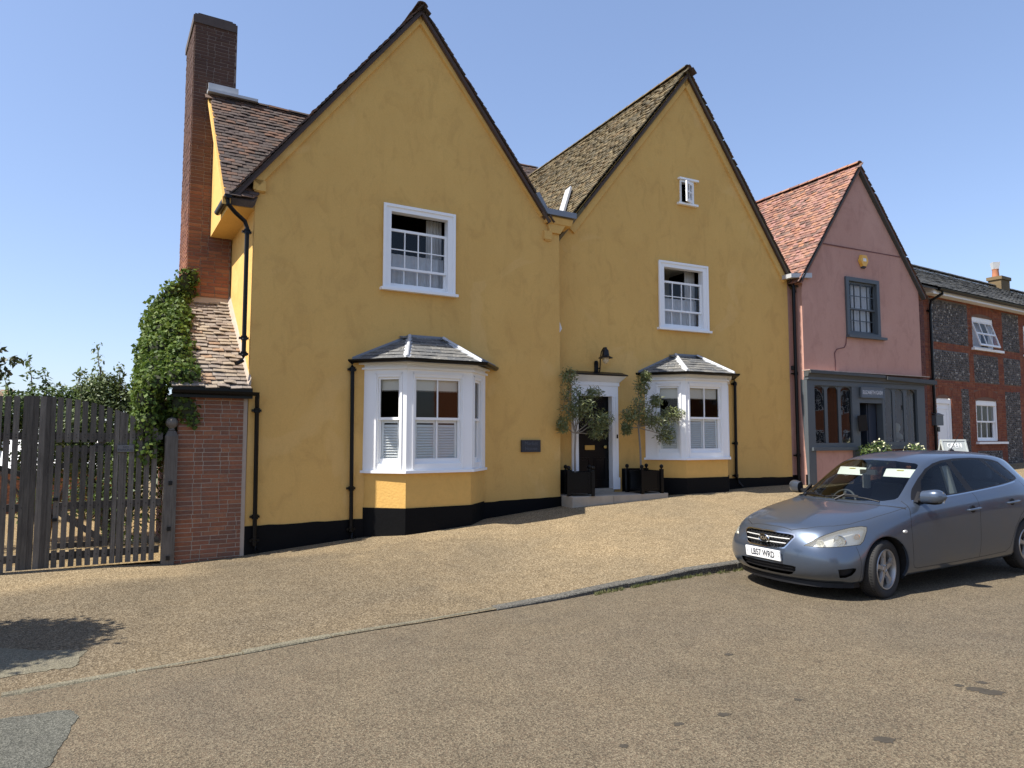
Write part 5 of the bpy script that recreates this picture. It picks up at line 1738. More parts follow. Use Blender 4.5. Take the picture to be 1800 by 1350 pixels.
# folding sign on the pavement
sgn = thing('pavement_sign', 'pale grey folding OPEN sign standing behind the car roof', 'sign', loc(P4, A4, -1.38, -1.82, .085), radians(14))
for sy in (-1, 1):
    mb = MB()
    T = Matrix.Translation((0, 0, 1.50)) @ Matrix.Rotation(sy * radians(14), 4, 'X') @ Matrix.Translation((0, 0, -1.50))
    mb.box(-.36, .36, -.008, .008, .62, 1.49, 0, T)
    frame_boxes(mb, -.37, .37, .60, 1.50, .04, .04, .04, .04, -.018, -.0085, 0, T); frame_boxes(mb, -.37, .37, .60, 1.50, .04, .04, .04, .04, .0085, .018, 0, T)
    pb = mb.build('panel', mat('sign_pale', (.46, .49, .47), .6, var=.05), sgn)
    if sy == -1:
        pass
T = Matrix.Translation((0, 0, 1.50)) @ Matrix.Rotation(-radians(14), 4, 'X') @ Matrix.Translation((0, -.0105, -.16)) @ Matrix.Rotation(radians(90), 4, 'X')
lettering('OPEN', .17, sgn, T, mat('open_letters', (.85, .86, .86), .6, var=0), .003)

# ------------------------------------------------------------------ gate
gt = thing('timber_gate', 'tall weathered timber gate of upright slats with an arched top and wicket door', 'gate', (P1[0], P1[1], 0), A1)
def gtop(u):
    t = (u + 2.73) / 1.55
    return 2.205 - .50 * max(0, t) ** 2.1 if t > 0 else 2.205 - .05 * (-t) ** 1.5
gate_b = lambda u: -.125 if u > -3 else -.14
def slat(u, w, z0, z1, y=0.0, t=.024):
    mb = MB()
    d = R.uniform(-.003, .003)
    sk = R.uniform(-.006, .006)
    A = [(u - w / 2, y - t / 2 + d, z0), (u + w / 2, y - t / 2 + d, z0), (u + w / 2 + sk, y - t / 2 + d, gtop(u + w / 2) if z1 is None else z1), (u - w / 2 + sk, y - t / 2 + d, gtop(u - w / 2) if z1 is None else z1)]
    mb.prism(A, [(x, yy + t, z) for x, yy, z in A])
    return mb.build('slat', M['wood'], gt)
u = -1.30
wick0, wick1, wickt = -2.53, -1.83, 1.545
us = []
while u > -6.2:
    us.append(u)
    u -= .099
for u in us:
    if abs(u + 2.72) < .12:
        continue
    if wick0 - .02 < u < wick1 + .02:
        slat(u, .068, .12, 1.53)
        slat(u, .068, 1.575, None)
        slat(u, .068, gate_b(u), .105)
    else:
        slat(u, .068, gate_b(u), None)
for u, w in ((-2.635, .06), (-2.695, .07), (-2.77, .07), (-2.835, .06), (-2.565, .05), (-1.795, .05), (-1.725, .06)):
    slat(u, w, gate_b(u), None, -.004, .034)
def bar(name, a, b, w, y0, y1):
    mb = MB()
    A, B = Vector((a[0], 0, a[1])), Vector((b[0], 0, b[1]))
    d = (B - A).normalized()
    q = Vector((-d.z, 0, d.x)) * w / 2
    P = [A - q, B - q, B + q, A + q]
    mb.prism([p + Vector((0, y0, 0)) for p in P], [p + Vector((0, y1, 0)) for p in P])
    mb.build(name, M['wood'], gt)
for a, b in (((-2.70, 1.66), (-1.20, 1.66)), ((-2.53, .70), (-1.83, .70)), ((-2.70, .02), (-1.20, .02)), ((-6.2, 1.66), (-2.74, 1.66)), ((-6.2, .70), (-2.74, .70)), ((-6.2, .02), (-2.74, .02)), ((-1.83, .70), (-1.20, .70))):
    bar('rail', a, b, .10, .016, .07)
bar('wicket_rail', (wick0 + .02, 1.47), (wick1 - .02, 1.47), .06, .014, .05)
bar('wicket_rail', (wick0 + .02, .16), (wick1 - .02, .16), .07, .014, .05)
bar('brace', (wick0 + .02, .66), (wick1 - .04, .16), .075, .014, .06)
bar('brace', (-2.66, 1.10), (-1.9, 1.62), .06, .02, .07)
bar('brace', (-2.84, 1.12), (-4.2, 1.62), .07, .02, .07)
mb = MB()
for (a, z) in ((-2.50, .80), (-2.50, .52)):
    mb.box(a - .03, a + .03, -.04, -.012, z - .02, z + .02)
mb.build('latch', M['black_iron'], gt)
mb = MB()
for u in us:
    for z in (1.64, 1.68, .70, .02):
        mb.lathe([(.006, -.003), (.006, .004), (0, .005)], 6, Matrix.Translation((u + .005, -.014, z)) @ Matrix.Rotation(radians(90), 4, 'X'))
mb.build('nails', M['black_iron'], gt, kind='stuff')
ns = thing('gate_sign', 'small weathered NO PARKING board on the gate right of the wicket', 'sign', loc(P1, A1, -1.68, -.03, 1.485), A1)
mb = MB(); mb.box(-.105, .105, -.015, .012, -.048, .048); mb.build('board', mat('grey_board', (.16, .16, .155), .8, var=.2), ns)
for s_, z in (('NO', .018), ('PARKING', -.022)):
    lettering(s_, .046, ns, Matrix.Translation((0, -.016, z)) @ Matrix.Rotation(radians(90), 4, 'X'), M['ink'], .001)
gp = thing('gate_post', 'square weathered gate post with a ball finial beside the brick wall', 'post', loc(P1, A1, -1.09, -.02, 0), A1)
mb = MB()
mb.box(-.085, .085, -.085, .085, -.4, 1.66)
mb.prism([(-.085, -.085, 1.66), (.085, -.085, 1.66), (.085, .085, 1.66), (-.085, .085, 1.66)], [(-.05, -.05, 1.74), (.05, -.05, 1.74), (.05, .05, 1.74), (-.05, .05, 1.74)])
mb.build('shaft', M['wood'], gp)
mb = MB(); mb.lathe([(0, 1.735), (.045, 1.735), (.05, 1.755), (.035, 1.77), (.04, 1.785), (.072, 1.81), (.085, 1.85), (.08, 1.885), (.055, 1.925), (0, 1.94)], 20)
mb.build('ball_finial', M['wood'], gp, smooth=True)
mb = MB()
for z, y in ((.98, -.09), (-.10, -.09), (.32, -.09)):
    mb.box(-.025, .025, y - .012, y + .004, z - .03, z + .03)
mb.build('iron_plate', M['black_iron'], gp)

# ------------------------------------------------------------------ behind the gate
yb = thing('outbuilding', 'low brick outbuilding behind the gate, its sloped white top made up to catch the sun', 'outbuilding', loc(P1, A1, -3.5, 9.0, 0), A1)
mb = MB(); mb.box(-4.6, 2.4, .03, 1.6, -.2, .86); bw_ = mb.build('base', M['mortar_red'], yb)
it = brickface(Matrix(((1, 0, 0, 0), (0, -1, 0, .03), (0, 0, 1, 0), (0, 0, 0, 1))), 6.9, .95, -.17, x0=-4.55, seed=41, m=M['brick'], course=.075, L=.225)
pieces('brick', it, bw_, M['brick'], yb, 'brickwork', 0)
mb = MB(); mb.prism([(-4.7, -.10, .86), (-4.7, 1.1, 1.62), (-4.7, 1.7, .86)], [(2.5, -.10, .86), (2.5, 1.1, 1.62), (2.5, 1.7, .86)])
mb.build('roof', M['white'], yb)  # made-up white slope, tilted so the sun gives a bright strip
mb = MB()
for k in range(13):
    u = -4.6 + k * .585
    mb.prism([(u - .02, -.11, .875), (u + .02, -.11, .875), (u + .02, 1.09, 1.635), (u - .02, 1.09, 1.635)], [(u - .02, -.11, .855), (u + .02, -.11, .855), (u + .02, 1.09, 1.615), (u - .02, 1.09, 1.615)])
mb.build('roof_batten', M['grey_paint'], yb, kind='stuff')
ct = thing('cottage', 'distant tiled cottage with a white gable beyond the gate', 'house', loc(P1, A1, -11.9, 16.0, -.78), A1)
mb = MB(); mb.box(-5, 7, 0, 5, -.4, 2.2); mb.prism([(-2, -.5, -.4), (1.0, -.5, -.4), (1.0, -.5, 2.2), (-.5, -.5, 3.5), (-2, -.5, 2.2)], [(-2, 1, -.4), (1.0, 1, -.4), (1.0, 1, 2.2), (-.5, 1, 3.5), (-2, 1, 2.2)])
mb.build('wall', M['white'], ct)
mb = MB(); mb.prism([(-5.3, -.4, 2.1), (-5.3, 2.5, 4.0), (-5.3, 5.4, 2.1)], [(7.3, -.4, 2.1), (7.3, 2.5, 4.0), (7.3, 5.4, 2.1)])
cr_ = mb.build('roof', M['tile_red'], ct)
rooftiles(cr_, ct, 'tile', (-5.3, -.45, 2.1), (1, 0, 0), (0, 2.9, 1.9), [(0, 0), (12.6, 0), (12.6, 3.5), (0, 3.5)], M['tile_grey'], tw=.2, gauge=.13, ln=.2, seed=44, limit=0, restname='tile_courses')
mb = MB()
for x in (-4.0, -1.0, 2.5, 5.0):
    mb.box(x, x + .9, -.03 if abs(x + 1) > .1 else -.53, .02, .7, 1.7)
mb.build('window', M['ink'], ct)
an = thing('tv_aerial', 'thin television aerial on a pole above the shrubs behind the gate', 'aerial', loc(P1, A1, -6.35, 16.5, -.25), A1)
mb = MB(); mb.tube([(0, 0, 2.5), (0, 0, 5.05)], .02, 6); mb.tube([(-1.1, 0, 5.0), (.1, 0, 5.0)], .014, 6)
for k in range(6):
    mb.tube([(-1.05 + k * .2, -.18, 5.0), (-1.05 + k * .2, .18, 5.0)], .008, 5)
mb.build('antenna', M['grey_paint'], an)

# ------------------------------------------------------------------ ivy and shrubs
rr = random.Random(5)
iv_t = thing('ivy', 'thick dark green ivy climbing the lean-to and chimney behind the gate post', 'ivy', (P1[0], P1[1], 0), A1)
core = MB()
def lump(mb, c, r, n=2, seed=0):
    bm = bmesh.new()
    bmesh.ops.create_icosphere(bm, subdivisions=n, radius=1)
    i = len(mb.v)
    for v in bm.verts:
        k = 1 + .18 * noise.noise(v.co * 1.8 + Vector((seed, 0, seed)))
        mb.v.append((c[0] + v.co.x * r[0] * k, c[1] + v.co.y * r[1] * k, c[2] + v.co.z * r[2] * k))
    for f in bm.faces:
        mb.f.append(tuple(i + v.index for v in f.verts)); mb.m.append(0)
    bm.free()
ivc = []
def rz_lean(v):
    return 2.42 + .757 * v
for k in range(9):      # blanket over the left part of the lean-to roof
    v = .05 + .25 * k
    lft = -1.50 + .11 * v
    for q, u in enumerate((lft + .16, lft + .42, -.93)):
        ivc.append(((u + rr.uniform(-.04, .04), v, rz_lean(v) + rr.uniform(.02, .10) - (.10 if q == 0 else 0)), (.21, .20, .19)))
for k in range(8):      # hanging down the outer side
    v = .1 + .26 * k
    for z in (-.28, -.62, -1.0):
        ivc.append(((-1.42 + .08 * v + rr.uniform(-.05, .05), v, rz_lean(v) + z), (.20, .22, .26)))
ivc += [((-.98, 2.0, 4.16), (.20, .14, .22)), ((-.80, 2.03, 4.38), (.16, .09, .26)), ((-.66, 2.05, 4.50), (.12, .06, .18)), ((-.72, 2.05, 4.22), (.14, .06, .14)),
        ((-1.28, .28, 2.02), (.26, .22, .34)), ((-1.38, .34, 1.66), (.28, .20, .34)), ((-1.10, .20, 1.86), (.16, .12, .26)), ((-.98, .0, 2.16), (.18, .10, .22)), ((-.88, -.04, 2.05), (.14, .06, .22)), ((-.80, -.05, 1.90), (.09, .05, .13)), ((-.99, .10, 1.74), (.07, .07, .20)), ((-1.4, .6, 1.5), (.3, .4, .5))]
for k, (c, r) in enumerate(ivc):
    lump(core, c, tuple(x * .76 for x in r), 1, k * 1.7)
core.build('stems', M['ivy_core'], iv_t, smooth=True)  # dark lumps added inside the leaves to fill the gaps between them
mb = MB()
for c, r in ivc:
    leafcloud(mb, [(c, r)], int(2300 * (r[0] * r[2] + r[1] * r[2] + r[0] * r[1])), .068, .85, rr, shell=.84, up=.25, fold=.35)
for k in range(30):
    u, v, z = rr.uniform(-1.02, -.86), 0, rr.uniform(2.5, 3.9)
    v = (z - 2.42) / .757 * 1.0
    leafcloud(mb, [((u, v - .03, z + .04), (.10, .10, .08))], 16, .07, .85, rr)
mb.build('foliage', M['ivy'], iv_t, fix=False, kind='stuff')

def branchy(mb, base, tips, r0, r1, wob=.12, n=5):
    b = Vector(base)
    for t in tips:
        t = Vector(t)
        pts = []
        for k in range(n + 1):
            f = k / n
            p = b.lerp(t, f)
            if 0 < k < n:
                p += Vector((rr.gauss(0, wob), rr.gauss(0, wob), rr.gauss(0, wob * .4))) * (t - b).length * .25
            pts.append(p)
        mb.tube(pts, [r0 + (r1 - r0) * k / n for k in range(n + 1)], 6)

def bush(name, label, P, A, u, v, clumps, n, size, asp, m, cat='shrub', tips=(), zb=-.2, group=None, trunk=None, up=.35):
    t = thing(name, label, cat, loc(P, A, u, v, 0), A, group)
    mb = MB()
    branchy(mb, (0, 0, zb), [c for c, r in clumps], .05, .012)
    for c, tip in tips:
        branchy(mb, c, [tip], .012, .004, .05)
    mb.build('trunk' if cat == 'tree' else 'stems', M['bark'], t, smooth=True)
    mb = MB()
    leafcloud(mb, clumps, n, size, asp, rr, shell=.35, up=up)
    for c, tip in tips:
        for f in (.2, .35, .5, .65, .8, .95, 1.0):
            q = Vector(c).lerp(Vector(tip), f)
            leafcloud(mb, [(q, (.09, .09, .07))], 9, size * 1.1, asp, rr, droop=.2)
    mb.build('crown' if cat == 'tree' else 'foliage', m, t, fix=False, kind='stuff')
    return t
bush('tall_shrub', 'tall olive green shrub between the ivy and the gate', P1, A1, -1.78, 2.6, [((.05, 0, 2.0), (.50, .45, .55)), ((-.18, .1, 2.40), (.38, .4, .38)), ((.35, 0, 1.6), (.5, .5, .5)), ((-.35, .1, 1.5), (.5, .5, .5)), ((.0, .0, .9), (.6, .5, .7)), ((.42, 0, 2.25), (.28, .35, .26)), ((-.62, 0, 1.75), (.35, .4, .4))], 2600, .085, .38, M['bush2'],
     tips=[((-.2, 0, 2.5), (-.30, 0, 3.22)), ((.1, 0, 2.4), (.05, .1, 2.9)), ((.45, 0, 2.3), (.50, 0, 2.92)), ((.3, 0, 2.3), (.36, .2, 2.8)), ((-.45, 0, 2.1), (-.55, 0, 2.75))])
bush('shrub', 'bright green shrub showing over the middle of the gate', P1, A1, -2.72, 3.4, [((0, 0, 2.12), (.55, .45, .48)), ((.45, .1, 2.15), (.4, .4, .42)), ((-.5, 0, 2.10), (.42, .4, .36)), ((0, 0, 1.3), (.6, .5, .5)), ((-.95, 0, 1.75), (.4, .4, .38))], 2300, .085, .46, M['bush'],
     tips=[((-.3, 0, 2.3), (-.38, 0, 3.0)), ((-.1, 0, 2.3), (-.15, 0, 2.8)), ((.3, 0, 2.3), (.42, 0, 2.85)), ((.55, 0, 2.2), (.6, 0, 2.7)), ((-.6, 0, 2.2), (-.75, 0, 2.75))])
bush('shrub', 'dark rounded shrub low behind the slats of the gate', P1, A1, -2.2, 6.6, [((0, 0, .25), (.6, .4, .5)), ((.7, 0, .3), (.5, .4, .5)), ((-.9, 0, .2), (.4, .4, .45))], 800, .08, .5, M['bush'])
bush('shrub', 'leafy shrub against the ivy behind the right end of the gate', P1, A1, -1.55, 2.0, [((0, 0, .6), (.55, .5, .8)), ((.1, 0, 1.3), (.5, .5, .5))], 1200, .08, .5, M['bush'])
bush('fruit_tree', 'small dark fruit tree reaching in over the gate from the left', P1, A1, -4.12, 2.6, [((.10, 0, 2.85), (.42, .5, .40)), ((-.5, .1, 3.3), (.7, .6, .7)), ((-.9, 0, 2.6), (.8, .6, .6)), ((.0, .2, 3.35), (.25, .3, .25))], 620, .10, .5, M['apple'], cat='tree',
     tips=[((.3, 0, 2.85), (.92, -.1, 2.92)), ((.3, 0, 3.0), (.62, 0, 3.1)), ((.2, 0, 2.65), (.60, 0, 2.62)), ((-.1, 0, 3.4), (.16, 0, 3.6)), ((.2, 0, 2.75), (.72, 0, 2.72))])
bush('distant_tree', 'dark tree top just above the far roof at the left edge', P1, A1, -13.4, 24, [((0, 0, 3.9), (1.2, 1.2, 1.3)), ((-1.5, 0, 3.6), (1.2, 1, 1.2))], 700, .22, .6, M['apple'], cat='tree')
# the tree whose shadow falls on the forecourt stands just out of frame
bush('garden_tree', 'round dark tree out of frame that shades the forecourt', (-6.95, 5.62), 0, 0, 0, [((0, 0, 2.9), (1.05, .85, .85)), ((.35, .3, 2.7), (.75, .6, .6)), ((-.6, -.2, 2.8), (.9, .8, .8)), ((.1, -.2, 3.3), (.7, .7, .5))], 2600, .11, .5, M['apple'], cat='tree', zb=-.35)

# ------------------------------------------------------------------ planters with olive trees
def planter(name, label, P, A, u, v, z, rz, w):
    t = thing(name, label, 'planter', loc(P, A, u, v, z), A + rz)
    h = w / 2
    for k in range(4):
        T = Matrix.Rotation(k * pi / 2, 4, 'Z')
        mb = MB()
        mb.box(-h + .03, h - .03, -h + .012, -h + .03, .05, .45, 0, T)
        frame_boxes(mb, -h + .035, h - .035, .05, .46, .05, .05, .05, .05, -h + .002, -h + .0118, 0, T)
        mb.build('side_panel', M['black'], t)
    for sx in (-1, 1):
        for sy in (-1, 1):
            mb = MB(); mb.box(sx * h - .033, sx * h + .033, sy * h - .033, sy * h + .033, 0, .49)
            p = mb.build('corner_post', M['black'], t)
            mb = MB(); mb.lathe([(.02, .489), (.018, .505), (.034, .52), (.042, .545), (.034, .572), (.014, .586), (0, .588)], 16, Matrix.Translation((sx * h, sy * h, 0)))
            mb.build('ball_finial', M['black'], p, smooth=True)
    mb = MB(); mb.box(-h + .03, h - .03, -h + .03, h - .03, .36, .42); mb.build('soil', M['soil'], t)
    return t
planter('planter', 'square black planter with ball finials left of the front door', P2, A2, -.60, -.45, .506, radians(-24), .47)
planter('planter', 'square black planter with ball finials right of the front door', P2, A2, .985, -.46, .502, 0, .50)

def olive(label, P, A, u, v, z, stem, clumps, n):
    t = thing('olive_tree', label, 'tree', loc(P, A, u, v, z), A)
    mb = MB()
    top = Vector(stem[-1])
    mb.tube(stem, [.016 + .006 * (1 - k / len(stem)) for k in range(len(stem))], 8)
    branchy(mb, top, [c for c, r in clumps], .012, .005, .12)
    for c, r in clumps:
        for _ in range(5):
            d = Vector((rr.gauss(0, 1), rr.gauss(0, 1), rr.gauss(0, 1))).normalized()
            branchy(mb, c, [Vector(c) + Vector((d.x * r[0], d.y * r[1], d.z * r[2]))], .005, .002, .1, 3)
    mb.build('trunk', M['bark_pale'], t, smooth=True)
    mb = MB()
    leafcloud(mb, [((c[0], c[1] - .10, c[2]), r) for c, r in clumps], n, .085, .24, rr, shell=.25, up=.3)
    mb.build('crown', M['olive'], t, fix=False, kind='stuff')
olive('left olive tree, growing in the planter beside the door with a ragged crown', P2, A2, -.62, -.44, .90, [(-.06, 0, 0), (-.07, 0, .4), (-.05, 0, .82)],
      [((-.17, .05, 1.62), (.24, .2, .28)), ((-.22, .05, 1.95), (.18, .17, .16)), ((-.25, .0, 1.25), (.20, .2, .22)), ((.30, -.05, 1.10), (.36, .25, .26)), ((.52, -.05, 1.08), (.24, .2, .20)), ((.32, .0, 1.62), (.20, .18, .13)), ((-.38, .05, .98), (.12, .14, .17)), ((.40, .0, .82), (.24, .2, .14)), ((-.05, 0, 1.3), (.14, .16, .28)), ((.05, -.1, 1.4), (.2, .16, .2))], 300)
olive('right olive tree, growing in the planter in front of the smaller bay', P2, A2, .985, -.42, .90, [(-.05, 0, 0), (-.06, 0, .5), (-.10, 0, .95)],
      [((-.10, 0, 1.35), (.26, .22, .28)), ((-.06, 0, 1.80), (.17, .17, .22)), ((.02, 0, 2.0), (.10, .10, .12)), ((-.38, 0, 1.18), (.22, .2, .18)), ((-.48, 0, .92), (.10, .12, .14)), ((.35, -.05, 1.05), (.34, .25, .22)), ((.72, -.05, 1.24), (.32, .2, .15)), ((.50, -.05, .78), (.24, .2, .20)), ((.10, 0, 1.12), (.25, .2, .2)), ((.28, 0, 1.5), (.12, .14, .14))], 400)

# ------------------------------------------------------------------ across the street (seen only as reflections)
def across(name, label, cx, cy, rz, w, h, m, rm, win):
    t = thing(name, label, 'house', (cx, cy, -.3), rz)
    mb = MB(); mb.box(-w / 2, w / 2, 0, 7, 0, h); mb.build('wall', m, t)
    mb = MB(); mb.prism([(-w / 2 - .2, -.3, h), (-w / 2 - .2, 3.5, h + 3), (-w / 2 - .2, 7.3, h)], [(w / 2 + .2, -.3, h), (w / 2 + .2, 3.5, h + 3), (w / 2 + .2, 7.3, h)])
    mb.build('roof', rm, t)
    k = int(w / 2.6)
    for i in range(k):
        for z in (1.1, 3.9):
            x = -w / 2 + (i + .5) * w / k
            mb = MB(); frame_boxes(mb, x - .55, x + .55, z, z + 1.5, .09, .09, .09, .09, -.06, -.005); mb.box(x - .02, x + .02, -.05, -.01, z + .09, z + 1.41); mb.box(x - .46, x + .46, -.05, -.012, z + .72, z + .77)
            f = mb.build('window', M['white'], t)
            mb = MB(); mb.box(x - .46, x + .46, -.02, -.003, z + .09, z + 1.41); mb.build('pane', M['ink'], f)
rz = radians(28 + 180)
across('terraced_house', 'red brick terraced house far along the opposite side of the street', 34, 5.5, rz, 26.0, 5.6, mat('far_red_brick', (.46, .17, .08), .9, var=.25, vscale=9), M['tile_dark'], 1)
across('white_house', 'white rendered house beyond the red brick terrace across the street', 52.5, 15.3, rz, 14.0, 5.6, M['white'], M['tile_dark'], 1)
across('terraced_house', 'brown brick terraced house across the street opposite the gate', 1.5, -16.5, rz, 12.0, 5.0, mat('far_brown_brick', (.26, .16, .11), .9, var=.25, vscale=9), M['tile_dark'], 1)

# ------------------------------------------------------------------ car
def carpaint():
    m = bpy.data.materials.new('blue_grey_metallic_paint')
    g = NG(m)
    base, back = (.074, .098, .140), (.03, .03, .032)
    fl = g.n('ShaderNodeSeparateColor')
    g.l(g.voro(900), fl.inputs[0])
    c = g.mix(.10, base, g.ramp(fl.outputs[0], [(0, .5), (1, 1.5)]), 'MULTIPLY')
    c = g.mix(g.math('MULTIPLY', g.ramp(g.noise(2.6, 5, .6), [(.4, 0.0), (.75, 1.0)]), .30), c, (.11, .105, .095))
    c = g.mix(g.pos.outputs['Backfacing'], c, back)
    g.color(c)
    g.b.inputs['Metallic'].default_value = .62
    g.b.inputs['Roughness'].default_value = .30
    g.b.inputs['Coat Weight'].default_value = .8
    g.b.inputs['Coat Roughness'].default_value = .03
    return m
M['paint'] = carpaint()
M['gap'] = mat('panel_gap', (.006, .006, .007), .8, var=0)
M['trim'] = mat('black_trim', (.007, .007, .008), .5, spec=.25, var=.1)
M['tyre'] = mat('tyre_rubber', (.022, .021, .020), .85, var=.25, vscale=30, bump=.2)
M['alloy'] = mat('alloy_wheel', (.40, .39, .375), .38, metal=.75, var=.12, vscale=12)
M['chrome'] = mat('chrome', (.62, .63, .64), .15, metal=1.0, var=.03)
M['silver'] = mat('silver_reflector', (.72, .71, .66), .3, metal=.25, var=.06)
M['amber'] = mat('amber_bulb', (.70, .28, .06), .3, var=.05)
M['seat'] = mat('seat_cloth', (.05, .052, .058), .9, var=.15)
M['cabin'] = mat('cabin_plastic', (.03, .031, .033), .7, var=.1)
M['visor'] = mat('sun_visor', (.55, .56, .53), .85, var=.05)
M['plate'] = mat('plate_white', (.80, .80, .78), .4, var=0)
M['red_lens'] = mat('red_lens', (.35, .02, .02), .15, var=0)

# control cage: stations along the car; columns T0..T3 over the top, S1..S4 down the side (y to the side, x to the rear)
def st(T0, T1, T2, T2b, T3a, T3, S1, S2, S3, S4):
    return [T0, T1, T2, T2b, T3a, T3, S1, S2, S3, S4]
def side(x, s1, s2=(.892, .58), s3=(.884, .33), s4=(.835, .20), dx=0):
    return (x, s1[0], s1[1]), (x, s2[0], s2[1]), (x, s3[0], s3[1]), (x, s4[0], s4[1])
ST = [
    st((.085, 0, .760), (.105, .27, .755), (.20, .53, .735), (.27, .63, .720), (.37, .71, .700), (.46, .765, .675), (.36, .800, .575), (.345, .848, .43), (.37, .838, .29), (.41, .79, .20)),
    st((.20, 0, .808), (.215, .28, .803), (.30, .55, .782), (.37, .645, .765), (.45, .725, .745), (.54, .785, .71), *side(.52, (.832, .615), (.868, .48), (.858, .30), (.81, .20))),
    st((.45, 0, .872), (.46, .29, .867), (.52, .56, .845), (.58, .66, .828), (.64, .735, .805), (.70, .800, .775), *side(.72, (.862, .685), (.888, .53), (.876, .31), (.83, .20))),
    st((.75, 0, .922), (.76, .30, .918), (.81, .575, .898), (.84, .675, .882), (.88, .752, .862), (.92, .815, .835), *side(.94, (.875, .75))),
    st((.93, 0, .950), (.95, .31, .947), (1.03, .595, .932), (1.07, .695, .918), (1.10, .768, .900), (1.12, .826, .872), *side(1.14, (.880, .79))),
    st((.985, 0, .962), (1.01, .32, .960), (1.12, .615, .948), (1.18, .715, .932), (1.22, .780, .915), (1.24, .832, .888), *side(1.25, (.882, .81))),
    st((1.12, 0, 1.045), (1.145, .325, 1.035), (1.26, .610, 1.010), (1.30, .705, .975), (1.33, .785, .935), (1.36, .836, .900), *side(1.37, (.884, .825))),
    st((1.40, 0, 1.225), (1.425, .32, 1.213), (1.54, .590, 1.175), (1.56, .655, 1.135), (1.58, .788, .950), (1.60, .838, .914), *side(1.60, (.886, .835))),
    st((1.72, 0, 1.395), (1.745, .31, 1.384), (1.85, .560, 1.335), (1.86, .610, 1.300), (1.88, .790, .962), (1.90, .839, .926), *side(1.90, (.887, .845))),
    st((1.86, 0, 1.438), (1.88, .31, 1.428), (1.98, .550, 1.378), (2.0, .596, 1.342), (2.0, .790, .966), (2.02, .839, .930), *side(2.02, (.887, .85))),
    st((2.15, 0, 1.472), (2.16, .305, 1.463), (2.22, .542, 1.416), (2.22, .586, 1.376), (2.22, .789, .974), (2.22, .839, .938), *side(2.22, (.887, .855))),
    st((2.55, 0, 1.482), (2.55, .30, 1.473), (2.55, .538, 1.428), (2.55, .582, 1.388), (2.55, .788, .990), (2.55, .838, .952), *side(2.55, (.887, .865))),
    st((3.0, 0, 1.470), (3.0, .295, 1.461), (3.0, .530, 1.418), (3.0, .575, 1.378), (3.0, .783, 1.012), (3.0, .834, .974), *side(3.0, (.885, .88))),
    st((3.45, 0, 1.438), (3.45, .29, 1.430), (3.42, .515, 1.390), (3.42, .560, 1.350), (3.42, .765, 1.042), (3.42, .820, 1.002), *side(3.42, (.878, .90))),
    st((3.80, 0, 1.395), (3.79, .28, 1.387), (3.72, .490, 1.345), (3.72, .535, 1.300), (3.74, .725, 1.075), (3.76, .785, 1.03), *side(3.78, (.855, .92), (.880, .60), (.868, .35), (.82, .23))),
    st((3.98, 0, 1.330), (3.965, .27, 1.320), (3.90, .465, 1.270), (3.88, .515, 1.235), (3.92, .670, 1.075), (3.95, .725, 1.03), *side(3.98, (.805, .92), (.838, .62), (.825, .38), (.78, .26))),
    st((4.14, 0, 1.02), (4.125, .27, 1.015), (4.06, .48, 1.0), (4.05, .53, .99), (4.07, .61, .96), (4.08, .665, .93), (4.10, .745, .83), (4.14, .785, .62), (4.12, .775, .40), (4.06, .73, .28)),
]
def wx(x):
    if x <= .70 or x >= 2.6:
        return x
    if x < 1.05:
        w = (x - .70) / .35
    elif x < 1.95:
        w = 1.0
    else:
        w = (2.6 - x) / .65
    return x + .11 * w * w * (3 - 2 * w)
ST = [[(wx(p[0]), p[1], p[2] + (.034 if p[2] > 1.25 else .02 if p[2] > 1.15 else 0)) if k < 6 else (p[0], p[1], p[2]) for k, p in enumerate(row)] for row in ST]
def lift(i, k, p):
    if i <= 5 and k <= 5:
        return (p[0], p[1], p[2] + .026)
    if i >= 6 and k in (4, 5):
        return (p[0], p[1], p[2] + .046)
    if i >= 6 and k == 6:
        return (p[0], p[1], p[2] + .03)
    return p
ST = [[lift(i, k, p) if i < 14 else p for k, p in enumerate(row)] for i, row in enumerate(ST)]
FRONT = {  # front face, rows S1..S3, columns T0..T3a
    6: [(-.005, 0, .615), (.012, .29, .612), (.085, .56, .602), (.15, .66, .595), (.235, .745, .588)],
    7: [(-.03, 0, .45), (-.012, .30, .45), (.065, .59, .447), (.135, .70, .443), (.22, .79, .437)],
    8: [(-.012, 0, .285), (.006, .29, .285), (.085, .57, .285), (.155, .68, .286), (.245, .775, .288)]}
BACK = {
    6: [(4.19, 0, .84), (4.18, .28, .84), (4.15, .50, .84), (4.14, .57, .835), (4.12, .67, .832)],
    7: [(4.235, 0, .62), (4.225, .30, .62), (4.20, .54, .62), (4.185, .62, .62), (4.165, .72, .62)],
    8: [(4.225, 0, .40), (4.215, .30, .40), (4.19, .53, .40), (4.17, .61, .40), (4.15, .70, .40)]}

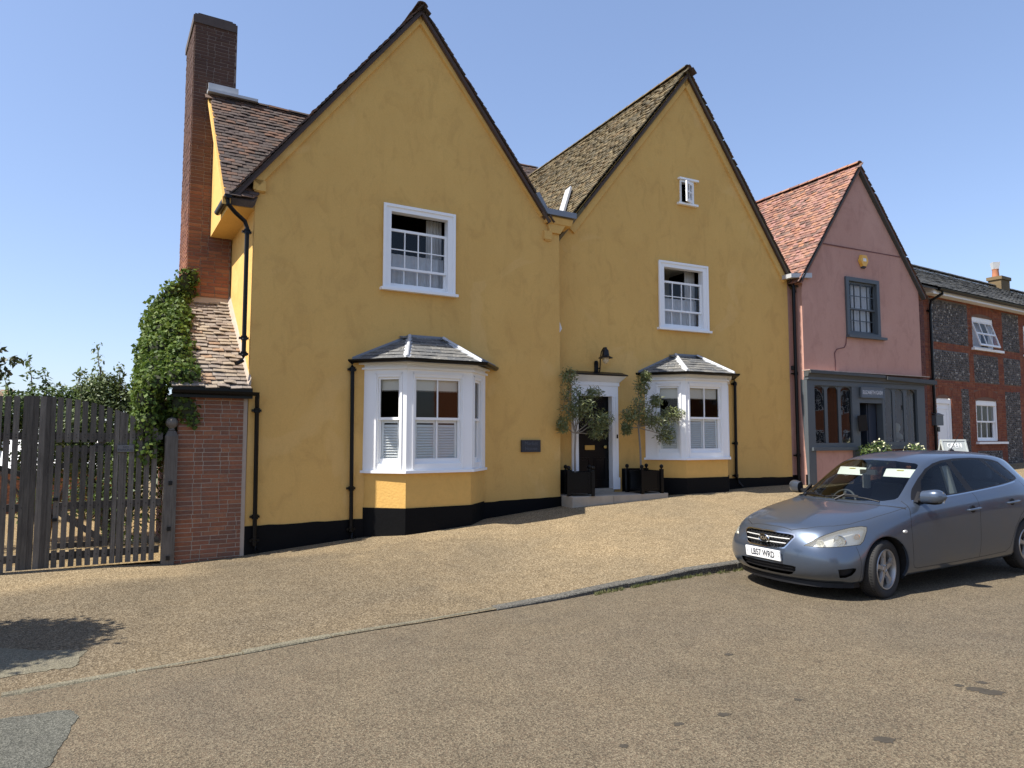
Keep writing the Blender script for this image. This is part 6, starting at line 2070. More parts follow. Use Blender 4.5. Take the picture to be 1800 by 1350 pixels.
def cage_mesh(level=3):
    bm = bmesh.new()
    V = {}
    def vert(p, sgn):
        k = (round(p[0], 4), round(sgn * p[1], 4), round(p[2], 4))
        if k not in V:
            V[k] = bm.verts.new((p[0], sgn * p[1], p[2]))
        return V[k]
    for sgn in (1, -1):
        def q(a, b, c, d):
            vs = [vert(p, sgn) for p in (a, b, c, d)]
            if len(set(vs)) < 3:
                return
            vs = vs if sgn == 1 else vs[::-1]
            try:
                bm.faces.new(vs)
            except ValueError:
                pass
        for i in range(len(ST) - 1):
            a, b = ST[i], ST[i + 1]
            for k in range(9):
                q(a[k], b[k], b[k + 1], a[k + 1])
            # underside
            fa = [(a[k][0], a[k][1], .20) for k in range(5)] + [a[9]]
            fb = [(b[k][0], b[k][1], .20) for k in range(5)] + [b[9]]
            for k in range(5):
                q(fa[k + 1], fb[k + 1], fb[k], fa[k])
        for end, rows, fl in ((ST[0], FRONT, 1), (ST[-1], BACK, -1)):
            grid = [[end[k] for k in range(5)] + [end[5]]]
            for r in (6, 7, 8):
                grid.append(rows[r] + [end[r]])
            grid.append([(end[k][0], end[k][1], .20) for k in range(5)] + [end[9]])
            for r in range(4):
                for k in range(5):
                    a, b, c, d = grid[r][k], grid[r][k + 1], grid[r + 1][k + 1], grid[r + 1][k]
                    if fl == 1:
                        q(a, b, c, d)
                    else:
                        q(d, c, b, a)
    bmesh.ops.recalc_face_normals(bm, faces=bm.faces)
    me = bpy.data.meshes.new('cage')
    bm.to_mesh(me)
    bm.free()
    o = bpy.data.objects.new('cage', me)
    COL.objects.link(o)
    s = o.modifiers.new('s', 'SUBSURF')
    s.levels = s.render_levels = level
    s.boundary_smooth = 'PRESERVE_CORNERS'
    dg = bpy.context.evaluated_depsgraph_get()
    out = bpy.data.meshes.new_from_object(o.evaluated_get(dg))
    bpy.data.objects.remove(o)
    return out

def inpoly(p, poly):
    x, y = p
    c = False
    for i in range(len(poly)):
        (x0, y0), (x1, y1) = poly[i], poly[i - 1]
        if (y0 > y) != (y1 > y) and x < (x1 - x0) * (y - y0) / (y1 - y0) + x0:
            c = not c
    return c

def smoothpoly(p, n=1):
    for _ in range(n):
        o = []
        for i in range(len(p)):
            a, b = p[i], p[(i + 1) % len(p)]
            o += [(a[0] * .75 + b[0] * .25, a[1] * .75 + b[1] * .25), (a[0] * .25 + b[0] * .75, a[1] * .25 + b[1] * .75)]
        p = o
    return p

def offs(poly, d):
    """grow a convex-ish anticlockwise or clockwise outline by d"""
    if area2(poly) < 0:
        poly = poly[::-1]
    o = []
    n = len(poly)
    for i in range(n):
        a, b, c = Vector(poly[i - 1]), Vector(poly[i]), Vector(poly[(i + 1) % n])
        e0, e1 = (b - a).normalized(), (c - b).normalized()
        n0, n1 = Vector((e0.y, -e0.x)), Vector((e1.y, -e1.x))
        m = (n0 + n1)
        m = m / max(.35, m.dot(n0)) if m.length > 1e-6 else n0
        o.append((b.x + m.x * d, b.y + m.y * d))
    return o

class Body:
    def __init__(s, me):
        s.bm = bmesh.new()
        s.bm.from_mesh(me)
        bm = s.bm
        bmesh.ops.bisect_plane(bm, geom=bm.verts[:] + bm.edges[:] + bm.faces[:], plane_co=(0, 0, 0), plane_no=(0, 1, 0), clear_outer=True, dist=1e-5)   # keep y <= 0
        s.lay = bm.faces.layers.int.new('part')
    def cut(s, poly, E1, E2, flt, label=None, only=None):
        """cut the outline (in E1,E2 coordinates) into the surface where flt(face) holds; label what lies inside"""
        bm = s.bm
        E1, E2 = Vector(E1), Vector(E2)
        D = E1.cross(E2).normalized()
        xs, ys = [p[0] for p in poly], [p[1] for p in poly]
        m = .02
        for i in range(len(poly)):
            a, b = poly[i], poly[(i + 1) % len(poly)]
            A = E1 * a[0] + E2 * a[1]
            B = E1 * b[0] + E2 * b[1]
            if (B - A).length < 1e-6:
                continue
            no = (B - A).cross(D).normalized()
            x0, x1, y0, y1 = min(a[0], b[0]) - .06, max(a[0], b[0]) + .06, min(a[1], b[1]) - .06, max(a[1], b[1]) + .06
            fs = []
            for f in bm.faces:
                c = f.calc_center_median()
                u, v = c.dot(E1), c.dot(E2)
                if x0 < u < x1 and y0 < v < y1 and flt(f, c):
                    fs.append(f)
            if fs:
                ge = list({e for f in fs for e in f.edges})
                gv = list({v for f in fs for v in f.verts})
                bmesh.ops.bisect_plane(bm, geom=fs + ge + gv, plane_co=A, plane_no=no, dist=1e-5)
        if label is not None:
            for f in bm.faces:
                c = f.calc_center_median()
                if inpoly((c.dot(E1), c.dot(E2)), poly) and flt(f, c) and (only is None or f[s.lay] in only):
                    f[s.lay] = label
    def line(s, pts, w, E1, E2, flt, label, only=(0,)):
        for a, b in zip(pts, pts[1:]):
            A, B = Vector(a), Vector(b)
            d = (B - A).normalized()
            n = Vector((-d.y, d.x)) * w / 2
            e = d * w * .4
            s.cut([tuple(A - n - e), tuple(B - n + e), tuple(B + n + e), tuple(A + n - e)], E1, E2, flt, label, only)

cage = cage_mesh(3)
body = Body(cage)
X, Y, Z = (1, 0, 0), (0, 1, 0), (0, 0, 1)
sidef = lambda f, c: c.y < -.42 and f.normal.y < -.25 and c.z > .16
frontf = lambda f, c: c.x < .55 and f.normal.x < -.25
hoodf = lambda f, c: f.normal.z > .35 and c.x < 1.45
WA_F, WA_R, WR = (.895, .325), (3.535, .335), .352
arch = lambda c, r: [(c[0] + r * cos(2 * pi * k / 40), c[1] + r * sin(2 * pi * k / 40)) for k in range(40)]
archf = lambda f, c: c.y < -.50
for cc in (WA_F, WA_R):
    body.cut(arch(cc, WR), X, Z, archf, 9)
for cc in (WA_F, WA_R):
    body.cut(arch(cc, WR + .022), X, Z, archf, None)
# windscreen, seen from in front
wsf = lambda f, c: .95 < c.x < 2.08 and f.normal.z > .3 and f.normal.x < -.25
ws = [(0, 1.000), (-.30, .998), (-.56, 1.002), (-.635, 1.018), (-.645, 1.036), (-.585, 1.240), (-.555, 1.350), (-.535, 1.378), (-.50, 1.394), (-.30, 1.422), (0, 1.432)]
body.cut(ws + [(.1, 1.432), (.1, 1.000)], Y, Z, wsf, 1)
# side glass in its black surround
glassf = lambda f, c: c.y < -.42 and f.normal.y < -.2 and c.z > .9
dlo = [(1.42, .962), (1.55, 1.075), (1.72, 1.19), (1.90, 1.282), (2.08, 1.335), (2.30, 1.362), (2.60, 1.374), (2.95, 1.366), (3.25, 1.345), (3.50, 1.315), (3.60, 1.285), (3.70, 1.17), (3.735, 1.105), (3.72, 1.075), (3.60, 1.058), (3.2, 1.030), (2.8, 1.008), (2.3, .985), (1.8, .970)]
dlo = [(wx(x) if x < 3 else x - (.11 if x > 3.45 else .05), z + (.050 if z > 1.25 else .04 if z > 1.10 else .044)) for x, z in dlo]
body.cut(dlo, X, Z, glassf, 2)
fg = [(1.60, .985), (1.74, 1.165), (1.92, 1.262), (2.10, 1.312), (2.30, 1.336), (2.40, 1.342), (2.47, 1.005), (2.3, .998), (1.9, .987)]
rg = [(2.60, 1.012), (2.52, 1.344), (2.75, 1.350), (3.0, 1.342), (3.14, 1.332), (3.40, 1.052), (3.1, 1.035), (2.8, 1.02)]
qg = [(3.24, 1.318), (3.46, 1.292), (3.56, 1.266), (3.645, 1.16), (3.675, 1.10), (3.66, 1.085), (3.52, 1.07)]
fg, rg, qg = [[(wx(x) if x < 3 else x - (.11 if x > 3.45 else .05), z + (.050 if z > 1.25 else .04 if z > 1.10 else .044)) for x, z in p] for p in (fg, rg, qg)]
for p in (fg, rg, qg):
    body.cut(p, X, Z, glassf, 3, (2,))
# thin chrome at the base of the side windows
body.line([(1.54, 1.001), (1.8, 1.007), (2.3, 1.022), (2.8, 1.045), (3.2, 1.067), (3.5, 1.092)], .012, X, Z, glassf, 8, (0, 2))
# headlamp: wraps round the corner, cut along an oblique direction
e1 = Vector((.64, -.768, 0)).normalized()
lampf = lambda f, c: c.x < .95 and c.y < -.30 and f.normal.dot(Vector((-.768, -.64, .2))) > .1
lamp = [(.44, .585), (.60, .580), (.80, .585), (.985, .594), (1.02, .625), (1.060, .725), (1.062, .758), (1.01, .768), (.90, .760), (.78, .735), (.66, .698), (.54, .648)]
lamp = [(x, z + .026) for x, z in lamp]
body.cut(offs(lamp, .006), e1, Z, lampf, 5)
body.cut(lamp, e1, Z, lampf, 4, (5,))
# grille, intakes
grille = [(.0, .716), (-.29, .710), (-.345, .702), (-.36, .684), (-.305, .605), (-.275, .572), (-.235, .560), (0, .556)]
body.cut(offs(grille, .014), Y, Z, frontf, 7)
body.cut(grille, Y, Z, frontf, 6)
lower = [(0, .385), (-.36, .383), (-.41, .375), (-.40, .335), (-.34, .285), (-.29, .272), (0, .268)]
body.cut(lower, Y, Z, frontf, 6)
fogf = lambda f, c: c.x < .7 and c.y < -.3 and f.normal.x < -.1
fog = [(.60, .355), (.74, .385), (.90, .395), (.945, .385), (.935, .35), (.90, .310), (.84, .282), (.74, .275)]
fogh = [(.76, .378), (.90, .388), (.935, .380), (.925, .35), (.89, .312), (.83, .288), (.77, .284)]
body.cut(fogh, e1, Z, fogf, 6)
# shut lines
G = .0065
body.line([(1.43, 1.0), (1.34, .86), (1.315, .74), (1.315, .50), (1.325, .33), (1.345, .29), (1.40, .275)], G, X, Z, sidef, 5)
body.line([(1.40, .275), (2.0, .270), (2.6, .275), (3.02, .285)], G, X, Z, sidef, 5)
body.line([(2.545, 1.03), (2.56, .86), (2.545, .72), (2.53, .5), (2.51, .275)], G, X, Z, sidef, 5)
body.line([(3.02, .285), (3.10, .33), (3.16, .45), (3.22, .56), (3.36, .70), (3.52, .80), (3.60, .90), (3.62, 1.09)], G, X, Z, sidef, 5)
topf = lambda f, c: f.normal.z > .2 and c.x < 1.4
body.line([(.105, 0), (.12, -.30), (.20, -.44), (.31, -.545), (.40, -.625), (.55, -.70), (.80, -.748), (1.12, -.778), (1.33, -.788), (1.40, -.80)], .006, X, Y, topf, 5)
body.line([(1.06, 0), (1.075, -.3), (1.18, -.60), (1.27, -.72), (1.34, -.80)], .022, X, Y, topf, 5)
body.line([(.47, -.62), (.52, .45)], .0001, X, Z, sidef, None) if False else None
body.line([(.50, .20), (.515, .40), (.49, .60)], .005, X, Z, lambda f, c: c.y < -.5 and f.normal.y < -.3 and c.x < .7, 5)
# fuel flap and sills
body.line([(.0, -.665), (-.66, -.665)], .0001, Y, Z, frontf, None) if False else None

# surface probe before anything is removed
bvh = BVHTree.FromBMesh(body.bm)
def surf_front(y, z):
    h = bvh.ray_cast(Vector((-2, -abs(y), z)), Vector((1, 0, 0)))
    return h[0].x if h[0] else .3
def surf_side(x, z):
    h = bvh.ray_cast(Vector((x, -3, z)), Vector((0, 1, 0)))
    return (h[0], h[1]) if h[0] else (Vector((x, -.88, z)), Vector((0, -1, 0)))
def surf_top(x, y):
    h = bvh.ray_cast(Vector((x, -abs(y), 3)), Vector((0, 0, -1)))
    return h[0].z if h[0] else 1

bm = body.bm
lay = body.lay
groups = {}
for f in bm.faces:
    l = f[lay]
    c = f.calc_center_median()
    if l == 9 and c.y < -.50:
        continue
    if l in (0, 5, 7, 8, 9):
        # doors as panels of their own
        if l == 0 and c.y < -.5 and f.normal.y < -.2 and c.z < 1.11 and c.z > .27:
            if inpoly((c.x, c.z), [(1.43, 1.02), (1.34, .86), (1.315, .74), (1.315, .50), (1.325, .33), (1.345, .29), (1.40, .275), (2.51, .275), (2.53, .5), (2.545, .72), (2.56, .86), (2.545, 1.04)]):
                groups.setdefault('front_door', []).append(f); continue
            if inpoly((c.x, c.z), [(2.545, 1.04), (2.56, .86), (2.545, .72), (2.53, .5), (2.51, .275), (3.02, .285), (3.10, .33), (3.16, .45), (3.22, .56), (3.36, .70), (3.52, .80), (3.60, .90), (3.62, 1.11)]):
                groups.setdefault('rear_door', []).append(f); continue
        if l == 0 and f.normal.z > .2 and c.x < 1.3 and inpoly((c.x, c.y), [(.09, .1), (.105, 0), (.12, -.30), (.20, -.44), (.31, -.545), (.40, -.625), (.55, -.70), (.80, -.748), (1.12, -.778), (1.27, -.72), (1.18, -.60), (1.075, -.3), (1.06, 0), (1.06, .1)]):
            groups.setdefault('bonnet', []).append(f); continue
        groups.setdefault('body', []).append(f)
    else:
        groups.setdefault({1: 'windscreen', 2: 'window_surround', 3: 'side_window', 4: 'headlight', 6: 'dark'}[l], []).append(f)

def from_faces(faces, mats, mirror=True, matf=None, sharp=False, push=0.0):
    mb = MB()
    idx = {}
    def vid(v, sg):
        k = (v.index, sg if abs(v.co.y) > 1e-4 else 1)
        if k not in idx:
            idx[k] = len(mb.v)
            mb.v.append((v.co.x + v.normal.x * push, sg * (v.co.y + v.normal.y * push) if abs(v.co.y) > 1e-4 else 0.0, v.co.z + v.normal.z * push))
        return idx[k]
    for sg in ((1, -1) if mirror else (1,)):
        for f in faces:
            vs = [vid(v, sg) for v in f.verts]
            mb.f.append(tuple(vs if sg == 1 else reversed(vs)))
            mb.m.append(matf(f) if matf else 0)
    return mb
bm.verts.index_update()
bm.normal_update()

CAR_X, CAR_Y, CAR_A, CAR_Z, CAR_P = 2.9095, 8.264, radians(25.3), -.142, .040
car = thing('parked_car', 'blue-grey metallic five-door hatchback parked at the kerb facing the camera', 'car', (CAR_X, CAR_Y, CAR_Z), CAR_A)
car.rotation_euler = (0, -CAR_P, CAR_A)

def smooth_build(mb, name, mats, parent):
    o = mb.build(name, mats, parent, smooth=False, fix=False)
    o.data.polygons.foreach_set('use_smooth', [True] * len(o.data.polygons))
    return o
pm = {0: 0, 5: 1, 7: 2, 8: 2, 9: 0}
smooth_build(from_faces(groups['body'], None, matf=lambda f: pm.get(f[lay], 0)), 'body', [M['paint'], M['gap'], M['chrome']], car)
smooth_build(from_faces(groups['bonnet'], None), 'bonnet', [M['paint']], car)
for nm in ('front_door', 'rear_door'):
    fs = groups[nm]
    for sg in (1, -1):
        mb = from_faces(fs, None, mirror=False)
        if sg == -1:
            mb.v = [(x, -y, z) for x, y, z in mb.v]
            mb.f = [tuple(reversed(f)) for f in mb.f]
        smooth_build(mb, nm, [M['paint']], car)
smooth_build(from_faces(groups['windscreen'], None), 'windscreen', [M['car_glass']], car)
smooth_build(from_faces(groups['window_surround'], None), 'window_surround', [M['trim']], car)
for fp in (fg, rg, qg):
    fs = [f for f in groups['side_window'] if inpoly(((c := f.calc_center_median()).x, c.z), fp)]
    for sg in (1, -1):
        mb = from_faces(fs, None, mirror=False)
        if sg == -1:
            mb.v = [(x, -y, z) for x, y, z in mb.v]
            mb.f = [tuple(reversed(f)) for f in mb.f]
        smooth_build(mb, 'side_window', [M['car_glass']], car)
# recessed black backs of grille and intakes
smooth_build(from_faces(groups['dark'], None, push=-.035), 'grille_backing', [M['gap']], car)

# grille mesh, bars, badge
mb = MB()
gi = offs(grille + [(-p[0], p[1]) for p in reversed(grille[1:-1])], -.004)
def fy(y, z):
    return surf_front(y, z)
n = 0
for sgn in (1, -1):
    for k in range(-14, 15):
        y0 = k * .050
        P = []
        for j in range(13):
            z = .548 + .18 * j / 12
            y = y0 + sgn * (z - .64) * .55
            if inpoly((y, z), gi):
                P.append((fy(y, z) + .014, y, z))
        if len(P) > 1:
            for a, b in zip(P, P[1:]):
                mb.tube([a, b], .0042, 4, caps=False)
mb.build('grille_mesh', M['trim'], car)
mb = MB()
for z, hw in ((.662, .322), (.612, .290)):
    for k in range(14):
        y0, y1 = -hw + 2 * hw * k / 14, -hw + 2 * hw * (k + 1) / 14
        mb.tube([(fy(y0, z) - .002, y0, z), (fy(y1, z) - .002, y1, z)], (.0065), 6, caps=k in (0, 13))
mb.build('grille_bar', M['silver'], car, smooth=True)
bx = fy(0, .640)
BT = Matrix.Translation((bx - .022, 0, .678)) @ Matrix.Rotation(radians(-90), 4, 'Y')
BT = Matrix(((0, 0, -1, bx - .018), (-1, 0, 0, 0), (0, 1, 0, .640), (0, 0, 0, 1)))
mb = MB()
OV = Matrix.Diagonal((1.0, .56, 1, 1))
mb.lathe([(0, 0), (.076, 0), (.080, .004), (.076, .010), (.066, .010), (.064, .005), (0, .005)], 32, BT @ OV)
bd = mb.build('emblem', [M['trim']], car, smooth=True)
mb = MB()
mb.lathe([(.080, -.004), (.084, .008), (.074, .014), (.068, .008)], 32, BT @ OV)
mb.build('emblem_ring', M['chrome'], bd, smooth=True)
lettering('KIA', .052, bd, BT @ Matrix.Translation((0, 0, .007)), M['chrome'], .002, 1.25, bold=.0015)
# number plate
px_ = fy(0, .478) - .016
PT = Matrix(((.0, -.10, -.995, px_), (-1, 0, 0, 0), (0, .995, -.10, .474), (0, 0, 0, 1)))
mb = MB(); mb.box(-.26, .26, -.056, .056, -.012, .004, 0, PT)
pl_ = mb.build('number_plate', M['plate'], car)
lettering('LB57 WRD', .100, pl_, PT @ Matrix.Translation((0, -.002, .0042)), M['ink'], .0012, .76, bold=.0026)
mb = MB()
for y in (-.235, .235):
    mb.lathe([(.006, .004), (.006, .0065), (0, .0068)], 8, PT @ Matrix.Translation((y, 0, 0)))
mb.build('plate_screw', M['ink'], pl_)
# lower intake bars, fog recess edge and bumper lip
mb = MB()
for z in (.352, .312):
    for k in range(10):
        y0, y1 = -.36 + .72 * k / 10, -.36 + .72 * (k + 1) / 10
        mb.tube([(fy(y0, z) + .02, y0, z), (fy(y1, z) + .02, y1, z)], .007, 5, caps=False)
mb.build('intake_bar', M['trim'], car)
mb = MB()
pts = [(surf_front(y, .225) + .03, y, .185) for y in [-.80 + 1.6 * k / 24 for k in range(25)]]
for a, b in zip(pts, pts[1:]):
    mb.prism([(a[0] - .02, a[1], .215), (a[0] - .03, a[1], .165), (a[0] + .06, a[1], .165), (a[0] + .06, a[1], .215)], [(b[0] - .02, b[1], .215), (b[0] - .03, b[1], .165), (b[0] + .06, b[1], .165), (b[0] + .06, b[1], .215)])
mb.build('front_spoiler', M['trim'], car)

# headlamps: cover with brightness mixed in as cream, silver bowl, lenses
for sg in (1, -1):
    mb = from_faces(groups['headlight'], None, mirror=False)
    back = from_faces(groups['headlight'], None, mirror=False, push=-.055)
    cover = list(mb.v)
    if sg == -1:
        for q in (mb, back):
            q.v = [(x, -y, z) for x, y, z in q.v]
            q.f = [tuple(reversed(f)) for f in q.f]
    hl = smooth_build(mb, 'headlight', [M['lamp_glass']], car)
    smooth_build(back, 'reflector', [M['silver']], hl)
    ax = Vector((-.85, -.42, .12)).normalized()
    def at(s_, z, dep):
        D = Vector((-.768, -.64, 0))
        o = Vector(e1) * s_ + Vector((0, 0, z)) + D * 2
        h = bvh.ray_cast(o, -D)
        return (h[0] if h[0] else Vector((.4, -.7, z))) + D * (-dep)
    for s_, z, r, m_ in ((.79, .655, .062, M['chrome']), (.60, .632, .040, M['silver']), (.965, .690, .030, M['amber'])):
        c = at(s_, z, .035)
        T = Matrix.Translation(c) @ ax.to_track_quat('Z', 'Y').to_matrix().to_4x4()
        q = MB()
        q.lathe([(r, .0), (r * 1.06, .008), (r, .014), (r * .9, .006), (r * .55, -.018), (r * .25, -.02)], 24, T)
        q2 = MB()
        q2.lathe([(r * .58, -.012), (r * .5, .006), (r * .28, .018), (0, .022)], 20, T)
        if sg == -1:
            for w in (q, q2):
                w.v = [(x, -y, zz) for x, y, zz in w.v]
        q.build('bezel', m_, hl, smooth=True)
        q2.build('lens', M['lamp_glass'] if m_ != M['amber'] else M['amber'], hl, smooth=True)

# wheels
def wheel(cx, cy, cz, steer, out):
    R_ = .316
    T = Matrix.Translation((cx, cy, cz)) @ Matrix.Rotation(steer, 4, 'Z') @ Matrix(((1, 0, 0, 0), (0, 0, out, 0), (0, 1, 0, 0), (0, 0, 0, 1)))
    mb = MB()
    prof = [(.215, -.085), (.235, -.097), (.275, -.103), (.300, -.095), (.312, -.080)]
    tread = []
    for k, w in enumerate((-.080, -.052, -.048, -.042, -.038, -.004, .004, .038, .042, .048, .052, .080)):
        tread.append((R_ - (.007 if k in (2, 3, 8, 9) or k in (5, 6) and False else 0) - .0006 * (abs(w) / .08) ** 2 * 6, w))
    prof += tread[1:-1] + [(.312, .080), (.300, .095), (.275, .103), (.235, .097), (.215, .085)]
    mb.lathe(prof, 56, T)
    w = mb.build('wheel', M['tyre'], car, smooth=True)
    mb = MB()
    for k in range(64):   # sipes across the tread
        a = 2 * pi * k / 64
        for w0, w1 in ((-.078, -.054), (.054, .078), (-.034, .034)):
            Q = T @ Matrix.Rotation(a, 4, 'Z')
            mb.box(R_ - .004, R_ + .0012, -.0022, .0022, w0, w1, 0, Q)
    mb.build('tread_sipes', M['gap'], w)
    mb = MB()
    mb.lathe([(.218, .088), (.213, .096), (.203, .094), (.196, .078), (.186, .02), (.180, -.085), (.215, -.09)], 48, T)
    mb.build('rim', M['alloy'], w, smooth=True)
    mb = MB()
    for k in range(5):
        Q = T @ Matrix.Rotation(2 * pi * k / 5 + .31, 4, 'Z')
        for (w0, w1, h0, h1, r0, r1) in ((.040, .024, .072, .080, .03, .125), (.024, .050, .080, .078, .125, .198)):
            A = [(r0, -w0, h0 - .03), (r0, w0, h0 - .03), (r0, w0 * .75, h0), (r0, -w0 * .75, h0)]
            B = [(r1, -w1, h1 - .03), (r1, w1, h1 - .03), (r1, w1 * .75, h1), (r1, -w1 * .75, h1)]
            mb.prism([Q @ Vector(p) for p in A], [Q @ Vector(p) for p in B])
    mb.lathe([(0, .052), (.052, .052), (.055, .070), (.045, .078), (.030, .080), (.028, .074), (0, .074)], 24, T)
    mb.build('spokes', M['alloy'], w, smooth=True)
    mb = MB()
    for k in range(5):
        Q = T @ Matrix.Rotation(2 * pi * k / 5 + .31 + .628, 4, 'Z') @ Matrix.Translation((.042, 0, 0))
        mb.lathe([(.009, .06), (.009, .079), (.005, .079), (.005, .072), (0, .072)], 8, Q)
    mb.build('wheel_nut', M['gap'], w)
    mb = MB()
    mb.lathe([(0, .01), (.135, .01), (.135, -.01), (0, -.01)], 30, T)
    mb.build('brake_disc', mat('brake_iron', (.10, .09, .085), .5, metal=.6), w)
ST_ = radians(12)
for out in (-1, 1):
    wheel(WA_F[0], out * .758, .316, ST_, out)
    wheel(WA_R[0], out * .765, .316, 0, out)
# wheel housings and floor
for cc in (WA_F, WA_R):
    for sg in (-1, 1):
        mb = MB()
        n = 30
        A, B = [], []
        for k in range(n + 1):
            a = radians(-25 + 230 * k / n)
            p = (cc[0] + (WR + .004) * cos(a), cc[1] + (WR + .004) * sin(a))
            hs, _ = surf_side(p[0], max(.21, p[1]))
            A.append((p[0], sg * abs(hs.y) * .997, p[1]))
            B.append((p[0], sg * .50, p[1]))
        for k in range(n):
            mb.face([A[k], A[k + 1], B[k + 1], B[k]])
        mb.face([(p[0], sg * .50, p[2]) for p in B])
        mb.build('wheel_housing', M['gap'], car, fix=False)
mb = MB()
mb.box(.35, 4.05, -.72, .72, .185, .20)
mb.build('underbody', M['gap'], car, fix=False)
# arch lips turned inward
for cc in (WA_F, WA_R):
    for sg in (-1, 1):
        mb = MB()
        n = 34
        L = []
        for k in range(n + 1):
            a = radians(-20 + 220 * k / n)
            row = []
            for r, ins in ((WR + .010, -.0035), (WR - .002, .001), (WR - .004, .03)):
                x, z = cc[0] + r * cos(a), cc[1] + r * sin(a)
                hs, hn = surf_side(cc[0] + (WR + .012) * cos(a), max(.215, cc[1] + (WR + .012) * sin(a)))
                row.append((x, sg * (abs(hs.y) - ins), z))
            L.append(row)
        for k in range(n):
            for j in range(2):
                mb.face([L[k][j], L[k + 1][j], L[k + 1][j + 1], L[k][j + 1]])
        mb.build('arch_lip', M['paint'], car, smooth=True)

# mirrors, handles, side repeaters
for sg in (1, -1):
    mb = MB()
    prof = []
    mb2 = MB()
    n, kx = 18, 11
    c0 = Vector((1.56, -.965, .985))
    for i in range(kx + 1):
        t = i / kx
        y = -.875 - .235 * t
        s_ = (1 - abs(2 * t - .86) ** 3.0 * .62) if t > .43 else (.86 + .14 * t / .43)
        hx, hz = .085 * s_, .085 * s_
        for j in range(n):
            a = 2 * pi * j / n
            px, pz = cos(a), sin(a)
            px = math.copysign(abs(px) ** .8, px); pz = math.copysign(abs(pz) ** .8, pz)
            xx = 1.575 + px * (hx if px < 0 else hx * .45) + .05 * t
            zz = 1.050 + pz * hz + .012 * t
            mb.v.append((xx, sg * y, zz))
    for i in range(kx):
        for j in range(n):
            l = (j + 1) % n
            mb.f.append((i * n + j, i * n + l, (i + 1) * n + l, (i + 1) * n + j)); 
            zc = (mb.v[i * n + j][2] + mb.v[(i + 1) * n + l][2]) / 2
            mb.m.append(1 if zc < 1.005 else 0)
    mb.f.append(tuple(j for j in range(n))); mb.m.append(1)
    mb.f.append(tuple(kx * n + j for j in reversed(range(n)))); mb.m.append(0)
    mr = mb.build('wing_mirror', [M['paint'], M['trim']], car, smooth=True)
    mb = MB()
    mb.prism([(1.52, sg * -.78, .995), (1.68, sg * -.79, 1.0), (1.64, sg * -.75, 1.10)], [(1.52, sg * -.832, .99), (1.68, sg * -.835, .995), (1.64, sg * -.785, 1.10)])
    mb.tube([(1.58, sg * -.80, 1.01), (1.58, sg * -.90, 1.01)], [.034, .028], 8)
    mb.build('mirror_foot', M['trim'], mr, smooth=True)
    mb = MB(); mb.box(1.60, 1.607, min(sg * -.895, sg * -1.09), max(sg * -.895, sg * -1.09), .995, 1.115); mb.build('mirror_glass', M['chrome'], mr)
    for hx in (2.43, 3.21):
        hz = .845 if hx < 3 else .868
        p, nrm = surf_side(hx, hz)
        mb = MB()
        mb.tube([(hx - .105, sg * (p.y + .004), hz - .004), (hx - .09, sg * (p.y - .024), hz - .002), (hx + .05, sg * (p.y - .032), hz + .004), (hx + .10, sg * (p.y - .026), hz + .008), (hx + .115, sg * (p.y + .004), hz + .01)], [.008, .013, .014, .013, .008], 8)
        hd = mb.build('door_handle', M['paint'], car, smooth=True)
        mb = MB(); mb.lathe([(.05, 0), (.045, .002), (0, .0025)], 20, Matrix.Translation((hx - .005, sg * (p.y - .0025), hz)) @ Matrix.Rotation(radians(90 * sg), 4, 'X') @ Matrix.Diagonal((1.0, .9, 1, 1)))
        mb.build('handle_recess', M['gap'], hd)
    p, nrm = surf_side(1.205, .685)
    mb = MB(); mb.lathe([(.034, -.002), (.030, .008), (0, .010)], 16, Matrix.Translation((1.205, sg * p.y, .70)) @ Matrix.Rotation(radians(90 * sg), 4, 'X') @ Matrix.Diagonal((1.0, .5, 1, 1)))
    mb.build('side_repeater', M['silver'], car, smooth=True)
# wipers, aerial
mb = MB()
def wiper(y0, y1, x0, x1):
    pts = []
    for k in range(9):
        t = k / 8
        y, x = y0 + (y1 - y0) * t, x0 + (x1 - x0) * t
        pts.append((x, y, surf_top(x, y) + .016 + .008 * sin(pi * t)))
    mb.tube(pts, .009, 6)
    mid = pts[3]
    mb.tube([(x0 - .04, y0 * .75 + y1 * .25, surf_top(x0 - .04, y0 * .75 + y1 * .25) + .01), (mid[0], mid[1], mid[2] + .018), (pts[5][0], pts[5][1], pts[5][2] + .015)], [.013, .012, .008], 6)
wiper(.10, -.56, 1.135, 1.24)
wiper(.62, .12, 1.26, 1.14)
mb.build('wiper', M['trim'], car)
mb = MB()
zr = surf_top(3.45, 0)
mb.lathe([(.035, -.01), (.03, .015), (.012, .025), (0, .026)], 12, Matrix.Translation((3.45, 0, zr)) @ Matrix.Diagonal((1.6, .8, 1, 1)))
mb.tube([(3.45, 0, zr + .02), (3.72, 0, zr + .30)], [.005, .003], 6)
mb.build('aerial', M['trim'], car)
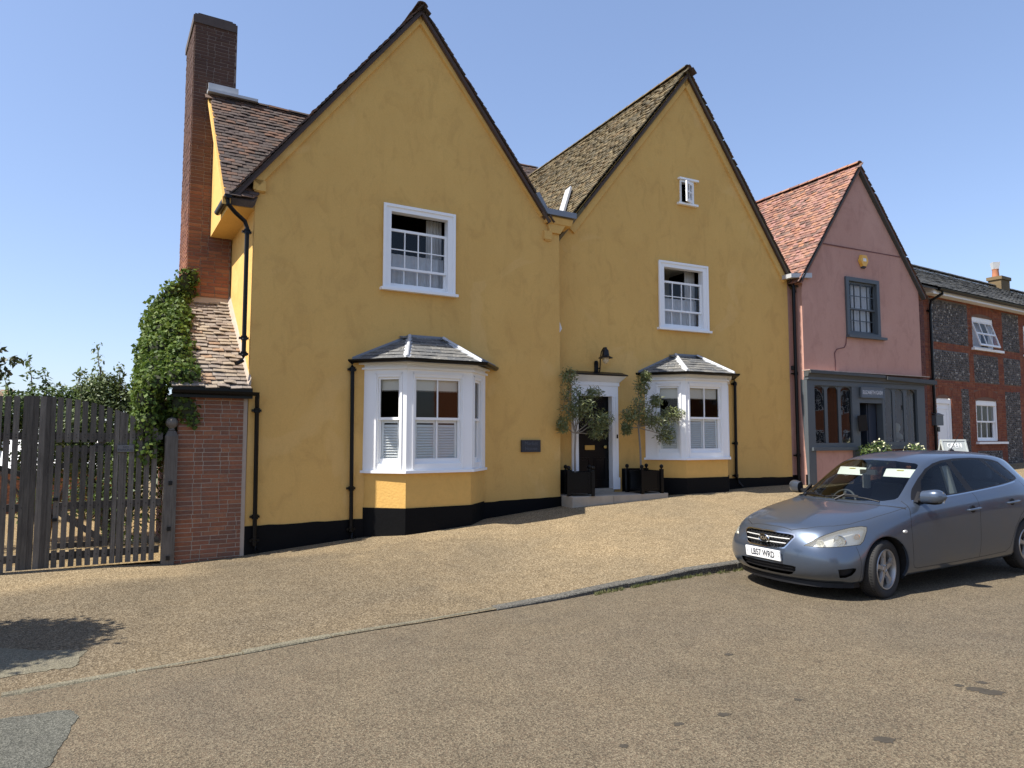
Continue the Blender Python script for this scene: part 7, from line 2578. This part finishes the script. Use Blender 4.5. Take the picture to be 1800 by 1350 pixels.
# cabin
def seat(x, y, w=.25):
    mb = MB()
    mb.prism([(x, y - w, .42), (x + .50, y - w, .36), (x + .50, y - w, .50), (x, y - w, .56)], [(x, y + w, .42), (x + .50, y + w, .36), (x + .50, y + w, .50), (x, y + w, .56)])
    mb.prism([(x + .44, y - w * .92, .46), (x + .60, y - w * .92, .44), (x + .76, y - w * .78, 1.06), (x + .66, y - w * .78, 1.08)], [(x + .44, y + w * .92, .46), (x + .60, y + w * .92, .44), (x + .76, y + w * .78, 1.06), (x + .66, y + w * .78, 1.08)])
    mb.prism([(x + .69, y - .12, 1.11), (x + .78, y - .12, 1.10), (x + .81, y - .11, 1.27), (x + .74, y - .11, 1.28)], [(x + .69, y + .12, 1.11), (x + .78, y + .12, 1.10), (x + .81, y + .11, 1.27), (x + .74, y + .11, 1.28)])
    s_ = mb.build('seat', M['seat'], car)
    b = s_.modifiers.new('b', 'BEVEL'); b.width = .035; b.segments = 3
seat(1.92, -.36); seat(1.92, .36)
seat(2.72, -.38, .30); seat(2.72, .38, .30)
mb = MB()
mb.prism([(1.26, -.74, .90), (1.58, -.74, .945), (1.68, -.74, .84), (1.66, -.74, .55), (1.2, -.74, .5)], [(1.26, .74, .90), (1.58, .74, .945), (1.68, .74, .84), (1.66, .74, .55), (1.2, .74, .5)])
mb.build('dashboard', M['cabin'], car)
mb = MB()
TW = Matrix.Translation((1.74, .36, .86)) @ Matrix.Rotation(radians(-68), 4, 'Y')
mb.lathe([(.185 + .014 * cos(a), .014 * sin(a)) for a in [2 * pi * k / 8 for k in range(8)]], 28, TW, close=True)
mb.box(-.17, .17, -.02, .02, -.01, .01, 0, TW); mb.box(-.02, .02, -.17, .0, -.01, .01, 0, TW)
mb.tube([(1.60, .36, .80), (1.74, .36, .86)], .04, 8)
mb.build('steering_wheel', M['cabin'], car, smooth=True)
for y in (-.34, .34):
    mb = MB(); mb.prism([(1.95, y - .20, 1.322), (1.975, y - .20, 1.322), (1.885, y - .19, 1.225), (1.865, y - .19, 1.23)], [(1.95, y + .20, 1.322), (1.975, y + .20, 1.322), (1.885, y + .19, 1.225), (1.865, y + .19, 1.23)])
    v = mb.build('sun_visor', M['visor'], car)
    mb = MB(); mb.prism([(1.935, y - .045, 1.312), (1.923, y - .045, 1.308), (1.923, y + .045, 1.308), (1.935, y + .045, 1.312)], [(1.945, y - .045, 1.312), (1.933, y - .045, 1.308), (1.933, y + .045, 1.308), (1.945, y + .045, 1.312)])
    mb.build('warning_label', mat('yellow_label', (.75, .62, .08), .6, var=0), v)
mb = MB(); mb.box(1.78, 1.82, -.11, .11, 1.25, 1.31); mb.tube([(1.80, 0, 1.31), (1.85, 0, 1.365)], .012, 6); mb.build('interior_mirror', M['cabin'], car)
mb = MB(); mb.box(1.2, 3.9, -.72, .72, .30, .34); mb.box(3.45, 3.95, -.62, .62, .34, .95); mb.build('cabin_floor', M['cabin'], car)
for sg in (-1, 1):
    mb = MB()
    mb.tube([(2.50, sg * .60, 1.0), (2.46, sg * .545, 1.34)], .05, 6)
    mb.build('pillar_trim', M['visor'], car)
for sg in (-1, 1):
    mb = MB()
    mb.prism([(4.0, sg * .66, .78), (4.02, sg * .74, .78), (3.93, sg * .70, 1.02), (3.92, sg * .64, 1.02)], [(4.14, sg * .60, .78), (4.10, sg * .74, .78), (4.04, sg * .68, 1.02), (4.06, sg * .56, 1.02)])
    mb.build('tail_light', M['red_lens'], car)
bm.free()
